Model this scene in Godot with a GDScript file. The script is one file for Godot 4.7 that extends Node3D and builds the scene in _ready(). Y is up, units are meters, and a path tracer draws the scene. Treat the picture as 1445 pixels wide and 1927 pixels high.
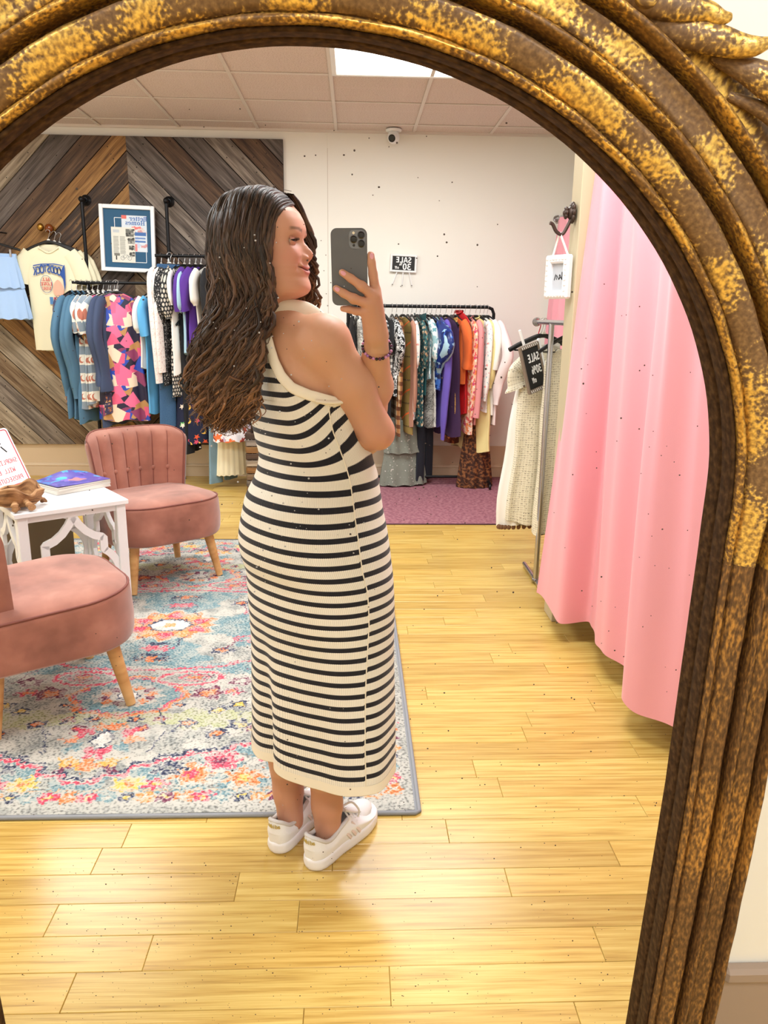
extends Node3D
# A boutique seen in a leaning, gilded arched mirror: the reflected shop stands as a room beyond the frame.

const WALL_Z := -6.61
const CEIL := 2.767
const MD := 0.80            # camera to mirror
var used := {}
var mats := {}
var rng := RandomNumberGenerator.new()
var mN := Vector3(0.00368, 0.086745, -0.996224).normalized()   # into the mirror
var mR := Vector3.RIGHT
var mU := Vector3.UP
var eye := Vector3(0, 1.37, 0)


class MB:
	var v := PackedVector3Array()
	var n := PackedVector3Array()
	var t := PackedVector2Array()
	var c := PackedColorArray()
	var x := PackedInt32Array()
	var tint := Color.WHITE

	func grid(rows: Array, closed := false, us := 1.0, vs := 1.0, face := 0, ref := Vector3.ZERO, cols = null, norm_uv := false) -> MB:
		# face 0: closed rings face outward; 1: as wound; -1: turned; 2: away from ref; 3: towards ref
		var nr := rows.size()
		var nc: int = rows[0].size()
		var w: int = nc + 1 if closed else nc
		var base := v.size()
		var mid: PackedVector3Array = rows[nr / 2]
		var ul := PackedFloat32Array()
		var acc := 0.0
		for j in w:
			ul.append(acc)
			acc += mid[j % nc].distance_to(mid[(j + 1) % nc])
		var tot: float = maxf(ul[w - 1], 1e-6)
		var vl := 0.0
		var score := 0.0
		var N := PackedVector3Array()
		for i in nr:
			var r: PackedVector3Array = rows[i]
			var a: PackedVector3Array = rows[maxi(i - 1, 0)]
			var b: PackedVector3Array = rows[mini(i + 1, nr - 1)]
			var cen := Vector3.ZERO
			if face == 0:
				for p in r:
					cen += p
				cen /= nc
			if i > 0:
				vl += r[nc / 2].distance_to(a[nc / 2])
			for j in w:
				var jj := j % nc
				var l: int = (jj - 1 + nc) % nc if closed else maxi(j - 1, 0)
				var m: int = (jj + 1) % nc if closed else mini(j + 1, nc - 1)
				var du := r[m] - r[l]
				var dv := b[jj] - a[jj]
				if du.length_squared() < 1e-14:
					du = b[m] - b[l]
					if du.length_squared() < 1e-14:
						du = a[m] - a[l]
				var q := du.cross(dv)
				q = q.normalized() if q.length_squared() > 1e-20 else Vector3.ZERO
				if face == 0:
					score += q.dot(r[jj] - cen)
				elif face == 2:
					score += q.dot(r[jj] - ref)
				elif face == 3:
					score -= q.dot(r[jj] - ref)
				N.append(q)
				v.append(r[jj])
				t.append(Vector2(ul[j] / tot * us, float(i) / (nr - 1) * vs) if norm_uv else Vector2(ul[j] * us, vl * vs))
				c.append(cols[i] if cols != null else tint)
		var flip: bool = (score < 0.0) if face in [0, 2, 3] else face == -1
		for q in N:
			if q == Vector3.ZERO:
				q = Vector3.UP
			n.append(-q if flip else q)
		for i in nr - 1:
			for j in w - 1:
				var p := base + i * w + j
				if flip:
					x.append_array([p, p + 1, p + w, p + 1, p + w + 1, p + w])
				else:
					x.append_array([p, p + w, p + 1, p + 1, p + w, p + w + 1])
		return self

	func fan(ring: PackedVector3Array, out: Vector3) -> MB:
		var m := ring.size()
		var cen := Vector3.ZERO
		for p in ring:
			cen += p
		cen /= m
		var nn := Vector3.ZERO
		for j in m:
			nn += (ring[j] - cen).cross(ring[(j + 1) % m] - cen)
		var flip := nn.dot(out) < 0
		nn = nn.normalized() * (-1.0 if flip else 1.0)
		var b := v.size()
		v.append(cen); n.append(nn); t.append(Vector2(0.5, 0.5)); c.append(tint)
		for p in ring:
			v.append(p); n.append(nn); t.append(Vector2(p.x, p.z)); c.append(tint)
		for j in m:
			var k := (j + 1) % m
			if flip:
				x.append_array([b, b + 1 + j, b + 1 + k])
			else:
				x.append_array([b, b + 1 + k, b + 1 + j])
		return self

	func tri(a: Vector3, b: Vector3, d: Vector3, out: Vector3, ta := Vector2.ZERO, tb := Vector2.ZERO, td := Vector2.ZERO) -> void:
		var q := (b - a).cross(d - a)
		if q.dot(out) < 0:
			var s := b; b = d; d = s
			var s2 := tb; tb = td; td = s2
			q = -q
		var k := v.size()
		q = q.normalized()
		v.append_array([a, d, b]); n.append_array([q, q, q]); t.append_array([ta, td, tb]); c.append_array([tint, tint, tint])
		x.append_array([k, k + 1, k + 2])

	func quad(a: Vector3, b: Vector3, d: Vector3, e: Vector3, out: Vector3, uvs := [Vector2(0, 0), Vector2(1, 0), Vector2(1, 1), Vector2(0, 1)]) -> void:
		tri(a, b, d, out, uvs[0], uvs[1], uvs[2])
		tri(a, d, e, out, uvs[0], uvs[2], uvs[3])

	# bevelled box: size s about centre o, turned by B; uv in metres
	func box(o: Vector3, s: Vector3, bev := 0.0, B := Basis(), uo := Vector2.ZERO) -> MB:
		var h := s / 2
		var g := h - Vector3.ONE * bev
		for ax in 3:
			var a1 := (ax + 1) % 3
			var a2 := (ax + 2) % 3
			for sg in [-1.0, 1.0]:
				var q: Array[Vector3] = []
				var uv := []
				for k in [[-1, -1], [1, -1], [1, 1], [-1, 1]]:
					var p := Vector3.ZERO
					p[ax] = h[ax] * sg
					p[a1] = g[a1] * k[0]
					p[a2] = g[a2] * k[1]
					q.append(o + B * p)
					var e := Vector2(p[a1], p[a2])
					if ax == 0: e = Vector2(p.z, -p.y)
					elif ax == 1: e = Vector2(p.x, p.z)
					else: e = Vector2(p.x, -p.y)
					uv.append(e + uo)
				var out := Vector3.ZERO
				out[ax] = sg
				quad(q[0], q[1], q[2], q[3], B * out, uv)
		if bev > 0:
			for ax in 3:
				var a1 := (ax + 1) % 3
				var a2 := (ax + 2) % 3
				for s1 in [-1.0, 1.0]:
					for s2 in [-1.0, 1.0]:
						var P: Array[Vector3] = []
						for k in [[-1, 0], [1, 0], [1, 1], [-1, 1]]:
							var p := Vector3.ZERO
							p[ax] = g[ax] * k[0]
							p[a1] = (h[a1] if k[1] == 0 else g[a1]) * s1
							p[a2] = (g[a2] if k[1] == 0 else h[a2]) * s2
							P.append(o + B * p)
						var out := Vector3.ZERO
						out[a1] = s1; out[a2] = s2
						quad(P[0], P[1], P[2], P[3], B * out, [uo, uo + Vector2(g[ax] * 2, 0), uo + Vector2(g[ax] * 2, bev), uo + Vector2(0, bev)])
			for sx in [-1.0, 1.0]:
				for sy in [-1.0, 1.0]:
					for sz in [-1.0, 1.0]:
						var S := Vector3(sx, sy, sz)
						tri(o + B * (Vector3(h.x, g.y, g.z) * S), o + B * (Vector3(g.x, h.y, g.z) * S), o + B * (Vector3(g.x, g.y, h.z) * S), B * S, uo, uo, uo)
		return self

	func tube(path: PackedVector3Array, rad, sides := 8, caps := true, flat := 1.0, upv := Vector3.ZERO, cols = null, us := 1.0, vs := 1.0) -> MB:
		var rows := []
		var m := path.size()
		var side := Vector3.ZERO
		for i in m:
			var d := (path[mini(i + 1, m - 1)] - path[maxi(i - 1, 0)]).normalized()
			if i == 0:
				var ref := upv if upv != Vector3.ZERO else (Vector3.UP if absf(d.y) < 0.9 else Vector3.RIGHT)
				side = d.cross(ref).normalized()
			else:
				side = (side - d * side.dot(d)).normalized()
			var up2 := side.cross(d).normalized()
			var r: float = rad[i] if (rad is Array or rad is PackedFloat32Array) else rad
			var ring := PackedVector3Array()
			for k in sides:
				var a := TAU * k / sides
				ring.append(path[i] + side * cos(a) * r + up2 * sin(a) * r * flat)
			rows.append(ring)
		grid(rows, true, us, vs, 0, Vector3.ZERO, cols)
		if caps:
			fan(rows[0], path[0] - path[1])
			fan(rows[m - 1], path[m - 1] - path[m - 2])
		return self

	# profile: Vector2(radius, height) from bottom to top around the y axis of X
	func lathe(prof: Array, X := Transform3D(), sides := 24, us := 1.0, vs := 1.0) -> MB:
		var rows := []
		for p in prof:
			var ring := PackedVector3Array()
			for k in sides:
				var a := TAU * k / sides
				ring.append(X * Vector3(p.x * cos(a), p.y, p.x * sin(a)))
			rows.append(ring)
		grid(rows, true, us, vs)
		fan(rows[0], X.basis * Vector3.DOWN)
		fan(rows[-1], X.basis * Vector3.UP)
		return self

	# polygon in the x-y plane of X, extruded from 0 to depth along its z
	func prism(poly: PackedVector2Array, depth: float, X := Transform3D()) -> MB:
		var m := poly.size()
		var ix := Geometry2D.triangulate_polygon(poly)
		for zz in [0.0, depth]:
			var out := X.basis * Vector3(0, 0, -1.0 if zz == 0.0 else 1.0)
			if depth < 0: out = -out
			for k in range(0, ix.size(), 3):
				var a := poly[ix[k]]; var b := poly[ix[k + 1]]; var d := poly[ix[k + 2]]
				tri(X * Vector3(a.x, a.y, zz), X * Vector3(b.x, b.y, zz), X * Vector3(d.x, d.y, zz), out, Vector2(a.x, -a.y), Vector2(b.x, -b.y), Vector2(d.x, -d.y))
		var ccw := not Geometry2D.is_polygon_clockwise(poly)
		for k in m:
			var a := poly[k]; var b := poly[(k + 1) % m]
			var e := (b - a).normalized()
			var o2 := Vector2(e.y, -e.x) if ccw else Vector2(-e.y, e.x)
			quad(X * Vector3(a.x, a.y, 0), X * Vector3(b.x, b.y, 0), X * Vector3(b.x, b.y, depth), X * Vector3(a.x, a.y, depth), X.basis * Vector3(o2.x, o2.y, 0))
		return self

	func ball(o: Vector3, r: Vector3, B := Basis(), nu := 14, nv := 9) -> MB:
		var rows := []
		for i in nv + 1:
			var p := PI * i / nv
			var ring := PackedVector3Array()
			for k in nu:
				var a := TAU * k / nu
				ring.append(o + B * Vector3(r.x * sin(p) * cos(a), r.y * cos(p), r.z * sin(p) * sin(a)))
			rows.append(ring)
		grid(rows, true)
		return self

	func mesh() -> ArrayMesh:
		var A := []
		A.resize(Mesh.ARRAY_MAX)
		A[Mesh.ARRAY_VERTEX] = v
		A[Mesh.ARRAY_NORMAL] = n
		A[Mesh.ARRAY_TEX_UV] = t
		A[Mesh.ARRAY_COLOR] = c
		A[Mesh.ARRAY_INDEX] = x
		var m := ArrayMesh.new()
		m.add_surface_from_arrays(Mesh.PRIMITIVE_TRIANGLES, A)
		return m


# a distance field on a grid, meshed as surface nets
class Field:
	var o: Vector3
	var h: float
	var nx: int
	var ny: int
	var nz: int
	var f := PackedFloat32Array()

	func _init(lo: Vector3, hi: Vector3, cell: float) -> void:
		o = lo; h = cell
		nx = int((hi.x - lo.x) / cell) + 1
		ny = int((hi.y - lo.y) / cell) + 1
		nz = int((hi.z - lo.z) / cell) + 1
		f.resize(nx * ny * nz)
		f.fill(1.0)

	func span(lo: Vector3, hi: Vector3) -> Array:
		return [clampi(int((lo.x - o.x) / h), 0, nx - 1), clampi(int((hi.x - o.x) / h) + 1, 0, nx - 1), clampi(int((lo.y - o.y) / h), 0, ny - 1), clampi(int((hi.y - o.y) / h) + 1, 0, ny - 1), clampi(int((lo.z - o.z) / h), 0, nz - 1), clampi(int((hi.z - o.z) / h) + 1, 0, nz - 1)]

	func put(i: int, d: float, k: float) -> void:
		var e := f[i]
		var q := maxf(k - absf(d - e), 0.0)
		f[i] = minf(d, e) - q * q / (4.0 * k)

	func cone(a: Vector3, b: Vector3, ra: float, rb: float, k := 0.02) -> void:
		var m := maxf(ra, rb) + k + 2.5 * h
		var s := span(a.min(b) - Vector3.ONE * m, a.max(b) + Vector3.ONE * m)
		var ab := b - a
		var l2 := maxf(ab.length_squared(), 1e-9)
		for y in range(s[2], s[3] + 1):
			for z in range(s[4], s[5] + 1):
				var w := (y * nz + z) * nx
				for xx in range(s[0], s[1] + 1):
					var p := o + Vector3(xx, y, z) * h - a
					var u := clampf(p.dot(ab) / l2, 0.0, 1.0)
					var d := (p - ab * u).length() - lerpf(ra, rb, u)
					if d < m:
						put(w + xx, d, k)

	func ell(c: Vector3, r: Vector3, B := Basis(), k := 0.02) -> void:
		var m := maxf(r.x, maxf(r.y, r.z)) + k + 2.5 * h
		var s := span(c - Vector3.ONE * m, c + Vector3.ONE * m)
		var inv := B.inverse()
		var mn := minf(r.x, minf(r.y, r.z))
		for y in range(s[2], s[3] + 1):
			for z in range(s[4], s[5] + 1):
				var w := (y * nz + z) * nx
				for xx in range(s[0], s[1] + 1):
					var p := inv * (o + Vector3(xx, y, z) * h - c)
					var q := (p / r).length()
					var g := (p / (r * r)).length()
					var d := q * (q - 1.0) / maxf(g, 1e-6) if q > 1e-4 else -mn
					put(w + xx, d, k)

	func fill(fn: Callable, lo: Vector3, hi: Vector3, k := 0.02) -> void:
		var s := span(lo, hi)
		for y in range(s[2], s[3] + 1):
			for z in range(s[4], s[5] + 1):
				var w := (y * nz + z) * nx
				for xx in range(s[0], s[1] + 1):
					put(w + xx, fn.call(o + Vector3(xx, y, z) * h), k)

	func net(mb: MB, paint: Callable) -> void:
		var id := {}
		var sx := 1
		var sz := nx
		var sy := nx * nz
		var off := [0, sx, sz, sx + sz, sy, sy + sx, sy + sz, sy + sx + sz]
		var pos := [Vector3(0, 0, 0), Vector3(1, 0, 0), Vector3(0, 0, 1), Vector3(1, 0, 1), Vector3(0, 1, 0), Vector3(1, 1, 0), Vector3(0, 1, 1), Vector3(1, 1, 1)]
		var edges := [[0, 1], [2, 3], [4, 5], [6, 7], [0, 2], [1, 3], [4, 6], [5, 7], [0, 4], [1, 5], [2, 6], [3, 7]]
		for y in ny - 1:
			for z in nz - 1:
				var w := y * sy + z * sz
				for xx in nx - 1:
					var i := w + xx
					var f0 := f[i]
					if f0 > h * 2.0 or f0 < -h * 2.0:
						continue
					var mask := 0
					for k in 8:
						if f[i + off[k]] < 0.0:
							mask |= 1 << k
					if mask == 0 or mask == 255:
						continue
					var p := Vector3.ZERO
					var cnt := 0
					for e in edges:
						var a := f[i + off[e[0]]]
						var b := f[i + off[e[1]]]
						if (a < 0.0) != (b < 0.0):
							p += pos[e[0]].lerp(pos[e[1]], a / (a - b))
							cnt += 1
					p /= cnt
					var g := Vector3(lerpf(f[i + 1] - f[i], f[i + sy + sz + 1] - f[i + sy + sz], p.y) + f[i + sy + 1] - f[i + sy] + f[i + sz + 1] - f[i + sz], 0, 0)
					g.y = f[i + sy] - f[i] + f[i + sy + 1] - f[i + 1] + f[i + sy + sz] - f[i + sz] + f[i + sy + sz + 1] - f[i + sz + 1]
					g.z = f[i + sz] - f[i] + f[i + sz + 1] - f[i + 1] + f[i + sy + sz] - f[i + sy] + f[i + sy + sz + 1] - f[i + sy + 1]
					g.x = f[i + 1] - f[i] + f[i + sz + 1] - f[i + sz] + f[i + sy + 1] - f[i + sy] + f[i + sy + sz + 1] - f[i + sy + sz]
					id[i] = mb.v.size()
					var q := o + (Vector3(xx, y, z) + p) * h
					mb.v.append(q)
					mb.n.append(g.normalized())
					mb.t.append(Vector2(q.x, q.y))
					mb.c.append(paint.call(q, g.normalized()))
		for i in id:
			for ax in 3:
				var d: int = [sx, sy, sz][ax]
				var u: int = [sy, sz, sx][ax]
				var w: int = [sz, sx, sy][ax]
				if (f[i] < 0.0) == (f[i + d] < 0.0):
					continue
				if not (id.has(i - u) and id.has(i - w) and id.has(i - u - w)):
					continue
				var a: int = id[i]; var b: int = id[i - u]; var cc: int = id[i - u - w]; var e: int = id[i - w]
				if f[i] < 0.0:
					mb.x.append_array([a, cc, b, a, e, cc])
				else:
					mb.x.append_array([a, b, cc, a, cc, e])


# ------------------------------------------------------------------ naming and tagging
func numbered(called: String) -> String:
	used[called] = used.get(called, -1) + 1
	return called if used[called] == 0 else "%s_%03d" % [called, used[called]]

func tag(o: Node, label: String, category := "", group := "") -> void:
	if label: o.set_meta("label", label)
	if category: o.set_meta("category", category)
	if group: o.set_meta("group", group)

func thing(called: String, label: String, category: String, at := Vector3.ZERO, turn := 0.0, group := "") -> Node3D:
	var o := Node3D.new()
	o.name = numbered(called)
	add_child(o)
	o.position = at
	o.rotation.y = turn
	tag(o, label, category, group)
	return o

func part(parent: Node, called: String, m, material: Material, label := "") -> MeshInstance3D:
	var o := MeshInstance3D.new()
	o.mesh = m.mesh() if m is MB else m
	o.material_override = material
	o.name = called
	if parent == self:
		o.name = numbered(called)
	parent.add_child(o, true)
	if label: o.set_meta("label", label)
	return o

func struct(called: String, m, material: Material, parent: Node = self) -> MeshInstance3D:
	var o := part(parent, called, m, material)
	o.set_meta("kind", "structure")
	return o

func stuff(o: Node) -> Node:
	o.set_meta("kind", "stuff")
	return o

func copy_of(o: Node3D, label: String, at: Vector3, turn: float) -> Node3D:
	var d := o.duplicate()
	d.name = numbered(String(o.name).rstrip("0123456789").trim_suffix("_"))
	add_child(d)
	d.position = at
	d.rotation.y = turn
	if label: d.set_meta("label", label)
	return d

# ------------------------------------------------------------------ materials
func mat(key: String, col: Color, rough := 0.6, metal := 0.0) -> StandardMaterial3D:
	if mats.has(key):
		return mats[key]
	var m := StandardMaterial3D.new()
	m.resource_name = key
	m.albedo_color = col
	m.roughness = rough
	m.metallic = metal
	mats[key] = m
	return m

func rgb(r: float, g: float, b: float) -> Color:
	return Color(r / 255.0, g / 255.0, b / 255.0)

func pic(key: String, im: Image, rough := 0.7, metal := 0.0) -> StandardMaterial3D:
	var m := mat(key, Color.WHITE, rough, metal)
	m.albedo_texture = ImageTexture.create_from_image(im)
	m.texture_repeat = true
	return m

func noise_img(w: int, h: int, freq: float, sd: int, oct := 4, type := FastNoiseLite.TYPE_SIMPLEX_SMOOTH, warp := 0.0) -> Image:
	var nz := FastNoiseLite.new()
	nz.seed = sd
	nz.noise_type = type
	nz.frequency = freq
	nz.fractal_octaves = oct
	if warp > 0:
		nz.domain_warp_enabled = true
		nz.domain_warp_amplitude = warp
		nz.domain_warp_frequency = freq * 0.7
	var im := nz.get_seamless_image(w, h, false, false, 0.15)
	im.convert(Image.FORMAT_L8)
	return im

# recolour a grey picture through a list of [position, colour]
func ramp_img(g: Image, stops: Array) -> Image:
	var lut := PackedByteArray()
	for i in 256:
		var t := i / 255.0
		var c: Color = stops[0][1]
		for k in stops.size() - 1:
			if t >= stops[k][0]:
				c = (stops[k][1] as Color).lerp(stops[k + 1][1], clampf((t - stops[k][0]) / maxf(stops[k + 1][0] - stops[k][0], 1e-5), 0, 1))
		lut.append_array([c.r8, c.g8, c.b8])
	var d := g.get_data()
	var out := PackedByteArray()
	out.resize(d.size() * 3)
	for i in d.size():
		var q := d[i] * 3
		out[i * 3] = lut[q]
		out[i * 3 + 1] = lut[q + 1]
		out[i * 3 + 2] = lut[q + 2]
	return Image.create_from_data(g.get_width(), g.get_height(), false, Image.FORMAT_RGB8, out)

func set_relief(m: StandardMaterial3D, g: Image, depth := 1.0) -> void:
	m.heightmap_enabled = true
	m.heightmap_scale = depth
	m.heightmap_texture = ImageTexture.create_from_image(g)

# stretched wood grain, grain along u
func wood(key: String, stops: Array, sd: int, rough := 0.5, stretch := 10, size := 512, warp := 14.0) -> StandardMaterial3D:
	var s := noise_img(maxi(size / stretch, 16), size, 0.02, sd, 5, FastNoiseLite.TYPE_SIMPLEX_SMOOTH, warp)
	s.resize(size, size, Image.INTERPOLATE_CUBIC)
	var fine := noise_img(maxi(size / (stretch * 2), 16), size, 0.11, sd + 7, 3)
	fine.resize(size, size, Image.INTERPOLATE_CUBIC)
	var a := s.get_data()
	var b := fine.get_data()
	for i in a.size():
		a[i] = clampi(int(a[i] * 0.72 + b[i] * 0.42 - 18.0), 0, 255)
	s = Image.create_from_data(size, size, false, Image.FORMAT_L8, a)
	return pic(key, ramp_img(s, stops), rough)

# mirror-written lettering: height hgt, centred on its own origin, facing +z
func letters(s: String, hgt: float, font := "Droid Sans", bold := 400, mirrored := true, thick := 0.0006, squeeze := 1.0) -> ArrayMesh:
	var tm := TextMesh.new()
	var sf := SystemFont.new()
	sf.font_names = PackedStringArray([font])
	sf.font_weight = bold
	tm.font = sf
	tm.text = s
	tm.font_size = 48
	tm.pixel_size = hgt / 35.0
	tm.depth = thick
	tm.curve_step = 3.0
	var A := tm.get_mesh_arrays()
	var v: PackedVector3Array = A[Mesh.ARRAY_VERTEX]
	var n: PackedVector3Array = A[Mesh.ARRAY_NORMAL]
	var x = A[Mesh.ARRAY_INDEX]
	for i in v.size():
		v[i] = Vector3(v[i].x * (-squeeze if mirrored else squeeze), v[i].y, v[i].z)
		if mirrored:
			n[i] = Vector3(-n[i].x, n[i].y, n[i].z)
	var ix := PackedInt32Array()
	if x == null:
		for i in v.size(): ix.append(i)
	else:
		ix = x
	if mirrored:
		for k in range(0, ix.size(), 3):
			var q := ix[k]
			ix[k] = ix[k + 1]
			ix[k + 1] = q
	var B := []
	B.resize(Mesh.ARRAY_MAX)
	B[Mesh.ARRAY_VERTEX] = v
	B[Mesh.ARRAY_NORMAL] = n
	B[Mesh.ARRAY_INDEX] = ix
	var m := ArrayMesh.new()
	m.add_surface_from_arrays(Mesh.PRIMITIVE_TRIANGLES, B)
	return m

func sm(a: float, b: float, x: float) -> float:
	return smoothstep(a, b, x)

# piecewise-linear (smoothed) table: rows [key, v1, v2 ...], keys rising
func look(T: Array, k: float, j := 1) -> float:
	if k <= T[0][0]: return T[0][j]
	for i in T.size() - 1:
		if k <= T[i + 1][0]:
			var u: float = (k - T[i][0]) / (T[i + 1][0] - T[i][0])
			var p0: float = T[maxi(i - 1, 0)][j]
			var p3: float = T[mini(i + 2, T.size() - 1)][j]
			return cubic_interpolate(T[i][j], T[i + 1][j], lerpf(T[i][j], p0, 0.6), lerpf(T[i + 1][j], p3, 0.6), u)
	return T[-1][j]

func spline(P: Array, per := 6) -> PackedVector3Array:
	var out := PackedVector3Array()
	for i in P.size() - 1:
		for k in per:
			var u := float(k) / per
			out.append((P[i] as Vector3).cubic_interpolate(P[i + 1], P[maxi(i - 1, 0)], P[mini(i + 2, P.size() - 1)], u))
	out.append(P[-1])
	return out

# ------------------------------------------------------------------ the scene
func _ready() -> void:
	rng.seed = 7
	mR = mN.cross(Vector3.UP).normalized()
	mU = mR.cross(mN).normalized()
	# camera: 26 mm phone lens, looking 14 degrees down into the mirror
	var cam := Camera3D.new()
	var yaw := deg_to_rad(2.30); var pit := deg_to_rad(14.36); var rol := deg_to_rad(0.70)
	var fw := Vector3(sin(yaw) * cos(pit), -sin(pit), -cos(yaw) * cos(pit))
	var rt := Vector3(cos(yaw), 0, sin(yaw))
	var up := rt.cross(fw)
	var r2 := rt * cos(rol) + up * sin(rol)
	var u2 := up * cos(rol) - rt * sin(rol)
	cam.transform = Transform3D(Basis(r2, u2, -fw), eye)
	cam.fov = rad_to_deg(2.0 * atan(1927.0 / 2.0 / 1447.0))
	cam.near = 0.02
	cam.far = 60.0
	add_child(cam)
	cam.current = true
	var env := Environment.new()
	env.background_mode = Environment.BG_COLOR
	env.background_color = Color(0.02, 0.02, 0.02)
	env.tonemap_mode = Environment.TONE_MAPPER_LINEAR
	env.tonemap_exposure = 1.47
	env.sdfgi_enabled = true
	env.ssao_enabled = true
	env.ssil_enabled = true
	var we := WorldEnvironment.new()
	we.environment = env
	add_child(we)
	for k in PANELS.size():
		var p: Vector2 = PANELS[k]
		var a := AreaLight3D.new()
		a.area_size = Vector2(1.16, 0.55)
		a.light_energy = LAMP_W
		a.light_color = Color(0.965, 0.99, 1.0)
		a.shadow_enabled = true
		a.area_range = 14.0
		a.position = Vector3(p.x + 0.61, CEIL - 0.022, p.y + 0.305)
		a.rotation_degrees = Vector3(-90, 0, 0)
		add_child(a)
	make_materials()
	setting()
	ceiling()
	wood_wall()
	mirror()
	furniture()
	racks()
	fitting_rooms()
	woman()
	small_things()


const LAMP_W := 3.2
const PANELS := [Vector2(-0.147, -5.146), Vector2(-2.587, -5.146), Vector2(-0.147, -2.706), Vector2(-2.587, -2.706), Vector2(-0.147, 0.344), Vector2(-2.587, 0.344), Vector2(-0.147, 2.784)]
const X0 := -3.5
const X1 := 2.7
const Z1 := 4.2

func make_materials() -> void:
	mat("white wall", rgb(239, 236, 227), 0.75)
	mat("beige paint", rgb(214, 190, 158), 0.55)
	mat("black metal", rgb(26, 26, 28), 0.42, 0.6)
	mat("black plastic", rgb(16, 16, 18), 0.4)
	mat("chrome", rgb(190, 190, 195), 0.22, 1.0)
	mat("steel wire", rgb(200, 200, 200), 0.3, 1.0)
	mat("white paint", rgb(240, 240, 240), 0.4)
	mat("white print", rgb(245, 245, 245), 0.6)
	mat("black print", rgb(20, 20, 22), 0.6)
	mat("red print", rgb(205, 30, 55), 0.6)

# -- floor, walls
func setting() -> void:
	var tones := []
	var base := [[0.0, rgb(158, 122, 56)], [0.35, rgb(198, 162, 83)], [0.6, rgb(212, 180, 101)], [1.0, rgb(226, 199, 123)]]
	var oak := wood("oak laminate", base, 11, 0.3, 9, 1024, 26.0)
	for k in 5:
		var m := oak.duplicate() as StandardMaterial3D
		m.resource_name = "oak laminate tone %d" % k
		m.albedo_color = [Color(1, 1, 1), Color(0.965, 0.95, 0.93), Color(1, 0.98, 0.95), Color(0.925, 0.905, 0.87), Color(0.985, 0.985, 0.98)][k]
		m.uv1_scale = Vector3(0.8, 2.6, 1)
		m.roughness = 0.27
		tones.append(m)
	var fl := Node3D.new()
	fl.name = "floor"
	add_child(fl)
	fl.set_meta("kind", "structure")
	var slab := MB.new().box(Vector3((X0 + X1) / 2, -0.066, (WALL_Z + Z1) / 2), Vector3(X1 - X0, 0.1, Z1 - WALL_Z))
	part(fl, "subfloor", slab, mat("subfloor", rgb(120, 80, 40), 0.8))
	var rest := []
	for k in 5: rest.append(MB.new())
	var count := 0
	var row := 0
	var z := -0.676
	while z > WALL_Z:
		var z2: float = maxf(z - 0.0995, WALL_Z)
		var x := X0 + rng.randf() * 0.5
		var x_from := X0
		while x_from < X1:
			var x_to := minf(x + rng.randf_range(0.5, 1.05), X1)
			if X1 - x_to < 0.2: x_to = X1
			var tone := rng.randi() % 5
			var uo := Vector2(rng.randf() * 3, rng.randf() * 3)
			var o := Vector3((x_from + x_to) / 2, -0.008, (z + z2) / 2)
			var s := Vector3(x_to - x_from - 0.0008, 0.016, z - z2 - 0.0008)
			var seen := x_to > -1.7 and x_from < 1.15 and z < -0.95 and z > -4.3
			if seen and count < 280:
				part(fl, "plank", MB.new().box(o, s, 0.0012, Basis(), uo), tones[tone])
				count += 1
			else:
				(rest[tone] as MB).box(o, s, 0.0012, Basis(), uo)
			x_from = x_to
			x = x_to
		z = z2
		row += 1
	for k in 5:
		stuff(part(fl, "distant_planks", rest[k], tones[k]))
	# the floor on the camera's own side
	part(fl, "near_boards", MB.new().box(Vector3((X0 + X1) / 2, -0.008, (Z1 - 0.67) / 2), Vector3(X1 - X0, 0.016, Z1 + 0.67)), tones[2])

	var ww: Material = mats["white wall"]
	var H := CEIL + 0.15
	var th := 0.12
	var xm := (X0 + X1) / 2
	struct("wall_back", MB.new().box(Vector3((X0 - 0.217) / 2, H / 2, WALL_Z - th / 2), Vector3(-0.217 - X0, H, th), 0.002).box(Vector3((X1 - 0.217) / 2, H / 2, WALL_Z - th / 2), Vector3(X1 + 0.217, H, th), 0.002), ww)
	struct("wall_left", MB.new().box(Vector3(X0 - th / 2, H / 2, (WALL_Z + Z1) / 2), Vector3(th, H, Z1 - WALL_Z + 0.2)), ww)
	struct("wall_right", MB.new().box(Vector3(X1 + th / 2, H / 2, (WALL_Z + Z1) / 2), Vector3(th, H, Z1 - WALL_Z + 0.2)), ww)
	struct("wall_rear", MB.new().box(Vector3(xm, H / 2, Z1 + th / 2), Vector3(X1 - X0, H, th)), ww)
	var bp: Material = mats["beige paint"]
	struct("trim_1", MB.new().box(Vector3(xm, 0.138, WALL_Z + 0.003), Vector3(X1 - X0, 0.272, 0.006), 0.001), bp)
	var prof := PackedVector2Array([Vector2(0, 0), Vector2(0.018, 0), Vector2(0.018, 0.078), Vector2(0.014, 0.082), Vector2(0.02, 0.088), Vector2(0.017, 0.098), Vector2(0.008, 0.106), Vector2(0, 0.108)])
	struct("baseboard_back", MB.new().prism(prof, X1 - X0, Transform3D(Basis(Vector3(0, 0, 1), Vector3.UP, Vector3(1, 0, 0)), Vector3(X0, 0, WALL_Z + 0.006))), bp)
	struct("trim_2", MB.new().box(Vector3(-0.217, H / 2, WALL_Z + 0.0005), Vector3(0.004, H - 0.55, 0.002)), mat("wall seam", rgb(205, 196, 184), 0.8))

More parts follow.
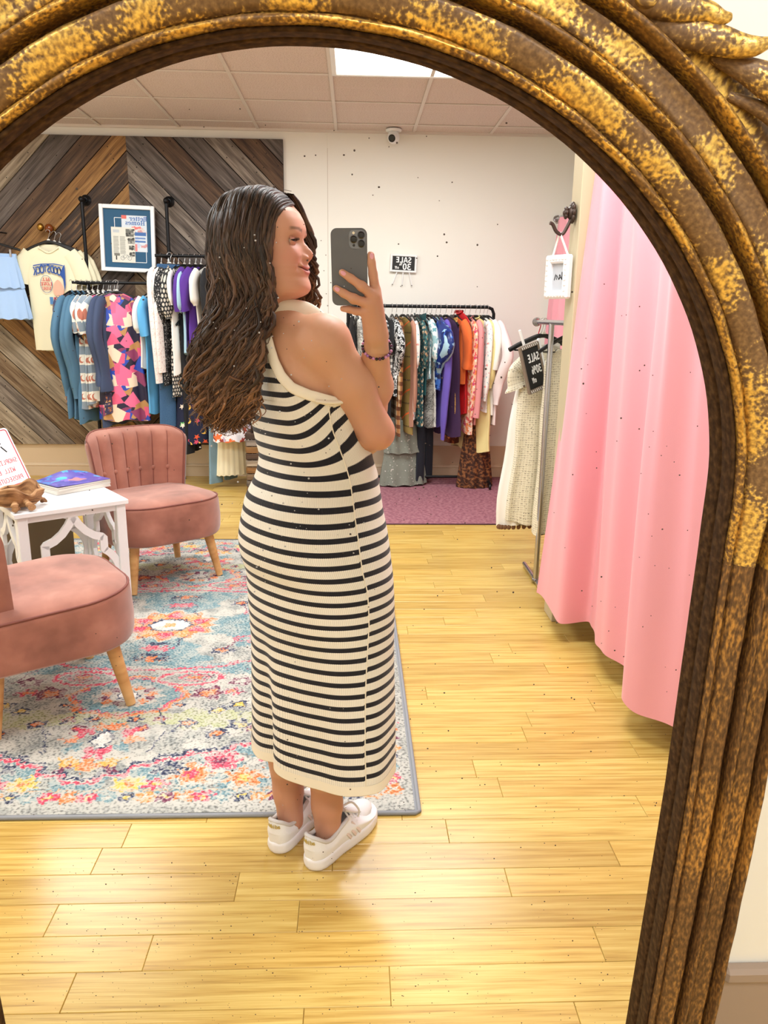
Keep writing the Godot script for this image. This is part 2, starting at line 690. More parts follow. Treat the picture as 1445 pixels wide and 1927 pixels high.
func ceiling() -> void:
	var g := noise_img(256, 256, 0.25, 5, 2)
	var tile := pic("ceiling tile", ramp_img(g, [[0.0, rgb(168, 146, 134)], [0.3, rgb(206, 188, 176)], [0.5, rgb(222, 206, 196)], [1.0, rgb(226, 211, 202)]]), 0.95)
	tile.uv1_scale = Vector3(1.8, 1.8, 1)
	set_relief(tile, g, 0.12)
	var bar := mat("ceiling grid", rgb(222, 212, 202), 0.5)
	var diff := mat("light diffuser", Color.WHITE, 0.6)
	diff.emission_enabled = true
	diff.emission = Color(1.0, 0.985, 0.95)
	diff.emission_energy_multiplier = 2.2
	var ce := Node3D.new()
	ce.name = "ceiling"
	add_child(ce)
	ce.set_meta("kind", "structure")
	part(ce, "deck", MB.new().box(Vector3((X0 + X1) / 2, CEIL + 0.2, (WALL_Z + Z1) / 2), Vector3(X1 - X0 + 0.3, 0.06, Z1 - WALL_Z + 0.3)), mat("deck", rgb(200, 200, 200), 0.9))
	var far := MB.new()
	var bars := MB.new()
	var nx0 := -6; var nx1 := 5
	for i in range(nx0, nx1):
		for j in range(-3, 18):
			var x := -0.147 + 0.61 * i
			var z := -5.146 + 0.61 * j
			if x < X0 - 0.3 or z > Z1: continue
			var lit := false
			for p in PANELS:
				if x > p.x - 0.1 and x < p.x + 1.0 and z > p.y - 0.1 and z < p.y + 0.4: lit = true
			if lit: continue
			var z0 := maxf(z, WALL_Z)
			var x0 := maxf(x, X0)
			var x1 := minf(x + 0.61, X1)
			var zz := minf(z + 0.61, Z1)
			if zz - z0 < 0.05: continue
			var o := Vector3((x0 + x1) / 2, CEIL + 0.014, (z0 + zz) / 2)
			var s := Vector3(x1 - x0 - 0.004, 0.016, zz - z0 - 0.004)
			if z < -3.6 and x > -3.4 and x < 2.0:
				part(ce, "tile", MB.new().box(o, s, 0.003, Basis(), Vector2(rng.randf(), rng.randf())), tile)
			else:
				far.box(o, s, 0.003, Basis(), Vector2(rng.randf(), rng.randf()))
	stuff(part(ce, "distant_tiles", far, tile))
	for i in range(nx0, nx1 + 1):
		var x := -0.147 + 0.61 * i
		if x < X0 or x > X1: continue
		part(ce, "grid_bar", MB.new().box(Vector3(x, CEIL + 0.001, (WALL_Z + Z1) / 2), Vector3(0.024, 0.006, Z1 - WALL_Z), 0.001), bar)
	for j in range(-3, 18):
		var z := -5.146 + 0.61 * j
		if z < WALL_Z or z > Z1: continue
		bars = MB.new().box(Vector3((X0 + X1) / 2, CEIL + 0.002, z), Vector3(X1 - X0, 0.006, 0.02 if j % 2 == 0 else 0.012), 0.001)
		part(ce, "cross_bar", bars, bar)
	part(ce, "wall_angle", MB.new().box(Vector3((X0 + X1) / 2, CEIL - 0.002, WALL_Z + 0.012), Vector3(X1 - X0, 0.02, 0.024), 0.001), bar)
	for k in PANELS.size():
		var p: Vector2 = PANELS[k]
		var seen := k == 0
		var o := thing("ceiling_light", ["flat white light panel glowing in the ceiling, the one seen under the mirror's arch", "flat white ceiling light panel over the wood clad wall side", "flat white ceiling light panel above the woman", "flat white ceiling light panel above the pink chairs", "flat white ceiling light panel just before the mirror", "flat white ceiling light panel before the mirror on the left", "flat white ceiling light panel far behind the camera"][k], "ceiling light", Vector3(p.x + 0.61, CEIL, p.y + 0.305))
		var fr := MB.new()
		for s in [-1, 1]:
			fr.box(Vector3(0, 0.0, s * 0.29), Vector3(1.206, 0.014, 0.026), 0.003)
			fr.box(Vector3(s * 0.588, 0.0, 0), Vector3(0.03, 0.014, 0.56), 0.003)
		part(o, "frame", fr, mats["white paint"])
		part(o, "diffuser", MB.new().box(Vector3(0, 0.002, 0), Vector3(1.15, 0.008, 0.56)), diff)

# -- weathered plank wall: a diamond of diagonal boards
func wood_wall() -> void:
	var W := []
	for k in 7:
		var st: Array = [
			[[0.0, rgb(50, 42, 36)], [0.4, rgb(104, 92, 82)], [0.65, rgb(134, 122, 110)], [1.0, rgb(168, 156, 142)]],
			[[0.0, rgb(34, 24, 18)], [0.4, rgb(74, 54, 40)], [0.7, rgb(98, 74, 54)], [1.0, rgb(130, 104, 80)]],
			[[0.0, rgb(70, 44, 20)], [0.4, rgb(128, 90, 48)], [0.7, rgb(158, 116, 66)], [1.0, rgb(186, 146, 92)]],
			[[0.0, rgb(38, 33, 30)], [0.4, rgb(80, 70, 64)], [0.7, rgb(106, 95, 88)], [1.0, rgb(134, 124, 114)]],
			[[0.0, rgb(54, 38, 24)], [0.35, rgb(104, 80, 56)], [0.6, rgb(128, 106, 80)], [1.0, rgb(164, 144, 118)]],
			[[0.0, rgb(88, 76, 60)], [0.4, rgb(140, 124, 104)], [0.7, rgb(168, 152, 130)], [1.0, rgb(196, 182, 160)]],
			[[0.0, rgb(32, 24, 20)], [0.5, rgb(66, 50, 40)], [0.7, rgb(112, 82, 54)], [1.0, rgb(150, 118, 82)]]][k]
		var m := wood("weathered board %d" % k, st, 40 + k * 3, 0.75, 6, 512, 20.0)
		m.uv1_scale = Vector3(0.9, 2.2, 1)
		W.append(m)
	var nail := mat("nail head", rgb(22, 18, 16), 0.7)
	var o := thing("plank_wall_panel", "large diamond wall panel of weathered reclaimed boards behind the left clothes racks", "wood panel", Vector3(-1.78, 0.273, WALL_Z + 0.001))
	var back := MB.new().box(Vector3(0, 1.212, 0.006), Vector3(2.43, 2.424, 0.01))
	part(o, "backing", back, mat("dark gap", rgb(18, 14, 12), 0.9))
	var order := {Vector2(-1, 1): [1, 4, 2, 1, 3, 5, 4, 0, 1, 4, 2], Vector2(1, 1): [4, 5, 1, 3, 0, 3, 1, 3, 0, 1, 3], Vector2(-1, -1): [0, 1, 4, 1, 3, 2, 5, 4, 0, 5, 4], Vector2(1, -1): [3, 1, 4, 0, 1, 6, 3, 1, 4, 0, 3]}
	order[Vector2(-1, 1)] = [1, 3, 4, 2, 6, 2, 1, 3, 5, 4, 0]
	for q in order:
		var rect := PackedVector2Array([Vector2(0, 0), Vector2(1.213, 0), Vector2(1.213, 1.21), Vector2(0, 1.21)])
		var d := -0.02
		for k in 11:
			var wd: float = [0.15, 0.16, 0.172, 0.155, 0.165][(k + int(q.x) + int(q.y) * 2 + 4) % 5]
			var s := sqrt(2.0)
			var strip := PackedVector2Array([Vector2((d + 0.0035) * s, 0) + Vector2(2, -2), Vector2((d + 0.0035) * s, 0) + Vector2(-2, 2), Vector2((d + wd - 0.0035) * s, 0) + Vector2(-2, 2), Vector2((d + wd - 0.0035) * s, 0) + Vector2(2, -2)])
			for poly in Geometry2D.intersect_polygons(rect, strip):
				if poly.size() < 3: continue
				var P := PackedVector2Array()
				var ang := PI / 4 if q.x * q.y < 0 else -PI / 4
				var off := Vector2(rng.randf() * 2, rng.randf() * 2)
				var cen := Vector2.ZERO
				for p in poly: cen += Vector2(p.x * q.x, p.y * q.y) / poly.size()
				for p in poly:
					P.append((Vector2(p.x * q.x, p.y * q.y) - cen).rotated(-ang))
				var X := Transform3D(Basis(Vector3(0, 0, 1), ang), Vector3(cen.x, cen.y + 1.211, 0.011 + rng.randf() * 0.004))
				var mb := MB.new().prism(P, 0.018, X)
				for i in mb.t.size(): mb.t[i] += off
				var b := part(o, "plank", mb, W[order[q][k]])
				var lo := INF; var hi := -INF
				for p in P:
					lo = minf(lo, p.x); hi = maxf(hi, p.x)
				if hi - lo > 0.5:
					var nm := MB.new()
					for e in [lo + 0.18, hi - 0.2, (lo + hi) / 2]:
						for yy in [-0.045, 0.045]:
							nm.ball(X * Vector3(e + rng.randf_range(-0.05, 0.05), yy, 0.018), Vector3(0.0045, 0.0045, 0.0015), Basis(), 6, 4)
					part(b, "nail_heads", nm, nail)
			d += wd

# -- the gilded mirror frame
func mp(u: float, v: float, off := 0.0) -> Vector3:
	return eye + mN * (MD - off) + mR * u + mU * v

const MC := Vector2(-0.0504, -0.2718)

func arch_point(th: float, rho: float, off: float) -> Vector3:
	var fl := 0.006 * absf(cos(th)) ** 2
	return mp(MC.x + (rho + fl) * cos(th), MC.y + rho * sin(th), off)

func side_point(sg: float, v: float, rho: float, off: float) -> Vector3:
	var r := 0.4457 + (rho - 0.4457) * 0.86 + 0.006 + 0.008 * clampf((MC.y - v) / 0.4, 0, 1)
	return mp(MC.x + sg * r, v, off)

func gilt(key: String, gold: float, sd: int, dark: Color, mid: Color, leaf: Color) -> StandardMaterial3D:
	var a := noise_img(1024, 1024, 0.0055, sd, 3).get_data()
	var b := noise_img(1024, 1024, 0.075, sd + 1, 4).get_data()
	var col := PackedByteArray(); col.resize(1024 * 1024 * 3)
	var orm := PackedByteArray(); orm.resize(1024 * 1024 * 3)
	var hg := PackedByteArray(); hg.resize(1024 * 1024)
	for i in a.size():
		var p := a[i] / 255.0
		var q := b[i] / 255.0
		var w := clampf((p * 0.85 + q * 0.6 - (1.26 - gold)) * (5.0 if gold > 0.58 else 2.2), 0.0, 1.0)
		var c := dark.lerp(mid, clampf(q * 1.5 - 0.2, 0, 1)).lerp(leaf.lerp(mid, clampf(1.1 - q * 1.5, 0, 0.6)), w)
		col[i * 3] = c.r8; col[i * 3 + 1] = c.g8; col[i * 3 + 2] = c.b8
		orm[i * 3] = 255
		orm[i * 3 + 1] = int(255 * lerpf(0.55, 0.4, w))
		orm[i * 3 + 2] = int(255 * lerpf(0.1, 0.7 if gold > 0.58 else 0.4, w))
		hg[i] = int(clampf(q * 120 + w * 110, 0, 255))
	var m := mat(key, Color.WHITE, 1.0, 1.0)
	m.albedo_texture = ImageTexture.create_from_image(Image.create_from_data(1024, 1024, false, Image.FORMAT_RGB8, col))
	var t := ImageTexture.create_from_image(Image.create_from_data(1024, 1024, false, Image.FORMAT_RGB8, orm))
	m.roughness_texture = t
	m.roughness_texture_channel = BaseMaterial3D.TEXTURE_CHANNEL_GREEN
	m.metallic_texture = t
	m.metallic_texture_channel = BaseMaterial3D.TEXTURE_CHANNEL_BLUE
	set_relief(m, Image.create_from_data(1024, 1024, false, Image.FORMAT_L8, hg), 0.05 if gold > 0.55 else 0.025)
	m.uv1_scale = Vector3(2.0, 2.0, 1) if gold > 0.58 else Vector3(2.6, 0.9, 1)
	return m

func mirror() -> void:
	var arch_gold := gilt("gold leaf on umber", 0.62, 21, rgb(92, 66, 40), rgb(134, 102, 64), rgb(244, 206, 110))
	var bead_gold := gilt("rubbed gold bead", 0.6, 24, rgb(84, 56, 26), rgb(148, 108, 54), rgb(226, 180, 88))
	var side_gold := gilt("browned gilding", 0.57, 27, rgb(66, 44, 24), rgb(130, 92, 50), rgb(198, 146, 72))
	var umber := mat("dark umber wood", rgb(58, 42, 28), 0.72)
	var ug := noise_img(256, 256, 0.05, 61, 4)
	umber.albedo_color = Color.WHITE
	umber.metallic_specular = 0.2
	umber.albedo_texture = ImageTexture.create_from_image(ramp_img(ug, [[0.0, rgb(40, 27, 15)], [0.5, rgb(66, 46, 28)], [1.0, rgb(92, 68, 42)]]))
	umber.uv1_scale = Vector3(6, 6, 1)
	# profile strips, inside to outside: [name, [[radius, height], ...]]
	var strips := [
		["inner_reveal", [[0.4440, -0.027], [0.4446, -0.014], [0.4449, -0.0032], [0.4500, -0.0026], [0.4500, 0.0022], [0.4449, 0.0032], [0.4446, 0.014], [0.4440, 0.0255], [0.4444, 0.0278], [0.4476, 0.0288], [0.4482, 0.022]]],
		["inner_bead", [[0.4482, 0.022], [0.4488, 0.031], [0.4500, 0.0348], [0.4520, 0.037], [0.4544, 0.037], [0.4564, 0.0342], [0.4572, 0.029]]],
		["gilded_band", [[0.4572, 0.029], [0.4584, 0.0285], [0.4592, 0.0335], [0.4640, 0.0375], [0.4720, 0.041], [0.4790, 0.0428], [0.4826, 0.0422], [0.4845, 0.038], [0.4850, 0.030], [0.4852, 0.014]]],
		["middle_bead", [[0.4852, 0.013], [0.4905, 0.012], [0.4912, 0.030], [0.4918, 0.043], [0.4934, 0.049], [0.4958, 0.0512], [0.4982, 0.050], [0.4998, 0.046], [0.5002, 0.040]]],
		["cove", [[0.5002, 0.040], [0.5012, 0.0395], [0.5022, 0.0445], [0.5070, 0.0442], [0.5140, 0.0442], [0.5205, 0.045], [0.5246, 0.0468], [0.5264, 0.044], [0.5268, 0.035], [0.5270, 0.020]]],
		["outer_bead", [[0.5270, 0.019], [0.5310, 0.018], [0.5316, 0.045], [0.5330, 0.0565], [0.5356, 0.0598], [0.5386, 0.0592], [0.5408, 0.054], [0.5415, 0.046], [0.5418, 0.0]]]]
	var o := thing("arched_mirror", "tall leaning mirror in a worn gilded arched frame, dust specks on its glass", "mirror", mp(0, -1.44, 0))
	var inv := o.transform.affine_inverse()
	for s in strips:
		var A := MB.new()
		var rows := []
		var nn := 96
		for k in nn + 1:
			var th := PI + 0.13 - (PI + 0.26) * k / nn
			var r := PackedVector3Array()
			for p in s[1]:
				var wob := 0.0005 * sin(th * 37.0 + p[0] * 900.0) * (1.0 if s[0] != "inner_reveal" else 0.2)
				if th > PI or th < 0:
					var v := MC.y - (th - PI if th > PI else -th) * 0.44
					# the arch blends into the sides where the two pieces meet
					var q1 := arch_point(PI if th > PI else 0.0, p[0], p[1])
					var q2 := side_point(-1.0 if th > PI else 1.0, v, p[0], p[1])
					var q0 := mp(MC.x + (-1.0 if th > PI else 1.0) * ((q1 - mp(MC.x, MC.y, p[1])).dot(mR) * (-1.0 if th > PI else 1.0)), v, p[1])
					r.append(inv * q0.lerp(q2, clampf((MC.y - v) / 0.06, 0, 1)))
				else:
					r.append(inv * arch_point(th, p[0] + wob, p[1] + wob))
			rows.append(r)
		A.grid(rows, false, 1, 1, 3, inv * mp(MC.x, MC.y - 0.1, 0.6))
		var m: Material = umber if s[0] == "inner_reveal" else (bead_gold if "bead" in s[0] else arch_gold)
		part(o, s[0], A, m)
		for sg in [-1.0, 1.0]:
			var B := MB.new()
			rows = []
			for k in 25:
				var v := MC.y - 0.057 - (1.33 - 0.3288) * k / 24.0
				var r := PackedVector3Array()
				for p in s[1]:
					var wob := 0.0004 * sin(v * 60.0 + p[0] * 900.0) * (1.0 if s[0] != "inner_reveal" else 0.2)
					r.append(inv * side_point(sg, v, p[0] + wob, p[1] + wob))
				rows.append(r)
			B.grid(rows, false, 1, 1, 3, inv * mp(MC.x, -0.8, 0.6))
			part(o, s[0], B, umber if s[0] == "inner_reveal" else side_gold)
		# foot rail
		var C := MB.new()
		rows = []
		for k in 13:
			var u := -0.555 + 1.01 * k / 12.0
			var r := PackedVector3Array()
			for p in s[1]:
				r.append(inv * mp(u, -1.33 - (p[0] - 0.4457) * 0.86, p[1]))
			rows.append(r)
		C.grid(rows, false, 1, 1, 3, inv * mp(MC.x, -0.8, 0.6))
		part(o, s[0], C, umber if s[0] == "inner_reveal" else side_gold)
	# back board and carved crest outside the arch
	var bb := MB.new()
	var rows := []
	for k in 49:
		var th := PI * k / 48.0
		var w := 0.02 + 0.018 * exp(-pow((th - 0.86) / 0.16, 2)) + 0.018 * exp(-pow((th - 2.28) / 0.16, 2))
		rows.append(PackedVector3Array([inv * arch_point(th, 0.539, 0.03), inv * arch_point(th, 0.541, 0.036), inv * arch_point(th, 0.542 + w * 0.5, 0.036), inv * arch_point(th, 0.54 + w, 0.03), inv * arch_point(th, 0.541 + w, -0.02)]))
	bb.grid(rows, false, 1, 1, 3, inv * mp(MC.x, MC.y, 1.2))
	part(o, "back_board", bb, arch_gold)
	for sg in [1.0, -1.0]:
		# leaves: [[angle, radius, height], ...] with [width]
		var leaves := [
			[[[60.5, 0.551, 0.036], [57.5, 0.556, 0.045], [54.8, 0.566, 0.05], [53.2, 0.5765, 0.05], [52.0, 0.5795, 0.052], [51.3, 0.586, 0.052]], [0.010, 0.0125, 0.0105, 0.0085, 0.0068, 0.003]],
			[[[57.0, 0.549, 0.036], [53.5, 0.556, 0.044], [50.8, 0.568, 0.05], [49.3, 0.5755, 0.052], [48.2, 0.584, 0.055], [47.4, 0.5975, 0.055]], [0.008, 0.013, 0.0125, 0.0105, 0.0082, 0.003]],
			[[[50.0, 0.562, 0.036], [47.6, 0.570, 0.044], [45.2, 0.578, 0.05], [43.0, 0.585, 0.052], [40.5, 0.592, 0.05], [37.5, 0.60, 0.04]], [0.005, 0.010, 0.015, 0.016, 0.013, 0.004]],
			[[[46.5, 0.552, 0.036], [43.5, 0.564, 0.043], [40.5, 0.572, 0.047], [37.0, 0.574, 0.047], [33.5, 0.566, 0.042], [30.0, 0.55, 0.036]], [0.004, 0.007, 0.010, 0.011, 0.010, 0.004]],
			[[[62.0, 0.560, 0.036], [60.0, 0.563, 0.045], [58.4, 0.561, 0.05], [57.6, 0.556, 0.05], [58.4, 0.552, 0.05], [59.3, 0.555, 0.052]], [0.004, 0.008, 0.009, 0.008, 0.007, 0.004]],
			[[[70.0, 0.556, 0.036], [66.0, 0.566, 0.045], [63.4, 0.580, 0.05], [62.6, 0.592, 0.05], [63.8, 0.604, 0.05], [66.0, 0.606, 0.05]], [0.006, 0.012, 0.013, 0.011, 0.009, 0.004]]]
		for lf in leaves:
			var P := []
			for p in lf[0]:
				var a := deg_to_rad(p[0]) if sg > 0 else PI - deg_to_rad(p[0])
				P.append(inv * arch_point(a, p[1], p[2]))
			var path := spline(P, 5)
			var rad := []
			for i in path.size():
				var f := float(i) / 5.0
				var i0 := mini(int(f), 5)
				rad.append(lerpf(lf[1][i0], lf[1][mini(i0 + 1, 5)], f - i0))
			part(o, "carved_leaf", MB.new().tube(path, rad, 12, true, 0.75, inv.basis * mN), arch_gold)
	# dust and silvering specks on the glass, mere dots
	for kind in 2:
		var sp := MB.new()
		for k in (950 if kind == 0 else 120):
			var u: float; var v: float
			if kind == 0:
				v = -0.02 - 1.08 * pow(rng.randf(), 0.55)
				u = rng.randf_range(-0.47, 0.39)
				if v > -0.75 and u < 0.04 and rng.randf() < 0.75: v = rng.randf_range(-1.1, -0.75)
				if rng.randf() < 0.16:
					v = rng.randf_range(-0.3, 0.12)
				if v > -0.02:
					u = rng.randf_range(-0.3, 0.2)
			else:
				u = rng.randfn(-0.09, 0.045)
				v = rng.randf_range(-0.36, 0.02) if rng.randf() < 0.6 else rng.randf_range(-0.7, 0)
			var q := Vector2(u, v) - MC
			if v > MC.y and q.length() > 0.43: continue
			var r := 0.00055 + 0.0007 * pow(rng.randf(), 3.0)
			if v < -0.7: r *= 0.9
			sp.ball(inv * mp(u, v, 0.0), Vector3(r, r * rng.randf_range(0.7, 1.1), r * 0.35), Basis(), 7, 4)
		stuff(part(o, "dust_specks", sp, mat("dark speck", rgb(62, 48, 40), 0.8) if kind == 0 else mat("pale speck", rgb(150, 146, 142), 0.8), "tiny dark specks" if kind == 0 else "tiny pale dust specks"))
	# the wall the mirror leans on, open where the mirror is
	var ww: Material = mats["white wall"]
	var wall := MB.new()
	var D := -0.05
	for sg in [-1.0, 1.0]:
		var poly := PackedVector2Array()
		poly.append(Vector2(0, 1.4)); poly.append(Vector2(sg * 3.3, 1.4)); poly.append(Vector2(sg * 3.3, -1.46)); poly.append(Vector2(sg * 0.535, -1.46)); poly.append(Vector2(sg * 0.535, 0))
		for k in range(1, 25):
			var a := PI / 2 * k / 24.0
			poly.append(Vector2(sg * 0.535 * cos(a), 0.535 * sin(a)))
		var B := Basis(mR, mU, -mN)
		wall.prism(poly, -0.06, Transform3D(B, mp(MC.x, MC.y * 0 - 0.0, D) + mU * (MC.y if true else 0.0)))
	struct("wall_mirror", wall, ww)
	var bw := MB.new()
	var B2 := Basis(mR, mU, -mN)
	for sg in [-1.0, 1.0]:
		bw.box(mp(MC.x + sg * 1.9, -1.24, D + 0.004), Vector3(2.6, 0.41, 0.012), 0.003, B2)
		bw.box(mp(MC.x + sg * 1.9, -1.026, D + 0.008), Vector3(2.6, 0.026, 0.022), 0.006, B2)
	struct("baseboard_mirror", bw, mat("taupe paint", rgb(160, 140, 124), 0.6))

# ------------------------------------------------------------------ furniture
class Paint:
	var im: Image
	var w: int
	var h: int
	var px: float          # pixels a unit
	var rg := RandomNumberGenerator.new()

	func _init(ww: int, hh: int, scale: float, back: Color, sd := 1) -> void:
		w = ww; h = hh; px = scale
		im = Image.create_empty(w, h, false, Image.FORMAT_RGB8)
		im.fill(back)
		rg.seed = sd

	func ellipse(cx: float, cy: float, rx: float, ry: float, c: Color, rot := 0.0, rim := 0.0, petals := 0, depth := 0.0) -> void:
		var R := maxf(rx, ry) * (1.0 + depth) * px
		for y in range(maxi(int(cy * px - R), 0), mini(int(cy * px + R) + 2, h)):
			for x in range(maxi(int(cx * px - R), 0), mini(int(cx * px + R) + 2, w)):
				var p := Vector2(x / px - cx, y / px - cy).rotated(-rot)
				p = Vector2(p.x / rx, p.y / ry)
				var l := p.length()
				var edge := 1.0
				if petals > 0: edge = 1.0 + depth * cos(p.angle() * petals)
				if l < edge and (rim <= 0.0 or l > edge - rim):
					im.set_pixel(x, y, c)

	func line(pts: Array, wd: float, c: Color) -> void:
		for k in pts.size() - 1:
			var a: Vector2 = pts[k]; var b: Vector2 = pts[k + 1]
			var n := maxi(int(a.distance_to(b) * px * 1.5), 1)
			for i in n + 1:
				var p := a.lerp(b, float(i) / n)
				rect(p.x - wd / 2, p.y - wd / 2, wd, wd, c)

	func rect(x: float, y: float, ww: float, hh: float, c: Color) -> void:
		im.fill_rect(Rect2i(int(round(x * px)), int(round(y * px)), maxi(int(round(ww * px)), 1), maxi(int(round(hh * px)), 1)), c)

	func poly(p: PackedVector2Array, c: Color) -> void:
		var lo := Vector2(INF, INF); var hi := -lo
		for q in p:
			lo = lo.min(q); hi = hi.max(q)
		for y in range(maxi(int(lo.y * px), 0), mini(int(hi.y * px) + 2, h)):
			for x in range(maxi(int(lo.x * px), 0), mini(int(hi.x * px) + 2, w)):
				if Geometry2D.is_point_in_polygon(Vector2(x, y) / px, p): im.set_pixel(x, y, c)

func rug_image() -> Image:
	var cream := rgb(198, 195, 184); var grey := rgb(138, 142, 138); var teal := rgb(112, 146, 154); var pink := rgb(218, 74, 98); var orange := rgb(236, 128, 74); var navy := rgb(48, 56, 84); var yel := rgb(226, 188, 92); var plum := rgb(112, 50, 76); var sage := rgb(178, 182, 140)
	var P := Paint.new(384, 512, 384.0 / 1.015, rgb(186, 186, 178), 5)
	var a := noise_img(384, 512, 0.02, 9, 3)
	for y in 512:
		for x in 384:
			var q := a.get_pixel(x, y).r
			P.im.set_pixel(x, y, grey.lerp(cream, clampf((q - 0.35) * 3.0, 0, 1)))
	# teal fields
	for e in [[0.0, 1.12, 0.16, 0.1], [0.3, 1.36, 0.16, 0.14], [0.1, 1.0, 0.14, 0.08], [0.42, 1.2, 0.1, 0.1], [0.55, 0.95, 0.13, 0.08], [0.35, 0.92, 0.2, 0.05], [0.0, 0.69, 0.2, 0.15], [0.7, 1.3, 0.12, 0.12], [0.8, 0.9, 0.1, 0.14], [0.62, 0.6, 0.12, 0.08]]:
		P.ellipse(e[0], e[1], e[2], e[3], teal, 0, 0, 5, 0.16)
	for e in [[0.3, 0.52, 0.16, 0.06], [0.05, 0.53, 0.16, 0.035], [0.5, 0.5, 0.14, 0.06], [0.75, 0.5, 0.1, 0.06]]:
		P.ellipse(e[0], e[1], e[2], e[3], sage, 0, 0, 7, 0.2)
	# stepped lower field
	var st := [Vector2(0, 0.15), Vector2(0.05, 0.15), Vector2(0.06, 0.185), Vector2(0.13, 0.185), Vector2(0.145, 0.237), Vector2(0.21, 0.24), Vector2(0.22, 0.27), Vector2(0.29, 0.275), Vector2(0.3, 0.3), Vector2(0.42, 0.31), Vector2(0.45, 0.35), Vector2(0.56, 0.36), Vector2(0.6, 0.43), Vector2(0.7, 0.44), Vector2(0.72, 0.52), Vector2(0.8, 0.53), Vector2(0.82, 0.66), Vector2(0.86, 0.7), Vector2(0.86, 1.4)]
	var pl := PackedVector2Array(st)
	pl.append_array([Vector2(1.1, 1.4), Vector2(1.1, 0.1), Vector2(0, 0.1)])
	P.poly(pl, teal)
	for k in 70:
		P.ellipse(P.rg.randf_range(0, 0.9), P.rg.randf_range(0.11, 0.3), P.rg.randf_range(0.01, 0.05), P.rg.randf_range(0.008, 0.02), cream if k % 2 else grey, 0, 0, 3, 0.3)
	P.line(st, 0.022, cream)
	P.line(st, 0.013, pink)
	var st2 := []
	for q in st: st2.append(q + Vector2(-0.008, 0.018))
	P.line(st2, 0.010, navy)
	# central rosette
	P.ellipse(0, 1.37, 0.215, 0.185, cream, 0, 0, 12, 0.1)
	P.ellipse(0, 1.37, 0.2, 0.17, orange, 0, 0, 12, 0.12)
	for k in 12:
		var t := TAU * k / 12
		P.ellipse(0.15 * cos(t), 1.37 + 0.13 * sin(t), 0.034, 0.03, pink if k % 2 else rgb(246, 160, 92), t, 0, 3, 0.2)
	P.ellipse(0, 1.37, 0.105, 0.09, navy, 0, 0, 6, 0.05)
	P.ellipse(0, 1.37, 0.092, 0.077, rgb(240, 238, 228), 0, 0, 6, 0.04)
	P.ellipse(0, 1.37, 0.04, 0.034, rgb(244, 170, 110), 0, 0, 5, 0.3)
	P.ellipse(0, 1.37, 0.018, 0.015, pink)
	# stems above it
	P.ellipse(0, 1.15, 0.05, 0.012, navy, 0, 0, 7, 0.3)
	P.ellipse(0, 1.105, 0.062, 0.028, pink, 0, 0, 7, 0.25)
	P.ellipse(0, 1.04, 0.06, 0.014, navy, 0, 0, 9, 0.3)
	P.ellipse(0.01, 1.0, 0.06, 0.02, orange, 0, 0, 8, 0.3)
	P.ellipse(0.05, 1.0, 0.03, 0.015, navy, 0, 0, 5, 0.3)
	# big medallion
	P.ellipse(0, 0.69, 0.215, 0.155, orange, 0, 0.1, 8, 0.06)
	P.ellipse(0, 0.69, 0.19, 0.135, pink, 0, 0.05, 8, 0.06)
	P.ellipse(0, 0.69, 0.12, 0.085, cream, 0, 0, 12, 0.12)
	for k in 12:
		var t := TAU * k / 12 + 0.26
		P.ellipse(0.085 * cos(t), 0.69 + 0.06 * sin(t), 0.02, 0.015, plum if k % 2 else orange, t)
	P.ellipse(0, 0.69, 0.045, 0.03, navy)
	P.ellipse(0, 0.69, 0.037, 0.024, rgb(236, 234, 226))
	# scrolls
	P.ellipse(0.2, 0.83, 0.14, 0.07, cream, 0.05)
	P.ellipse(0.2, 0.83, 0.13, 0.062, pink, 0.05)
	P.ellipse(0.2, 0.83, 0.112, 0.048, cream, 0.05)
	P.ellipse(0.2, 0.83, 0.1, 0.04, grey, 0.05)
	P.ellipse(0.215, 0.832, 0.06, 0.03, pink, 0, 0.25)
	P.ellipse(0.215, 0.832, 0.032, 0.016, orange)
	P.line([Vector2(0.0, 0.9), Vector2(0.12, 0.91), Vector2(0.3, 0.93), Vector2(0.38, 0.98), Vector2(0.52, 0.99)], 0.012, pink)
	P.line([Vector2(0.0, 0.885), Vector2(0.14, 0.895), Vector2(0.32, 0.91)], 0.006, cream)
	P.ellipse(0.36, 1.2, 0.05, 0.03, pink, 0, 0.3, 5, 0.2)
	P.ellipse(0.24, 1.46, 0.1, 0.06, orange, 0.4, 0.16)
	P.ellipse(0.24, 1.46, 0.06, 0.035, pink, 0.4, 0.2)
	P.ellipse(0.5, 1.35, 0.12, 0.08, orange, -0.2, 0, 9, 0.2)
	P.ellipse(0.5, 1.35, 0.07, 0.05, pink, -0.2, 0, 7, 0.25)
	P.ellipse(0.5, 1.35, 0.03, 0.02, rgb(240, 234, 220))
	P.ellipse(0.66, 1.14, 0.1, 0.06, pink, 0.6, 0.15, 6, 0.15)
	P.ellipse(0.66, 1.14, 0.05, 0.03, orange, 0.6, 0, 6, 0.2)
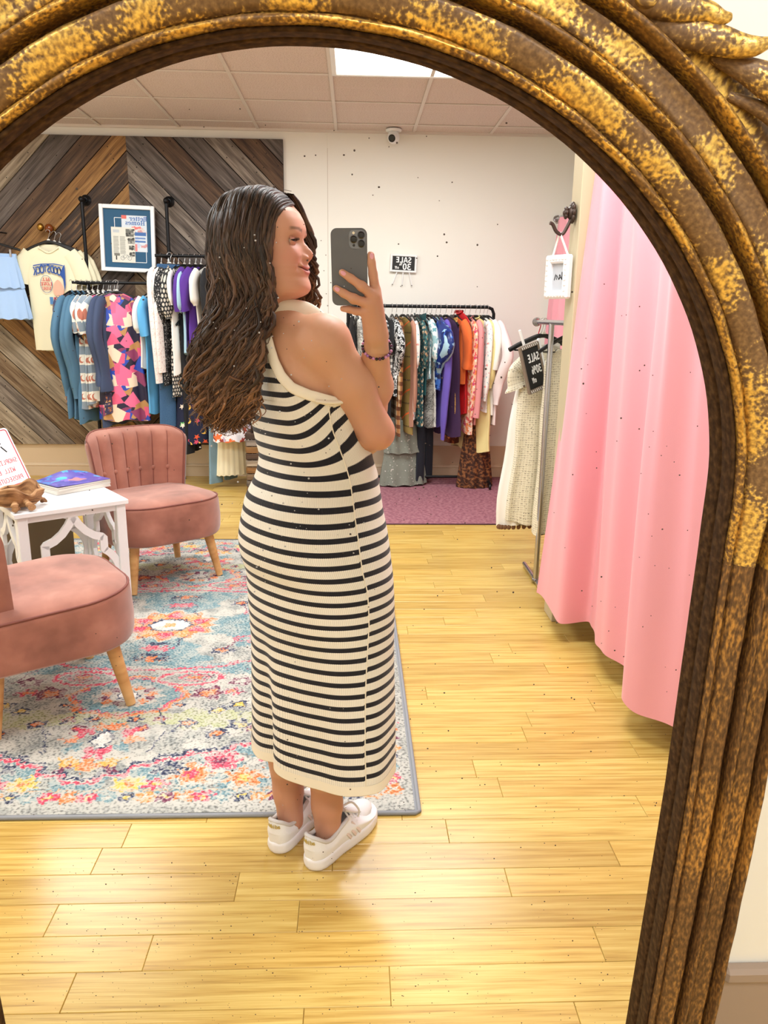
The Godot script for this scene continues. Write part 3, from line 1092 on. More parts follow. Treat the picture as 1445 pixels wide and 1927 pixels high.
	# flowers: u, w, r, petals colour, centre
	for f in [[0.295, 0.71, 0.055, plum, orange], [0.35, 0.58, 0.03, navy, yel], [0.257, 0.49, 0.03, navy, orange], [0.16, 0.52, 0.022, plum, orange], [0.07, 0.52, 0.024, navy, orange], [0.11, 0.46, 0.024, plum, orange], [0.42, 0.62, 0.03, navy, yel], [0.44, 0.48, 0.036, navy, yel], [0.37, 0.42, 0.036, navy, orange], [0.5, 0.45, 0.03, plum, yel], [0.55, 0.72, 0.04, navy, cream], [0.4, 0.8, 0.04, plum, cream], [0.28, 1.08, 0.04, navy, orange], [0.44, 1.06, 0.03, navy, yel], [0.38, 0.72, 0.03, pink, orange], [0.62, 0.8, 0.045, plum, orange], [0.72, 0.62, 0.04, navy, yel], [0.58, 0.55, 0.03, orange, yel], [0.2, 0.62, 0.02, navy, orange]]:
		P.ellipse(f[0], f[1], f[2] * 1.25, f[2] * 0.95, cream, 0, 0, 5, 0.2)
		P.ellipse(f[0], f[1], f[2] * 1.1, f[2] * 0.8, f[3], 0, 0, 5, 0.25)
		P.ellipse(f[0], f[1], f[2] * 0.6, f[2] * 0.45, f[4], 0, 0, 5, 0.2)
	# rhomb flower
	for k in 9:
		var t := TAU * k / 9
		P.ellipse(0.1 * cos(t), 0.39 + 0.075 * sin(t), 0.032, 0.022, [rgb(238, 150, 110), pink, teal][k % 3], t, 0, 3, 0.3)
	P.ellipse(0, 0.39, 0.036, 0.055, navy, 0, 0, 4, 0.1)
	P.ellipse(0, 0.39, 0.027, 0.044, rgb(238, 236, 228), 0, 0, 4, 0.1)
	P.ellipse(0, 0.47, 0.05, 0.024, orange, 0, 0, 7, 0.3)
	P.ellipse(0.05, 0.25, 0.055, 0.022, rgb(240, 168, 80), 0.5, 0, 5, 0.3)
	P.ellipse(0, 0.24, 0.03, 0.03, orange, 0, 0, 5, 0.3)
	P.ellipse(0.07, 0.22, 0.03, 0.012, plum, -0.5, 0, 5, 0.3)
	for f in [[0.156, 0.14, 0.04, yel, orange], [0.333, 0.19, 0.055, orange, pink], [0.414, 0.26, 0.05, pink, plum], [0.26, 0.22, 0.04, navy, grey], [0.5, 0.17, 0.05, orange, yel], [0.6, 0.28, 0.05, pink, orange], [0.7, 0.18, 0.05, yel, pink], [0.78, 0.34, 0.05, orange, navy], [0.24, 0.14, 0.03, pink, yel]]:
		P.ellipse(f[0], f[1], f[2] * 1.3, f[2], cream, 0, 0, 7, 0.25)
		P.ellipse(f[0], f[1], f[2] * 1.1, f[2] * 0.85, f[3], 0, 0, 7, 0.3)
		P.ellipse(f[0], f[1], f[2] * 0.4, f[2] * 0.35, f[4], 0, 0, 5, 0.2)
	# vines
	for k in 26:
		var p := Vector2(P.rg.randf_range(0.05, 0.85), P.rg.randf_range(0.42, 1.35))
		var dir := P.rg.randf() * TAU
		var pts := [p]
		for i in 6:
			dir += P.rg.randf_range(-0.7, 0.7)
			p += Vector2(cos(dir), sin(dir)) * 0.022
			pts.append(p)
		P.line(pts, 0.006, navy if k % 3 else plum)
	# border rows
	for side in 2:
		var L := 1.015 if side == 0 else 1.4
		if side == 0:
			P.rect(0, 0.105, 1.1, 0.008, rgb(196, 168, 140))
			P.rect(0, 0.03, 1.1, 0.072, rgb(178, 177, 168))
		else:
			P.rect(0.915, 0.1, 0.008, 1.4, rgb(196, 168, 140))
			P.rect(0.922, 0.03, 0.07, 1.4, rgb(178, 177, 168))
		var k := 0
		var s := 0.0
		while s < L:
			var q := Vector2(s, 0.075) if side == 0 else Vector2(0.955, s + 0.1)
			var c: Color = [orange, pink, teal, navy, rgb(240, 150, 90), plum][k % 6]
			P.ellipse(q.x, q.y, 0.03 * (0.7 if k % 6 == 3 else 1.0), 0.022, c, 0, 0, 5, 0.25)
			P.ellipse(q.x, q.y, 0.011, 0.009, yel if k % 2 else cream)
			s += 0.056
			k += 1
	P.rect(0, 0, 1.1, 0.03, rgb(156, 157, 150))
	P.rect(0.985, 0, 0.04, 1.4, rgb(156, 157, 150))
	# four quarters
	var q := P.im
	var full := Image.create_empty(768, 1024, false, Image.FORMAT_RGB8)
	var qx := q.duplicate() as Image
	qx.flip_x()
	# the quarter's w runs from the near edge, which is the picture's foot
	full.blit_rect(q, Rect2i(0, 0, 384, 512), Vector2i(384, 0))
	full.blit_rect(qx, Rect2i(0, 0, 384, 512), Vector2i(0, 0))
	var fy := full.duplicate() as Image
	fy.flip_y()
	full.blit_rect(fy, Rect2i(0, 512, 768, 512), Vector2i(0, 512))
	# heathered weave: cream flecks and worn places, and wavering outlines
	var n1 := noise_img(768, 1024, 0.2, 3, 3).get_data()
	var n2 := noise_img(768, 1024, 0.03, 4, 3).get_data()
	var n3 := noise_img(768, 1024, 0.09, 6, 2).get_data()
	var n4 := noise_img(768, 1024, 0.09, 8, 2).get_data()
	var src := full.get_data()
	var out := src.duplicate()
	for y in 1024:
		for x in 768:
			var i := y * 768 + x
			var sx := clampi(x + int((n3[i] - 128) * 0.055), 0, 767)
			var sy := clampi(y + int((n4[i] - 128) * 0.055), 0, 1023)
			var s := (sy * 768 + sx) * 3
			var worn := clampf((n1[i] - 104 + (n2[i] - 128) * 0.7) / 70.0, 0.0, 0.72)
			var dk := clampf((104 - n1[i]) / 150.0, 0.0, 0.35)
			out[i * 3] = int(lerpf(src[s], 190, worn) * (1.0 - dk))
			out[i * 3 + 1] = int(lerpf(src[s + 1], 188, worn) * (1.0 - dk))
			out[i * 3 + 2] = int(lerpf(src[s + 2], 178, worn) * (1.0 - dk))
	return Image.create_from_data(768, 1024, false, Image.FORMAT_RGB8, out)

func rounded(w: float, d: float, rf: float, rb: float, n := 8) -> PackedVector2Array:
	# outline in x,z: front (+z) corners rf, back corners rb
	var p := PackedVector2Array()
	for c in [[1, 1, rf], [-1, 1, rf], [-1, -1, rb], [1, -1, rb]]:
		var r: float = c[2]
		var o := Vector2(c[0] * (w / 2 - r), c[1] * (d / 2 - r))
		var a0: float = {Vector2(1, 1): 0.0, Vector2(-1, 1): PI / 2, Vector2(-1, -1): PI, Vector2(1, -1): PI * 1.5}[Vector2(c[0], c[1])]
		for k in n + 1:
			var a := a0 + PI / 2 * k / n
			p.append(o + Vector2(cos(a), sin(a)) * r)
	return p

func velvet_chair(label: String, at: Vector3, turn: float) -> Node3D:
	var o := thing("slipper_chair", label, "armchair", at, turn, "pink velvet slipper chairs")
	var vel: Material = mats["pink velvet"]
	var dark := mat("velvet piping", rgb(128, 74, 64), 0.7)
	# seat: rounded block
	var sb := MB.new()
	var rows := []
	for s in [[0.255, -0.06], [0.243, -0.02], [0.24, 0.0], [0.25, 0.008], [0.275, 0.013], [0.33, 0.014], [0.395, 0.008], [0.408, 0.004], [0.414, -0.004]]:
		var r := PackedVector3Array()
		for q in rounded(0.58 + s[1] * 2, 0.56 + s[1] * 2, 0.19 + s[1], 0.09 + s[1] * 0.5, 9):
			r.append(Vector3(q.x, s[0] + (0.022 * sm(-0.1, 0.28, q.y) if s[0] > 0.38 else 0.0), q.y + 0.02))
		rows.append(r)
	for s in [[0.0, 0.416], [0.018, 0.429], [0.06, 0.441], [0.13, 0.448], [0.22, 0.45]]:
		var r := PackedVector3Array()
		for q in rounded(0.575 - s[0] * 2, 0.555 - s[0] * 2, maxf(0.19 - s[0], 0.03), maxf(0.09 - s[0], 0.025), 9):
			r.append(Vector3(q.x, s[1] + 0.022 * sm(-0.1, 0.28, q.y) + 0.002 * sin(q.x * 31.0 + q.y * 17.0), q.y + 0.02))
		rows.append(r)
	sb.grid(rows, true, 3, 3)
	sb.fan(rows[-1], Vector3.UP)
	sb.fan(rows[0], Vector3.DOWN)
	part(o, "seat", sb, vel)
	var pp := PackedVector3Array()
	for q in rounded(0.584, 0.564, 0.192, 0.092, 9):
		pp.append(Vector3(q.x, 0.414 + 0.022 * sm(-0.1, 0.28, q.y), q.y + 0.02))
	pp.append(pp[0])
	part(o, "piping", MB.new().tube(pp, 0.0045, 6, false), dark)
	# backrest: curved, fluted in front, buttons low down
	var nch := 7
	var front := []
	var back := []
	var W := 0.275
	for i in 25:
		var v := i / 24.0
		var y := 0.40 + 0.36 * v
		var rf := PackedVector3Array()
		var rb := PackedVector3Array()
		for j in 57:
			var u := -1.0 + 2.0 * j / 56.0
			var wid := W * (0.86 + 0.14 * v)
			var edge := 1.0 - pow(absf(u), 6.0)
			var top := 0.0 if v < 0.8 else (1.0 - sqrt(maxf(1.0 - pow((v - 0.8) / 0.2, 2), 0.0)))
			# corners of the top are rounded
			var yy := y - 0.05 * pow(absf(u), 9.0) * v * v
			var zc := -0.258 - 0.018 * v + 0.085 * pow(absf(u), 2.4) + 0.05 * pow(absf(u), 8.0)
			var fl := absf(sin((u * 0.5 + 0.5) * nch * PI)) if absf(u) < 0.985 else 0.3
			var puff := 0.016 * (pow(fl, 0.55) - 0.55) * sm(0.0, 0.08, v) * (1.0 - sm(0.86, 1.0, v))
			var th := 0.052 * (1.0 - top) * (0.45 + 0.55 * edge)
			rf.append(Vector3(u * wid, yy, zc + th + puff * edge))
			rb.append(Vector3(u * wid * 1.01, yy, zc - th * 0.9))
		front.append(rf); back.append(rb)
	var bm := MB.new()
	var loop := []
	for i in 25:
		var r := PackedVector3Array(front[i])
		var b: PackedVector3Array = (back[i] as PackedVector3Array).duplicate()
		b.reverse()
		r.append_array(b)
		loop.append(r)
	bm.grid(loop, true, 3, 3)
	part(o, "backrest", bm, vel)
	for k in range(1, nch):
		var u := -1.0 + 2.0 * k / nch
		var f := []
		for i in range(0, 25, 2): f.append((front[i] as PackedVector3Array)[int(round((u + 1) * 28))] + Vector3(0, 0, 0.001))
		part(o, "seam", MB.new().tube(PackedVector3Array(f), 0.002, 5, false), dark)
		part(o, "button", MB.new().ball((front[9] as PackedVector3Array)[int(round((u + 1) * 28))] + Vector3(0, 0, 0.005), Vector3(0.012, 0.012, 0.007)), vel)
	var ep := PackedVector3Array()
	for i in 25: ep.append((front[i] as PackedVector3Array)[1] + Vector3(0, 0, 0.002))
	for j in range(2, 55): ep.append((front[24] as PackedVector3Array)[j])
	for i in range(24, -1, -1): ep.append((front[i] as PackedVector3Array)[55] + Vector3(0, 0, 0.002))
	part(o, "edge_piping", MB.new().tube(ep, 0.004, 5, false), dark)
	for q in [[-0.2, 0.2], [0.2, 0.2], [-0.18, -0.16], [0.18, -0.16]]:
		var a := Vector3(q[0], 0.25, q[1])
		var b := Vector3(q[0] * 1.2, 0.0, q[1] * 1.22)
		part(o, "leg", MB.new().tube(PackedVector3Array([a, a.lerp(b, 0.5), b]), [0.026, 0.022, 0.017], 12), mats["leg wood"])
	return o

func furniture() -> void:
	# rugs
	var rugm := pic("woven rug", rug_image(), 0.95)
	var rg := thing("area_rug", "multicoloured distressed floral rug with grey bound edge under the pink chairs", "rug", Vector3(-0.825, 0, -3.26))
	var rb := MB.new()
	rb.box(Vector3(0, 0.003, 0), Vector3(2.02, 0.006, 2.73), 0.002)
	part(rg, "backing", rb, mat("rug binding", rgb(140, 142, 146), 0.9))
	var face := MB.new()
	var rows := []
	for i in 29:
		var r := PackedVector3Array()
		for j in 22:
			var x := -1.0 + 2.0 * j / 21.0
			var z := -1.355 + 2.71 * i / 28.0
			r.append(Vector3(x, 0.0068 + 0.0006 * sin(x * 19.0) * sin(z * 15.0), z))
		rows.append(r)
	# z rises with i: the picture's top row (w = 0) is the near edge, so it is laid from the near edge
	rows.reverse()
	face.grid(rows, false, 1, 1, 2, Vector3(0, -5, 0), null, true)
	part(rg, "pile", face, rugm)
	var bind := PackedVector3Array([Vector3(-1.012, 0.006, 1.367), Vector3(1.0, 0.006, 1.367), Vector3(1.012, 0.006, 1.36), Vector3(1.012, 0.006, -1.367), Vector3(-1.012, 0.006, -1.367), Vector3(-1.012, 0.006, 1.367)])
	part(rg, "binding", MB.new().tube(bind, 0.0065, 7, false), mats["rug binding"])
	var pg := noise_img(512, 512, 0.05, 77, 4, FastNoiseLite.TYPE_SIMPLEX_SMOOTH, 20.0)
	var pinkm := pic("rose rug", ramp_img(pg, [[0.0, rgb(120, 68, 82)], [0.42, rgb(142, 88, 100)], [0.55, rgb(156, 102, 112)], [1.0, rgb(172, 122, 128)]]), 0.95)
	pinkm.uv1_scale = Vector3(1.2, 1.2, 1)
	var pr := thing("rose_rug", "flat dusty rose rug under the black rail on the back wall", "rug", Vector3(0.35, 0, -5.79))
	part(pr, "pile", MB.new().box(Vector3(0, 0.0035, 0), Vector3(1.98, 0.006, 1.56), 0.002), pinkm)
	var edge := MB.new()
	edge.box(Vector3(0, 0.003, 0.785), Vector3(2.0, 0.0066, 0.014), 0.002)
	part(pr, "binding", edge, mat("dark binding", rgb(70, 36, 46), 0.9))
	# chairs
	var vg := noise_img(512, 512, 0.011, 33, 4, FastNoiseLite.TYPE_SIMPLEX_SMOOTH, 24.0)
	var vel := pic("pink velvet", ramp_img(vg, [[0.0, rgb(128, 77, 60)], [0.4, rgb(156, 98, 80)], [0.6, rgb(166, 107, 88)], [1.0, rgb(190, 133, 113)]]), 0.75)
	vel.uv1_triplanar = true
	vel.uv1_scale = Vector3(0.9, 0.9, 0.9)
	vel.rim_enabled = true
	vel.rim = 0.9
	vel.rim_tint = 0.6
	var lw := wood("leg wood", [[0.0, rgb(178, 124, 66)], [0.5, rgb(206, 156, 96)], [1.0, rgb(222, 178, 120)]], 91, 0.45, 8, 128)
	lw.uv1_scale = Vector3(2, 2, 1)
	velvet_chair("dusty pink velvet slipper chair with buttoned fluted back, before the denim on the rack", Vector3(-1.06, 0.0085, -3.985), deg_to_rad(39.0))
	velvet_chair("nearer dusty pink velvet slipper chair, cut off by the mirror's left edge", Vector3(-1.135, 0.0085, -2.59), deg_to_rad(125.0))
	side_table()

func side_table() -> void:
	var wp: Material = mats["white paint"]
	var A := Vector3(-0.804, 0, 0.594).normalized()     # towards the near left corner
	var at := Vector3(-1.35, 0.0085, -3.448)
	var turn := atan2(A.x, A.z) - PI / 2
	var o := thing("side_table", "white painted side table with cut-out lattice sides between the pink chairs", "table", at, turn)
	part(o, "tabletop", MB.new().box(Vector3(0, 0.539, 0), Vector3(0.478, 0.022, 0.5), 0.003), wp)
	var ap := MB.new()
	for s in [-1.0, 1.0]:
		ap.box(Vector3(0, 0.514, s * 0.222), Vector3(0.43, 0.028, 0.016), 0.002)
		ap.box(Vector3(s * 0.212, 0.514, 0), Vector3(0.016, 0.028, 0.43), 0.002)
	part(o, "apron", ap, wp)
	for sx in [-1.0, 1.0]:
		for sz in [-1.0, 1.0]:
			part(o, "leg", MB.new().box(Vector3(sx * 0.207, 0.264, sz * 0.217), Vector3(0.042, 0.528, 0.042), 0.003), wp)
	# lattice: mirrored ogee bands
	for k in 4:
		var X := Transform3D(Basis(Vector3.UP, k * PI / 2), Vector3.ZERO)
		var half := 0.186 if k % 2 == 0 else 0.196
		var dep := 0.219 if k % 2 == 0 else 0.209
		var path := []
		# outer line of the band from the top middle to the leg
		for q in [[0.0, 0.50], [0.022, 0.462], [0.05, 0.428], [0.085, 0.402], [0.122, 0.388], [0.124, 0.388], [0.124, 0.328], [0.126, 0.328], [0.146, 0.312], [0.166, 0.286], [0.18, 0.255], [half, 0.22]]:
			path.append(Vector2(q[0], q[1]))
		for sg in [-1.0, 1.0]:
			var full := []
			for p in path: full.append(Vector2(p.x * sg, p.y))
			for i in range(path.size() - 2, -1, -1): full.append(Vector2(path[i].x * sg, 0.44 - path[i].y))
			var L := PackedVector2Array()
			var R := PackedVector2Array()
			for i in full.size():
				var d: Vector2 = (full[mini(i + 1, full.size() - 1)] - full[maxi(i - 1, 0)]).normalized()
				var nn := Vector2(-d.y, d.x)
				L.append(full[i] + nn * 0.0165); R.append(full[i] - nn * 0.0165)
			var m := MB.new()
			for i in full.size() - 1:
				var za := dep - 0.009; var zb := dep + 0.009
				var c := [L[i], L[i + 1], R[i + 1], R[i]]
				for zz in [za, zb]:
					m.quad(X * Vector3(c[0].x, c[0].y, zz), X * Vector3(c[1].x, c[1].y, zz), X * Vector3(c[2].x, c[2].y, zz), X * Vector3(c[3].x, c[3].y, zz), X.basis * Vector3(0, 0, -1.0 if zz == za else 1.0))
				var mid: Vector2 = (full[i] + full[i + 1]) / 2
				for e in [[c[0], c[1]], [c[3], c[2]]]:
					var o2: Vector2 = ((e[0] + e[1]) / 2 - mid)
					m.quad(X * Vector3(e[0].x, e[0].y, za), X * Vector3(e[1].x, e[1].y, za), X * Vector3(e[1].x, e[1].y, zb), X * Vector3(e[0].x, e[0].y, zb), X.basis * Vector3(o2.x, o2.y, 0))
			part(o, "lattice_panel", m, wp)
	# magazines
	var T := Transform3D(Basis(Vector3.UP, turn), at)
	var paper := mat("page edges", rgb(226, 222, 212), 0.8)
	var turn2 := turn + 0.22
	var C := Vector3(-1.335, 0.56, -3.62)
	var covs := ["white spined magazine at the bottom of the stack on side table", "slightly askew magazine in the middle of the stack on side table", "magazine with a lifted violet and blue cover, topmost of the stack on side table"]
	var hy := 0.0
	for k in 3:
		var th: float = [0.016, 0.010, 0.008][k]
		var m := thing("magazine", covs[k], "magazine", C + Vector3(0, hy, 0), turn2 + [0.0, 0.07, 0.03][k], "magazines on the side table")
		part(m, "pages", MB.new().box(Vector3(0, th / 2, 0), Vector3(0.27, th - 0.002, 0.205), 0.0008), paper)
		if k < 2:
			var cv := MB.new()
			cv.box(Vector3(0, th - 0.0004, 0), Vector3(0.274, 0.0009, 0.209))
			cv.box(Vector3(0, 0.0004, 0), Vector3(0.274, 0.0009, 0.209))
			cv.box(Vector3(0, th / 2, 0.1045), Vector3(0.274, th, 0.001))
			part(m, "cover", cv, mat("white cover", rgb(232, 232, 230), 0.35) if k == 0 else mat("pale cover", rgb(214, 206, 196), 0.4))
		else:
			var pr := Paint.new(256, 192, 256.0, rgb(92, 82, 168), 4)
			for i in 26:
				pr.ellipse(pr.rg.randf(), pr.rg.randf() * 0.75, pr.rg.randf_range(0.03, 0.12), pr.rg.randf_range(0.02, 0.08), [rgb(110, 96, 190), rgb(72, 60, 150), rgb(60, 130, 200), rgb(128, 108, 196), rgb(84, 160, 214)][i % 5], pr.rg.randf() * 3, 0, 5, 0.2)
			pr.ellipse(0.42, 0.34, 0.13, 0.08, rgb(196, 130, 140), 0.3, 0, 4, 0.2)
			pr.ellipse(0.62, 0.5, 0.1, 0.05, rgb(66, 176, 222), 0.2)
			var cr := []
			for i in 13:
				var r := PackedVector3Array()
				for j in 17:
					var u := -0.5 + j / 16.0
					var w := -0.5 + i / 12.0
					r.append(Vector3(u * 0.276, th + 0.001 + 0.03 * sm(-0.1, 0.5, w) * (0.5 + 0.5 * cos((u + 0.1) * 5.0)) + 0.01 * sm(0.1, 0.5, u) * 0.4, w * 0.21 - 0.004 * sm(0, 0.5, w)))
				cr.append(r)
			part(m, "cover", MB.new().grid(cr, false, 1, 1, 2, Vector3(0, -2, 0), null, true), pic("violet cover", pr.im, 0.3))
		hy += th
	# driftwood bowl
	var bw := wood("driftwood", [[0.0, rgb(66, 40, 22)], [0.4, rgb(140, 98, 60)], [0.7, rgb(176, 132, 88)], [1.0, rgb(206, 166, 120)]], 95, 0.75, 5, 256)
	bw.uv1_scale = Vector3(5, 5, 1)
	var b := thing("driftwood_bowl", "gnarled brown driftwood bowl at the left end of white side table", "bowl", Vector3(-1.425, 0.5605, -3.225), 0.3)
	b.scale = Vector3.ONE * 1.1
	var br := []
	for p in [[0.03, 0.004], [0.052, 0.01], [0.07, 0.026], [0.077, 0.044], [0.077, 0.06], [0.072, 0.065], [0.066, 0.058], [0.06, 0.036], [0.042, 0.016], [0.012, 0.011]]:
		var r := PackedVector3Array()
		for k in 40:
			var a := TAU * k / 40
			var g := 1.0 + 0.09 * sin(a * 3.0 + p[1] * 40.0) + 0.06 * sin(a * 7.0 + 1.0 - p[1] * 90.0) + 0.04 * sin(a * 11.0 + p[1] * 130.0)
			var hh: float = 1.2 * p[1] * (1.0 + (0.2 * sin(a * 2.0 + 3.6) + 0.1 * sin(a * 5.0) if p[1] > 0.03 else 0.0))
			r.append(Vector3(p[0] * g * cos(a) * 1.12, hh, p[0] * g * sin(a)))
		br.append(r)
	var bm := MB.new().grid(br, true)
	bm.fan(br[0], Vector3.DOWN)
	bm.fan(br[-1], Vector3.UP)
	part(b, "bowl_body", bm, bw)
	for k in 3:
		var a := [1.0, 1.6, -0.4][k] as float
		var d := Vector3(cos(a), 0, sin(a))
		var pts := spline([d * 0.058 + Vector3(0, 0.036, 0), d * 0.082 + Vector3(0, 0.026, 0), d * 0.088 + Vector3(0.006, 0.014, 0), d * 0.1 + Vector3(0.002, 0.016, 0)], 4)
		var rd := []
		for i in pts.size(): rd.append(0.012 + 0.003 * sin(i * 1.7 + k))
		part(b, "root_knot", MB.new().tube(pts, rd, 9, true, 0.85), bw)
	# notice
	var sgn := thing("notice_sign", "white notice with a red border and red capitals leaning on the side table", "sign", Vector3(-1.60, 0.545, -3.585), atan2(0.82, 0.57))
	var tilt := Transform3D(Basis(Vector3.BACK, 0.13) * Basis(Vector3.RIGHT, -0.42), Vector3(0, 0.02, 0))
	var bd := PackedVector2Array()
	for q in rounded(0.2, 0.28, 0.016, 0.016, 4): bd.append(q + Vector2(0, 0.14))
	part(sgn, "board", MB.new().prism(bd, 0.005, tilt), mats["white print"])
	var rim := PackedVector3Array()
	for q in rounded(0.182, 0.262, 0.012, 0.012, 4): rim.append(tilt * Vector3(q.x, q.y + 0.14, 0.0052))
	rim.append(rim[0])
	part(sgn, "border", MB.new().tube(rim, 0.0022, 6, false, 1.0), mats["red print"])
	for k in 3:
		var lt := part(sgn, "lettering", letters(["SHOPLIFTERS", "WILL BE", "PROSECUTED"][k], 0.022, "Droid Sans Mono", 400, true, 0.001, 0.78), mats["red print"])
		lt.transform = tilt * Transform3D(Basis(), Vector3(0, [0.122, 0.08, 0.038][k], 0.0056))
	var ic := MB.new()
	ic.box(tilt * Vector3(0.005, 0.215, 0.0056), Vector3(0.06, 0.034, 0.001), 0, tilt.basis * Basis(Vector3.BACK, 0.35))
	ic.box(tilt * Vector3(-0.034, 0.2, 0.0056), Vector3(0.02, 0.022, 0.001), 0, tilt.basis * Basis(Vector3.BACK, 0.35))
	ic.box(tilt * Vector3(0.04, 0.182, 0.0056), Vector3(0.006, 0.036, 0.001), 0, tilt.basis * Basis(Vector3.BACK, 0.5))
	part(sgn, "camera_symbol", ic, mats["black print"])
	part(sgn, "stand", MB.new().box(Vector3(0, 0.05, -0.07), Vector3(0.09, 0.1, 0.003), 0.001, Basis(Vector3.RIGHT, 0.35)), mats["white print"])
	# case behind the table
	var cs := thing("brown_case", "olive brown case with dark rounded edges standing behind the white side table", "case", Vector3(-1.575, 0.0085, -3.775), turn)
	var co := PackedVector2Array()
	for q in rounded(0.32, 0.48, 0.02, 0.09, 6): co.append(Vector2(q.x, 0.24 - q.y))
	part(cs, "shell", MB.new().prism(co, 0.13), mat("olive brown", rgb(112, 94, 66), 0.6))
	var ce := PackedVector3Array()
	for q in co: ce.append(Vector3(q.x, maxf(q.y, 0.008), 0.13))
	ce.append(ce[0])
	part(cs, "edging", MB.new().tube(ce, 0.009, 7, false), mat("black edging", rgb(28, 24, 22), 0.5))

# ------------------------------------------------------------------ clothes
func cloth(key: String, im: Image, sc: float, rough := 0.85) -> StandardMaterial3D:
	var m := pic(key, im, rough)
	m.uv1_scale = Vector3(sc, sc, 1)
	return m

func plain(key: String, c: Color, rough := 0.85) -> StandardMaterial3D:
	var m := mat(key, c, rough)
	m.rim_enabled = true
	m.rim = 0.25
	return m

func scatter(key: String, back: Color, cols: Array, n: int, r0: float, r1: float, sc: float, petals := 5, sd := 3, rough := 0.85) -> StandardMaterial3D:
	var p := Paint.new(160, 160, 160.0, back, sd)
	for k in n:
		var x := p.rg.randf(); var y := p.rg.randf()
		var r := p.rg.randf_range(r0, r1)
		var q := p.rg.randf_range(0.5, 1.0)
		var a := p.rg.randf() * 3
		for dx in [-1, 0, 1]:
			for dy in [-1, 0, 1]:
				if absf(x + dx - 0.5) < 0.5 + r * 1.4 and absf(y + dy - 0.5) < 0.5 + r * 1.4:
					p.ellipse(x + dx, y + dy, r, r * q, cols[k % cols.size()], a, 0, petals, 0.28)
	return cloth(key, p.im, sc, rough)

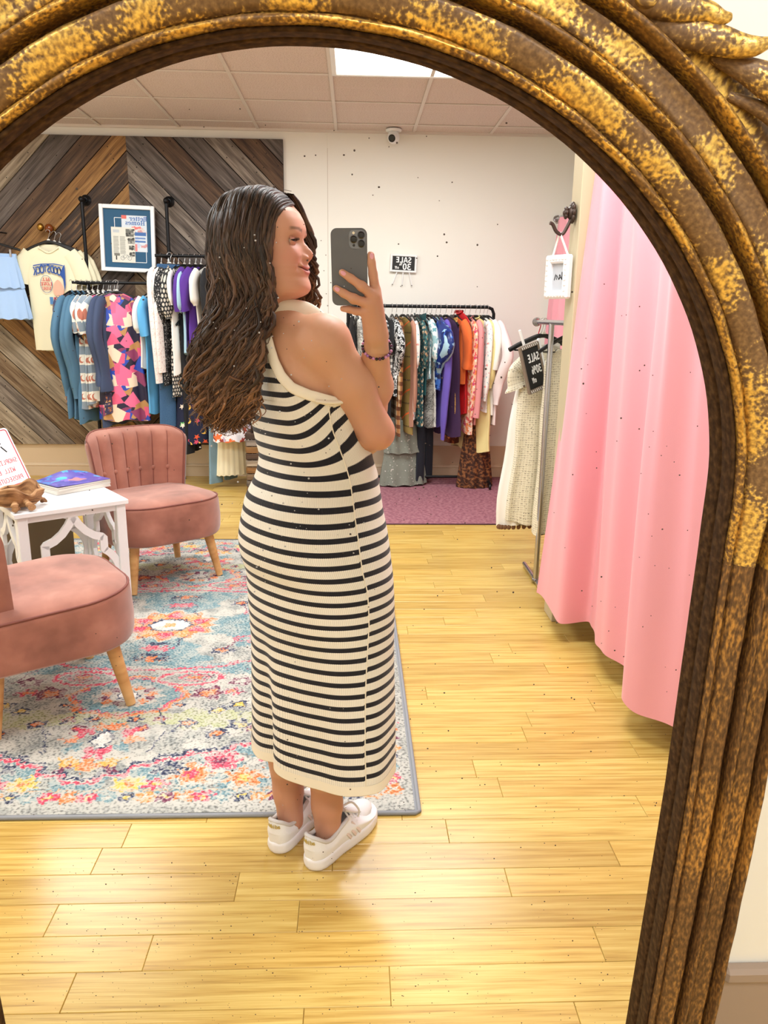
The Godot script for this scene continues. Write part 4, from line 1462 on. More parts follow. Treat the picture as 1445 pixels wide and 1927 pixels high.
func cloth_materials() -> void:
	plain("teal blue cotton", rgb(74, 112, 138)); plain("slate navy cotton", rgb(58, 70, 98)); plain("cream jersey", rgb(236, 228, 196)); plain("white cotton", rgb(238, 234, 226))
	plain("sky blue cotton", rgb(92, 170, 222)); plain("ice blue cotton", rgb(162, 196, 214)); plain("violet cotton", rgb(84, 44, 140)); plain("black cotton", rgb(20, 20, 24)); plain("navy black cotton", rgb(26, 30, 40))
	plain("lavender knit", rgb(102, 84, 178)); plain("aubergine cotton", rgb(62, 34, 72)); plain("red satin", rgb(190, 16, 26), 0.5); plain("orange cotton", rgb(226, 104, 44)); plain("rose cotton", rgb(222, 146, 146))
	plain("butter cotton", rgb(234, 216, 150)); plain("mauve brown cotton", rgb(178, 128, 106)); plain("dark teal satin", rgb(24, 74, 78), 0.45); plain("grey print", rgb(150, 150, 146)); plain("blush white", rgb(240, 224, 222)); plain("pale blue cotton", rgb(166, 196, 234))
	# denim
	var dn := noise_img(128, 128, 0.3, 5, 2)
	cloth("blue denim", ramp_img(dn, [[0.0, rgb(28, 56, 90)], [0.5, rgb(52, 90, 130)], [1.0, rgb(98, 134, 168)]]), 6)
	cloth("pale denim", ramp_img(dn, [[0.0, rgb(82, 116, 136)], [0.5, rgb(124, 156, 172)], [1.0, rgb(164, 190, 200)]]), 6)
	cloth("brown crushed velvet", ramp_img(noise_img(128, 128, 0.05, 6, 4, FastNoiseLite.TYPE_SIMPLEX_SMOOTH, 20), [[0.0, rgb(30, 12, 6)], [0.5, rgb(70, 36, 18)], [0.62, rgb(120, 72, 36)], [1.0, rgb(170, 116, 66)]]), 5)
	# tees with moons in grey and cream squares
	var p := Paint.new(192, 192, 192.0, rgb(234, 228, 214), 2)
	for i in 4:
		for j in 4:
			if (i + j) % 2 == 0: p.rect(i * 0.25 + 0.012, j * 0.25 + 0.012, 0.226, 0.226, rgb(134, 148, 160))
			else:
				p.ellipse(i * 0.25 + 0.125, j * 0.25 + 0.125, 0.075, 0.085, rgb(190, 116, 96))
				if j % 2 == 0: p.ellipse(i * 0.25 + 0.09, j * 0.25 + 0.105, 0.065, 0.07, rgb(234, 228, 214))
	cloth("moon squares", p.im, 3.6)
	scatter("paisley", rgb(58, 54, 82), [rgb(176, 112, 74), rgb(92, 88, 124), rgb(206, 166, 120), rgb(120, 62, 60)], 90, 0.02, 0.06, 6, 3, 4)
	# kimono of coloured triangles
	p = Paint.new(192, 192, 192.0, rgb(34, 30, 58), 8)
	var kc := [rgb(236, 108, 150), rgb(40, 72, 176), rgb(186, 138, 84), rgb(32, 28, 54), rgb(240, 216, 190), rgb(140, 58, 100), rgb(226, 92, 130)]
	for k in 60:
		var c := Vector2(p.rg.randf(), p.rg.randf())
		var a := p.rg.randf() * TAU
		var t := PackedVector2Array()
		for j in 4: t.append(c + Vector2(cos(a + j * 1.7), sin(a + j * 1.7)) * p.rg.randf_range(0.09, 0.2))
		p.poly(t, kc[k % 7])
	cloth("geometric print", p.im, 2.2, 0.55)
	# zebra
	cloth("zebra", ramp_img(noise_img(128, 128, 0.03, 12, 1, FastNoiseLite.TYPE_SIMPLEX_SMOOTH, 30), [[0.0, Color.BLACK], [0.3, Color.BLACK], [0.32, Color.WHITE], [0.42, Color.WHITE], [0.44, Color.BLACK], [0.52, Color.BLACK], [0.54, Color.WHITE], [0.64, Color.WHITE], [0.66, Color.BLACK], [0.74, Color.BLACK], [0.76, Color.WHITE], [1.0, Color.WHITE]]), 4)
	p = Paint.new(64, 64, 64.0, rgb(236, 236, 232))
	p.rect(0, 0, 0.5, 1, rgb(128, 128, 128)); p.rect(0, 0, 1, 0.5, rgb(128, 128, 128)); p.rect(0, 0, 0.5, 0.5, rgb(16, 16, 18))
	cloth("gingham", p.im, 22)
	p = Paint.new(64, 64, 64.0, rgb(214, 186, 150))
	p.rect(0, 0, 0.45, 1, rgb(158, 108, 62)); p.rect(0, 0, 1, 0.45, rgb(150, 100, 58)); p.rect(0, 0, 0.45, 0.45, rgb(96, 52, 28)); p.rect(0.7, 0, 0.06, 1, rgb(240, 226, 200))
	cloth("brown plaid", p.im, 14)
	p = Paint.new(128, 128, 128.0, rgb(140, 118, 62))
	for k in 9:
		p.ellipse(0.06 + k * 0.11, 0.12 + 0.0 + k * -0.0, 0.05, 0.028, rgb(30, 26, 26), 0.4, 0.5)
	p.line([Vector2(0, 0.45), Vector2(1, 0.95)], 0.05, rgb(226, 98, 40))
	cloth("olive chain", p.im, 5.5)
	scatter("teal floral", rgb(36, 78, 82), [rgb(196, 150, 112), rgb(90, 130, 124), rgb(224, 206, 176), rgb(28, 56, 62)], 60, 0.03, 0.08, 6, 5, 5)
	scatter("white floral", rgb(240, 236, 230), [rgb(228, 110, 120), rgb(120, 180, 190), rgb(216, 204, 206), rgb(242, 170, 160)], 36, 0.02, 0.06, 6, 5, 6)
	scatter("pale floral", rgb(238, 230, 224), [rgb(216, 190, 186), rgb(226, 208, 200)], 60, 0.02, 0.05, 7, 5, 7)
	scatter("coral floral", rgb(240, 190, 160), [rgb(222, 92, 90), rgb(236, 132, 76), rgb(250, 226, 206), rgb(206, 70, 110)], 60, 0.04, 0.1, 5, 5, 8)
	scatter("orange floral", rgb(226, 222, 226), [rgb(226, 112, 60), rgb(190, 170, 190), rgb(150, 60, 50), rgb(240, 236, 236)], 40, 0.05, 0.12, 4, 5, 9)
	scatter("blue satin", rgb(22, 46, 116), [rgb(58, 106, 190), rgb(14, 28, 80), rgb(150, 190, 226)], 26, 0.05, 0.12, 5, 4, 10, 0.3)
	scatter("leopard", rgb(222, 168, 88), [rgb(52, 30, 18), rgb(80, 48, 24)], 60, 0.02, 0.05, 8, 3, 11)
	scatter("tie dye", rgb(224, 232, 232), [rgb(150, 190, 196), rgb(240, 244, 244), rgb(104, 156, 166)], 40, 0.05, 0.14, 4, 4, 12)
	scatter("speckled black", rgb(28, 28, 30), [rgb(210, 206, 200), rgb(120, 118, 118)], 120, 0.012, 0.035, 8, 4, 13)
	scatter("sage floral", rgb(128, 132, 120), [rgb(156, 158, 146), rgb(222, 216, 208), rgb(112, 116, 106)], 30, 0.012, 0.035, 6, 5, 14)
	scatter("rust print", rgb(96, 44, 24), [rgb(160, 86, 44), rgb(56, 24, 14), rgb(190, 120, 80)], 60, 0.03, 0.08, 6, 4, 15)
	p = Paint.new(96, 96, 96.0, rgb(40, 42, 44))
	for i in 4:
		for j in 4: p.ellipse(i * 0.25 + (0.125 if j % 2 else 0.0), j * 0.25 + 0.1, 0.085, 0.1, rgb(206, 198, 184))
	cloth("lattice print", p.im, 9)
	p = Paint.new(192, 192, 192.0, rgb(18, 26, 56), 5)
	for k in 16:
		var c := Vector2(p.rg.randf_range(0.08, 0.92), p.rg.randf_range(0.08, 0.92))
		if k % 3 == 0:
			p.ellipse(c.x, c.y, 0.07, 0.075, rgb(240, 190, 84))
			p.ellipse(c.x + 0.03, c.y - 0.02, 0.06, 0.065, rgb(18, 26, 56))
		else:
			var st := PackedVector2Array()
			for j in 10: st.append(c + Vector2(sin(TAU * j / 10), cos(TAU * j / 10)) * (0.085 if j % 2 == 0 else 0.036))
			p.poly(st, [rgb(226, 86, 46), rgb(96, 180, 96), rgb(206, 72, 100), rgb(236, 226, 210)][k % 4])
	cloth("night sky print", p.im, 3.4)
	p = Paint.new(128, 128, 128.0, rgb(232, 224, 200), 6)
	for k in 12:
		p.rect(0, k / 12.0, 1, 0.016, rgb(196, 186, 160))
		for j in 14:
			if p.rg.randf() < 0.4: p.rect(j / 14.0, k / 12.0 + 0.02, 0.05, 0.012, rgb(110, 100, 86))
	for j in 10: p.rect(j / 10.0, 0, 0.012, 1, rgb(244, 238, 218))
	var tw := cloth("cream tweed", p.im, 7.0)
	var ng := noise_img(128, 128, 0.25, 17, 2)
	set_relief(tw, ng, 0.25)
	p = Paint.new(128, 128, 128.0, rgb(208, 206, 198), 6)
	for k in 90: p.line([Vector2(p.rg.randf(), p.rg.randf()), Vector2(p.rg.randf(), p.rg.randf())], 0.006, rgb(90, 88, 84))
	cloth("scratched grey", p.im, 5)

func short(s: String) -> String:
	for q in [" on the left pipe rail", " on the higher pipe rail", " on the black rail", " at the left end of the left pipe rail", " on the lower rail behind the woman", " on the chrome rail", " on the rose rug"]:
		s = s.replace(q, "")
	return s

func hanger(label: String, at: Vector3, turn: float, group: String, disc := true, half := 0.19) -> void:
	if proto_hanger == null:
		var o := thing("clothes_hanger", label, "hanger", at, turn, group)
		var arm := MB.new()
		var pts := spline([Vector3(-0.19, -0.142, 0), Vector3(-0.13, -0.112, 0), Vector3(-0.04, -0.076, 0), Vector3(0, -0.068, 0), Vector3(0.04, -0.076, 0), Vector3(0.13, -0.112, 0), Vector3(0.19, -0.142, 0)], 3)
		arm.tube(pts, 0.011, 7, true, 0.5, Vector3(0, 0, 1))
		part(o, "arms", arm, mats["black plastic"])
		var bar := MB.new().tube(PackedVector3Array([Vector3(-0.16, -0.142, 0), Vector3(0, -0.146, 0), Vector3(0.16, -0.142, 0)]), 0.004, 6)
		part(o, "trouser_bar", bar, mats["black plastic"])
		var hk := PackedVector3Array([Vector3(0, -0.07, 0), Vector3(0, -0.045, 0)])
		for k in 9:
			var a := -0.9 + 3.9 * k / 8.0
			hk.append(Vector3(0.017 * cos(a), 0.002 + 0.017 * sin(a), 0))
		part(o, "hook", MB.new().tube(hk, 0.0018, 6), mats["steel wire"])
		part(o, "size_disc", MB.new().lathe([Vector2(0.013, -0.003), Vector2(0.013, 0.003)], Transform3D(Basis(Vector3.RIGHT, PI / 2), Vector3(0, -0.062, 0.0)), 12), mat("size disc", rgb(226, 222, 214), 0.5))
		proto_hanger = o
	else:
		var d := copy_of(proto_hanger, label, at, turn)
		d.set_meta("group", group)

var proto_hanger: Node3D = null

# A garment on a hanger: origin on the rail, width along local x, thickness along local z.
# S: cloth, len, w, hem, th, sl (sleeve length), sr (sleeve radius), puff, cuff, strap, sm (sleeve cloth), top, n (folds), neck
func garment(called: String, label: String, cat: String, at: Vector3, turn: float, group: String, S: Dictionary, hung := true) -> Node3D:
	var o := thing(called, label, cat, at, turn, group)
	var m: Material = mats[S.cloth]
	var L: float = S.get("len", 0.7)
	var w: float = S.get("w", 0.2)
	var hem: float = S.get("hem", w)
	var th: float = S.get("th", 0.018)
	var nf: float = S.get("n", 4.0)
	var top: float = S.get("top", 0.078)
	var strap: bool = S.get("strap", false)
	var ph := rng.randf() * 6.0
	var rows := []
	var NR := 20
	for i in NR + 1:
		var t := pow(float(i) / NR, 1.5)
		var y := -top - t * L
		var d := t * L
		var hw: float
		if strap: hw = lerpf(w * 0.9, hem, sm(0.0, 1.0, t))
		else: hw = lerpf(0.055, w, sqrt(sm(0.0, 0.075, d))) if d < 0.075 else lerpf(w, hem, (d - 0.075) / (L - 0.075)) - 0.012 * sin(PI * clampf((d - 0.075) / maxf(L - 0.1, 0.1), 0, 1))
		var tk := lerpf(0.009, th, sm(0.0, 0.35, t))
		var ring := PackedVector3Array()
		for k in 36:
			var a := TAU * k / 36
			var c := cos(a); var s := sin(a)
			var xx := hw * signf(c) * pow(absf(c), 0.75)
			var zz := tk * signf(s) * pow(absf(s), 0.8)
			zz += sin(xx / maxf(hw, 0.01) * nf * 2.2 + ph) * (0.25 + 0.75 * absf(c)) * th * 0.55 * sm(0.05, 0.8, t)
			ring.append(Vector3(xx * (1.0 + 0.03 * sin(d * 14.0 + ph)), y - (0.012 * sin(xx * 30.0 + ph) if i == NR else 0.0) + (0.02 * (1.0 - absf(xx) / maxf(hw, 0.01)) * -1.0 if i < 2 else 0.0), zz))
		rows.append(ring)
	var b := MB.new().grid(rows, true)
	if not strap: b.fan(rows[0], Vector3.UP)
	b.fan(rows[NR], Vector3.DOWN)
	part(o, S.get("body", "body"), b, m)
	if S.has("collar"):
		var cp := PackedVector3Array()
		for k in 15:
			var a := TAU * k / 14
			cp.append(Vector3(0.058 * cos(a), -top + 0.006 - 0.018 * maxf(sin(a), 0), 0.014 * sin(a)))
		part(o, "collar", MB.new().tube(cp, 0.012, 7, false, 0.5), mats[S.collar])
	var sl: float = S.get("sl", 0.0)
	if sl > 0:
		var sr: float = S.get("sr", 0.04)
		var puff: float = S.get("puff", 0.0)
		var cuff: float = S.get("cuff", 0.6)
		for sg in [-1.0, 1.0]:
			var y0 := -top - 0.085
			var jit := rng.randf_range(-0.012, 0.012)
			var P := spline([Vector3(sg * (w - 0.045), y0 + 0.035, 0), Vector3(sg * (w + 0.012), y0 - 0.02, jit * 0.3), Vector3(sg * (w + 0.03 + puff * 0.3), y0 - sl * 0.35, jit), Vector3(sg * (w + 0.026), y0 - sl * 0.7, jit * 1.6), Vector3(sg * (w + 0.012), y0 - sl, jit * 2)], 5)
			var sr_rows := []
			var nP := P.size()
			for i in nP:
				var t := float(i) / (nP - 1)
				var r := sr * lerpf(0.9, 1.0, sm(0, 0.3, t)) * (1.0 + puff * sin(PI * pow(t, 0.8)))
				if t > 0.82: r *= lerpf(1.0, cuff, sm(0.82, 0.95, t))
				var dd := (P[mini(i + 1, nP - 1)] - P[maxi(i - 1, 0)]).normalized()
				var sd := dd.cross(Vector3(0, 0, 1)).normalized()
				var ring := PackedVector3Array()
				for k in 14:
					var a := TAU * k / 14
					var rr := r * (1.0 + 0.12 * sin(a * 3.0 + t * 5.0 + ph) * sm(0.1, 0.5, t))
					ring.append(P[i] + sd * cos(a) * rr + Vector3(0, 0, 1) * sin(a) * rr * 0.55)
				sr_rows.append(ring)
			var sb := MB.new().grid(sr_rows, true)
			sb.fan(sr_rows[0], P[0] - P[1])
			sb.fan(sr_rows[-1], P[-1] - P[-2])
			part(o, "sleeve", sb, mats[S.get("sm", S.cloth)])
	if hung:
		hanger("hanger inside the " + short(label), at, turn, S.get("hg", "hangers"))
	return o

# trousers folded over or clipped on a hanger
func trousers(label: String, at: Vector3, turn: float, group: String, cl: String, L: float, w: float, hem: float, hl: String, hg: String, called := "trousers", cat := "trousers") -> void:
	var o := thing(called, label, cat, at, turn, group)
	for sg in [-1.0, 1.0]:
		var rows := []
		for i in 15:
			var t := i / 14.0
			var c: float = sg * lerpf(w * 0.5, hem * 0.62, t)
			var hw := lerpf(w * 0.55, hem * 0.5, t)
			var ring := PackedVector3Array()
			for k in 22:
				var a := TAU * k / 22
				ring.append(Vector3(c + hw * cos(a), -0.09 - t * L, 0.022 * sin(a) * (1.0 + 0.3 * sin(a * 3.0 + t * 6.0 + sg)) + 0.012 * sin(c * 18.0 + t * 4.0) * t))
			rows.append(ring)
		var b := MB.new().grid(rows, true)
		b.fan(rows[0], Vector3.UP); b.fan(rows[-1], Vector3.DOWN)
		part(o, "leg", b, mats[cl])
	part(o, "waistband", MB.new().box(Vector3(0, -0.085, 0), Vector3(w * 2.05, 0.035, 0.03), 0.008), mats[cl])
	hanger("hanger above the " + short(label), at, turn, hg)

func skirt(called: String, label: String, cat: String, at: Vector3, turn: float, group: String, cl: String, L: float, w: float, hem: float, folds: int, amp: float, th := 0.04, tiers := 1) -> Node3D:
	var o := thing(called, label, cat, at, turn, group)
	for tr in tiers:
		var rows := []
		var y0 := -0.07 - L * tr / tiers * 0.92
		var y1 := -0.07 - L * (tr + 1) / tiers
		var wa := lerpf(w, hem, float(tr) / tiers) * (1.0 + 0.02 * tr)
		var wb := lerpf(w, hem, float(tr + 1) / tiers) * (1.05 if tiers > 1 else 1.0)
		for i in 17:
			var t := i / 16.0
			var ring := PackedVector3Array()
			for k in 72:
				var a := TAU * k / 72
				var f := 1.0 + amp * sm(0, 0.6, t) * sin(a * folds + tr)
				ring.append(Vector3(lerpf(wa, wb, t) * cos(a) * f, lerpf(y0, y1, t) + 0.006 * sin(a * folds) * t, lerpf(th * 0.5, th, t) * sin(a) * (1.0 + amp * 3.0 * t * sin(a * folds + 1.0))))
			rows.append(ring)
		var b := MB.new().grid(rows, true)
		b.fan(rows[0], Vector3.UP); b.fan(rows[-1], Vector3.DOWN)
		part(o, "tier" if tiers > 1 else "panel", b, mats[cl])
	part(o, "waistband", MB.new().tube(PackedVector3Array([Vector3(-w, -0.065, 0), Vector3(0, -0.062, 0), Vector3(w, -0.065, 0)]), 0.018, 8, true, 0.8, Vector3(0, 0, 1)), mats[cl])
	return o

func pipe(o: Node3D, called: String, pts: Array, r := 0.014, m := "black metal") -> void:
	part(o, called, MB.new().tube(PackedVector3Array(pts), r, 12), mats[m])

func racks() -> void:
	cloth_materials()
	left_wall_racks()
	right_rail()
	hooked_things()

func left_wall_racks() -> void:
	# two black pipe rails braced to the plank panel
	var zr := -6.22
	var zw := WALL_Z + 0.034
	var zu := -6.47
	for k in 2:
		var ux := [-2.12, -1.47][k] as float
		var y_r := [1.585, 1.79][k] as float
		var x0 := [-2.16, -1.52][k] as float
		var x1 := [-1.52, -0.6][k] as float
		var o := thing("pipe_rail", ["black pipe clothes rail carrying blue blouses left of the framed magazine", "higher black pipe clothes rail right of the framed magazine"][k], "clothes rail", Vector3(ux, 0, zr))
		var X := Vector3(ux, 0, zr)
		for s in ([ux, -1.62] if k == 0 else [ux, -0.68]):
			if k == 0 and s != ux: continue
			part(o, "flange", MB.new().lathe([Vector2(0.042, 0), Vector2(0.042, 0.007), Vector2(0.022, 0.012), Vector2(0.02, 0.03)], Transform3D(Basis(Vector3.RIGHT, PI / 2), Vector3(s, 2.22, zw) - X), 16), mats["black metal"])
			pipe(o, "brace", [Vector3(s, 2.22, zw) - X, Vector3(s, 2.22, zu + 0.02) - X, Vector3(s, 2.215, zu + 0.01) - X, Vector3(s, 2.2, zu) - X])
			pipe(o, "upright", [Vector3(s, 2.2, zu) - X, Vector3(s, 0.015, zu) - X])
			part(o, "elbow", MB.new().ball(Vector3(s, 2.213, zu + 0.01) - X, Vector3(0.021, 0.021, 0.021)), mats["black metal"])
			part(o, "foot", MB.new().lathe([Vector2(0.042, 0.001), Vector2(0.042, 0.008), Vector2(0.022, 0.014), Vector2(0.02, 0.03)], Transform3D(Basis(), Vector3(s, 0, zu) - X), 16), mats["black metal"])
			pipe(o, "rail_arm", [Vector3(s, y_r, zu) - X, Vector3(s, y_r, zr) - X])
		pipe(o, "rail", [Vector3(x0, y_r, zr) - X, Vector3(x1, y_r, zr) - X], 0.011)
		if k == 1: pipe(o, "lower_rail", [Vector3(-1.49, 0.93, zr) - X, Vector3(-0.62, 0.93, zr) - X], 0.011)
	var g1 := "clothes on the left pipe rail"
	var hg := "hangers on the left pipe rail"
	var hl := "black plastic hanger with a pale size disc on the left pipe rail"
	var A := [
		["blouse", "dark blue patterned blouse at the left end of the left pipe rail", "blouse", -2.125, 84, {"cloth": "paisley", "len": 0.84, "sl": 0.5}],
		["blouse", "teal blue long sleeved blouse, leftmost of three on the left pipe rail", "blouse", -2.085, 80, {"cloth": "teal blue cotton", "len": 0.93, "hem": 0.24, "sl": 0.68, "sr": 0.043, "puff": 0.2, "collar": "teal blue cotton"}],
		["blouse", "teal blue long sleeved blouse, middle of three on the left pipe rail", "blouse", -2.045, 84, {"cloth": "teal blue cotton", "len": 0.95, "hem": 0.24, "sl": 0.7, "sr": 0.043, "puff": 0.2, "collar": "teal blue cotton"}],
		["blouse", "teal blue long sleeved blouse, rightmost of three on the left pipe rail", "blouse", -2.005, 82, {"cloth": "teal blue cotton", "len": 0.97, "hem": 0.24, "sl": 0.66, "sr": 0.042, "puff": 0.2, "collar": "teal blue cotton"}],
		["shirt", "cream and grey moon square shirt next to the teal blouses", "shirt", -1.965, 78, {"cloth": "moon squares", "len": 0.86, "hem": 0.23, "sl": 0.2, "sr": 0.05, "cuff": 1.0, "collar": "white cotton"}],
		["shirt", "moon square shirt, second of the four from the teal blouses", "shirt", -1.925, 76, {"cloth": "moon squares", "len": 0.85, "hem": 0.23, "sl": 0.21, "sr": 0.05, "cuff": 1.0, "collar": "white cotton"}],
		["shirt", "moon square shirt, third of the four from the teal blouses", "shirt", -1.885, 68, {"cloth": "moon squares", "len": 0.82, "hem": 0.23, "sl": 0.2, "sr": 0.052, "cuff": 1.0, "collar": "white cotton"}],
		["shirt", "cream and grey moon square shirt beside the slate navy dress", "shirt", -1.845, 66, {"cloth": "moon squares", "len": 0.8, "hem": 0.24, "sl": 0.2, "sr": 0.05, "cuff": 1.0, "collar": "white cotton"}],
		["dress", "slate navy dress with ruffled cuffs, left of two on the left pipe rail", "dress", -1.83, 78, {"cloth": "slate navy cotton", "len": 1.0, "sl": 0.6, "sr": 0.045, "puff": 0.15, "cuff": 1.5, "collar": "slate navy cotton"}],
		["dress", "slate navy dress with ruffled cuffs, right of two on the left pipe rail", "dress", -1.80, 80, {"cloth": "slate navy cotton", "len": 0.75, "sl": 0.64, "sr": 0.043, "puff": 0.15, "cuff": 1.5, "collar": "slate navy cotton"}],
		["dress", "dark violet and brown paisley dress beside the multicoloured wrap dress", "dress", -1.775, 70, {"cloth": "paisley", "len": 0.9, "hem": 0.22, "sl": 0.5, "sr": 0.045}],
		["dress", "pink, blue and tan geometric wrap dress facing the room", "dress", -1.70, 14, {"cloth": "geometric print", "len": 0.96, "w": 0.155, "hem": 0.2, "th": 0.05, "sl": 0.32, "sr": 0.06, "puff": 0.45, "cuff": 1.15, "n": 5.0}],
		["top", "white cotton top right of the geometric wrap dress", "top", -1.52, 80, {"cloth": "white cotton", "len": 0.55, "sl": 0.2, "sr": 0.045}],
		["top", "sky blue top with white edging on the left pipe rail", "top", -1.49, 82, {"cloth": "sky blue cotton", "len": 0.9, "sl": 0.22, "sr": 0.05, "cuff": 1.0}]]
	for a in A:
		var S: Dictionary = a[5]
		S.hl = hl; S.hg = hg
		garment(a[0], a[1], a[2], Vector3(a[3] + (-0.1 if a[4] < 30 else -0.045), 1.585, zr + (0.1 if a[4] < 30 else 0.0)), deg_to_rad(a[4] - (0 if a[4] < 30 else 7)), g1, S)
	var g2 := "clothes on the higher pipe rail"
	var hg2 := "hangers on the higher pipe rail"
	var hl2 := "black plastic hanger with a pale size disc on the higher pipe rail"
	var Bq := [
		["blouse", "white blouse with faint floral sleeves, left of two on the higher pipe rail", "blouse", -1.475, 80, {"cloth": "pale floral", "len": 0.62, "sl": 0.78, "sr": 0.045, "cuff": 0.9}],
		["blouse", "white blouse with faint floral sleeves, right of two on the higher pipe rail", "blouse", -1.425, 78, {"cloth": "pale floral", "len": 0.6, "sl": 0.7, "sr": 0.045, "cuff": 0.9}],
		["dress", "black and white speckled dress behind the denim on the higher pipe rail", "dress", -1.345, 82, {"cloth": "speckled black", "len": 0.88, "sl": 0.3, "sr": 0.05}],
		["dress", "black and white speckled dress beside the lattice print dress", "dress", -1.305, 72, {"cloth": "speckled black", "len": 0.82, "sl": 0.34, "sr": 0.05}],
		["top", "white top between the patterned dresses on the higher pipe rail", "top", -1.27, 82, {"cloth": "white cotton", "len": 0.8, "sl": 0.2, "sr": 0.03}],
		["dress", "dark dress printed with pale ovals on the higher pipe rail", "dress", -1.225, 62, {"cloth": "lattice print", "len": 0.98, "hem": 0.23, "sl": 0.3, "sr": 0.055}],
		["top", "ice blue top behind the purple tee on the higher pipe rail", "top", -1.185, 80, {"cloth": "ice blue cotton", "len": 0.65, "sl": 0.25, "sr": 0.045}],
		["tee", "purple tee shirt, left of two beside the woman's hair", "tee shirt", -1.14, 66, {"cloth": "violet cotton", "len": 0.62, "sl": 0.24, "sr": 0.06, "cuff": 1.0}],
		["tee", "purple tee shirt, right of two beside the woman's hair", "tee shirt", -1.1, 70, {"cloth": "violet cotton", "len": 0.62, "sl": 0.24, "sr": 0.06, "cuff": 1.0}],
		["dress", "long white dress half hidden behind the woman's hair", "dress", -1.05, 70, {"cloth": "white cotton", "len": 0.95, "sl": 0.2, "sr": 0.05}],
		["top", "black top half hidden behind the woman's hair", "top", -1.0, 78, {"cloth": "black cotton", "len": 0.6, "sl": 0.3, "sr": 0.05}]]
	for a in Bq:
		var S: Dictionary = a[5]
		S.hl = hl2; S.hg = hg2
		garment(a[0], a[1], a[2], Vector3(a[3] - (0.0 if a[3] < -1.4 else 0.075), 1.79, zr), deg_to_rad(a[4]), g2, S)
	trousers("wide blue denim trousers hanging between the white sleeves and the dresses", Vector3(-1.395, 1.79, zr + 0.07), deg_to_rad(35), g2, "blue denim", 1.2, 0.1, 0.14, hl2, hg2)
	trousers("black trousers hanging right of the blue denim trousers", Vector3(-1.30, 1.42, zr + 0.0), deg_to_rad(76), g2, "black cotton", 1.05, 0.12, 0.13, "black plastic hanger of the black trousers beside the denim", hg2)
	# lower rail
	var g3 := "clothes on the lower rail behind the woman"
	var y3 := 0.93
	skirt("shorts", "navy shorts printed with stars and moons under the woman's hair", "shorts", Vector3(-1.265, y3 + 0.02, zr + 0.05), deg_to_rad(25), g3, "night sky print", 0.52, 0.12, 0.16, 6, 0.03, 0.06)
	trousers("pale denim trousers with flared legs on the lower rail behind the woman", Vector3(-1.07, y3 + 0.06, zr), deg_to_rad(55), g3, "pale denim", 0.86, 0.11, 0.15, "black plastic hanger of the pale denim trousers", g3)
	skirt("skirt", "cream pleated skirt low on the rail behind the woman", "skirt", Vector3(-0.975, y3 + 0.02, zr + 0.02), deg_to_rad(24), g3, "cream jersey", 0.78, 0.1, 0.17, 22, 0.035, 0.06)
	skirt("skirt", "pale floral skirt with orange flowers low on the rail behind the woman", "skirt", Vector3(-0.965, y3 + 0.03, zr + 0.13), deg_to_rad(20), g3, "orange floral", 0.5, 0.12, 0.15, 9, 0.03, 0.07)
	# slatted crate
	var cr := thing("slatted_crate", "stack of thin mixed brown wooden slats beside the woman's waist", "crate", Vector3(-0.62, 0, -6.06))
	for side in 2:
		for i in 9:
			var m: Material = mats["weathered board %d" % [2, 0, 4, 2, 5, 1, 2, 0, 6][i]]
			var z := 0.17 if side == 0 else -0.17
			part(cr, "slat", MB.new().box(Vector3(0, 0.033 + i * 0.053, z), Vector3(0.42, 0.046, 0.016), 0.003, Basis(), Vector2(i * 0.3, side)), m)
			part(cr, "slat", MB.new().box(Vector3(-0.21 + 0.42 * side, 0.033 + i * 0.053, 0), Vector3(0.016, 0.046, 0.324), 0.003, Basis(), Vector2(i * 0.3, side)), m)
	for sx in [-1, 1]:
		for sz in [-1, 1]:
			part(cr, "corner_post", MB.new().box(Vector3(sx * 0.188, 0.245, sz * 0.148), Vector3(0.026, 0.48, 0.026), 0.003), mats["weathered board 1"])

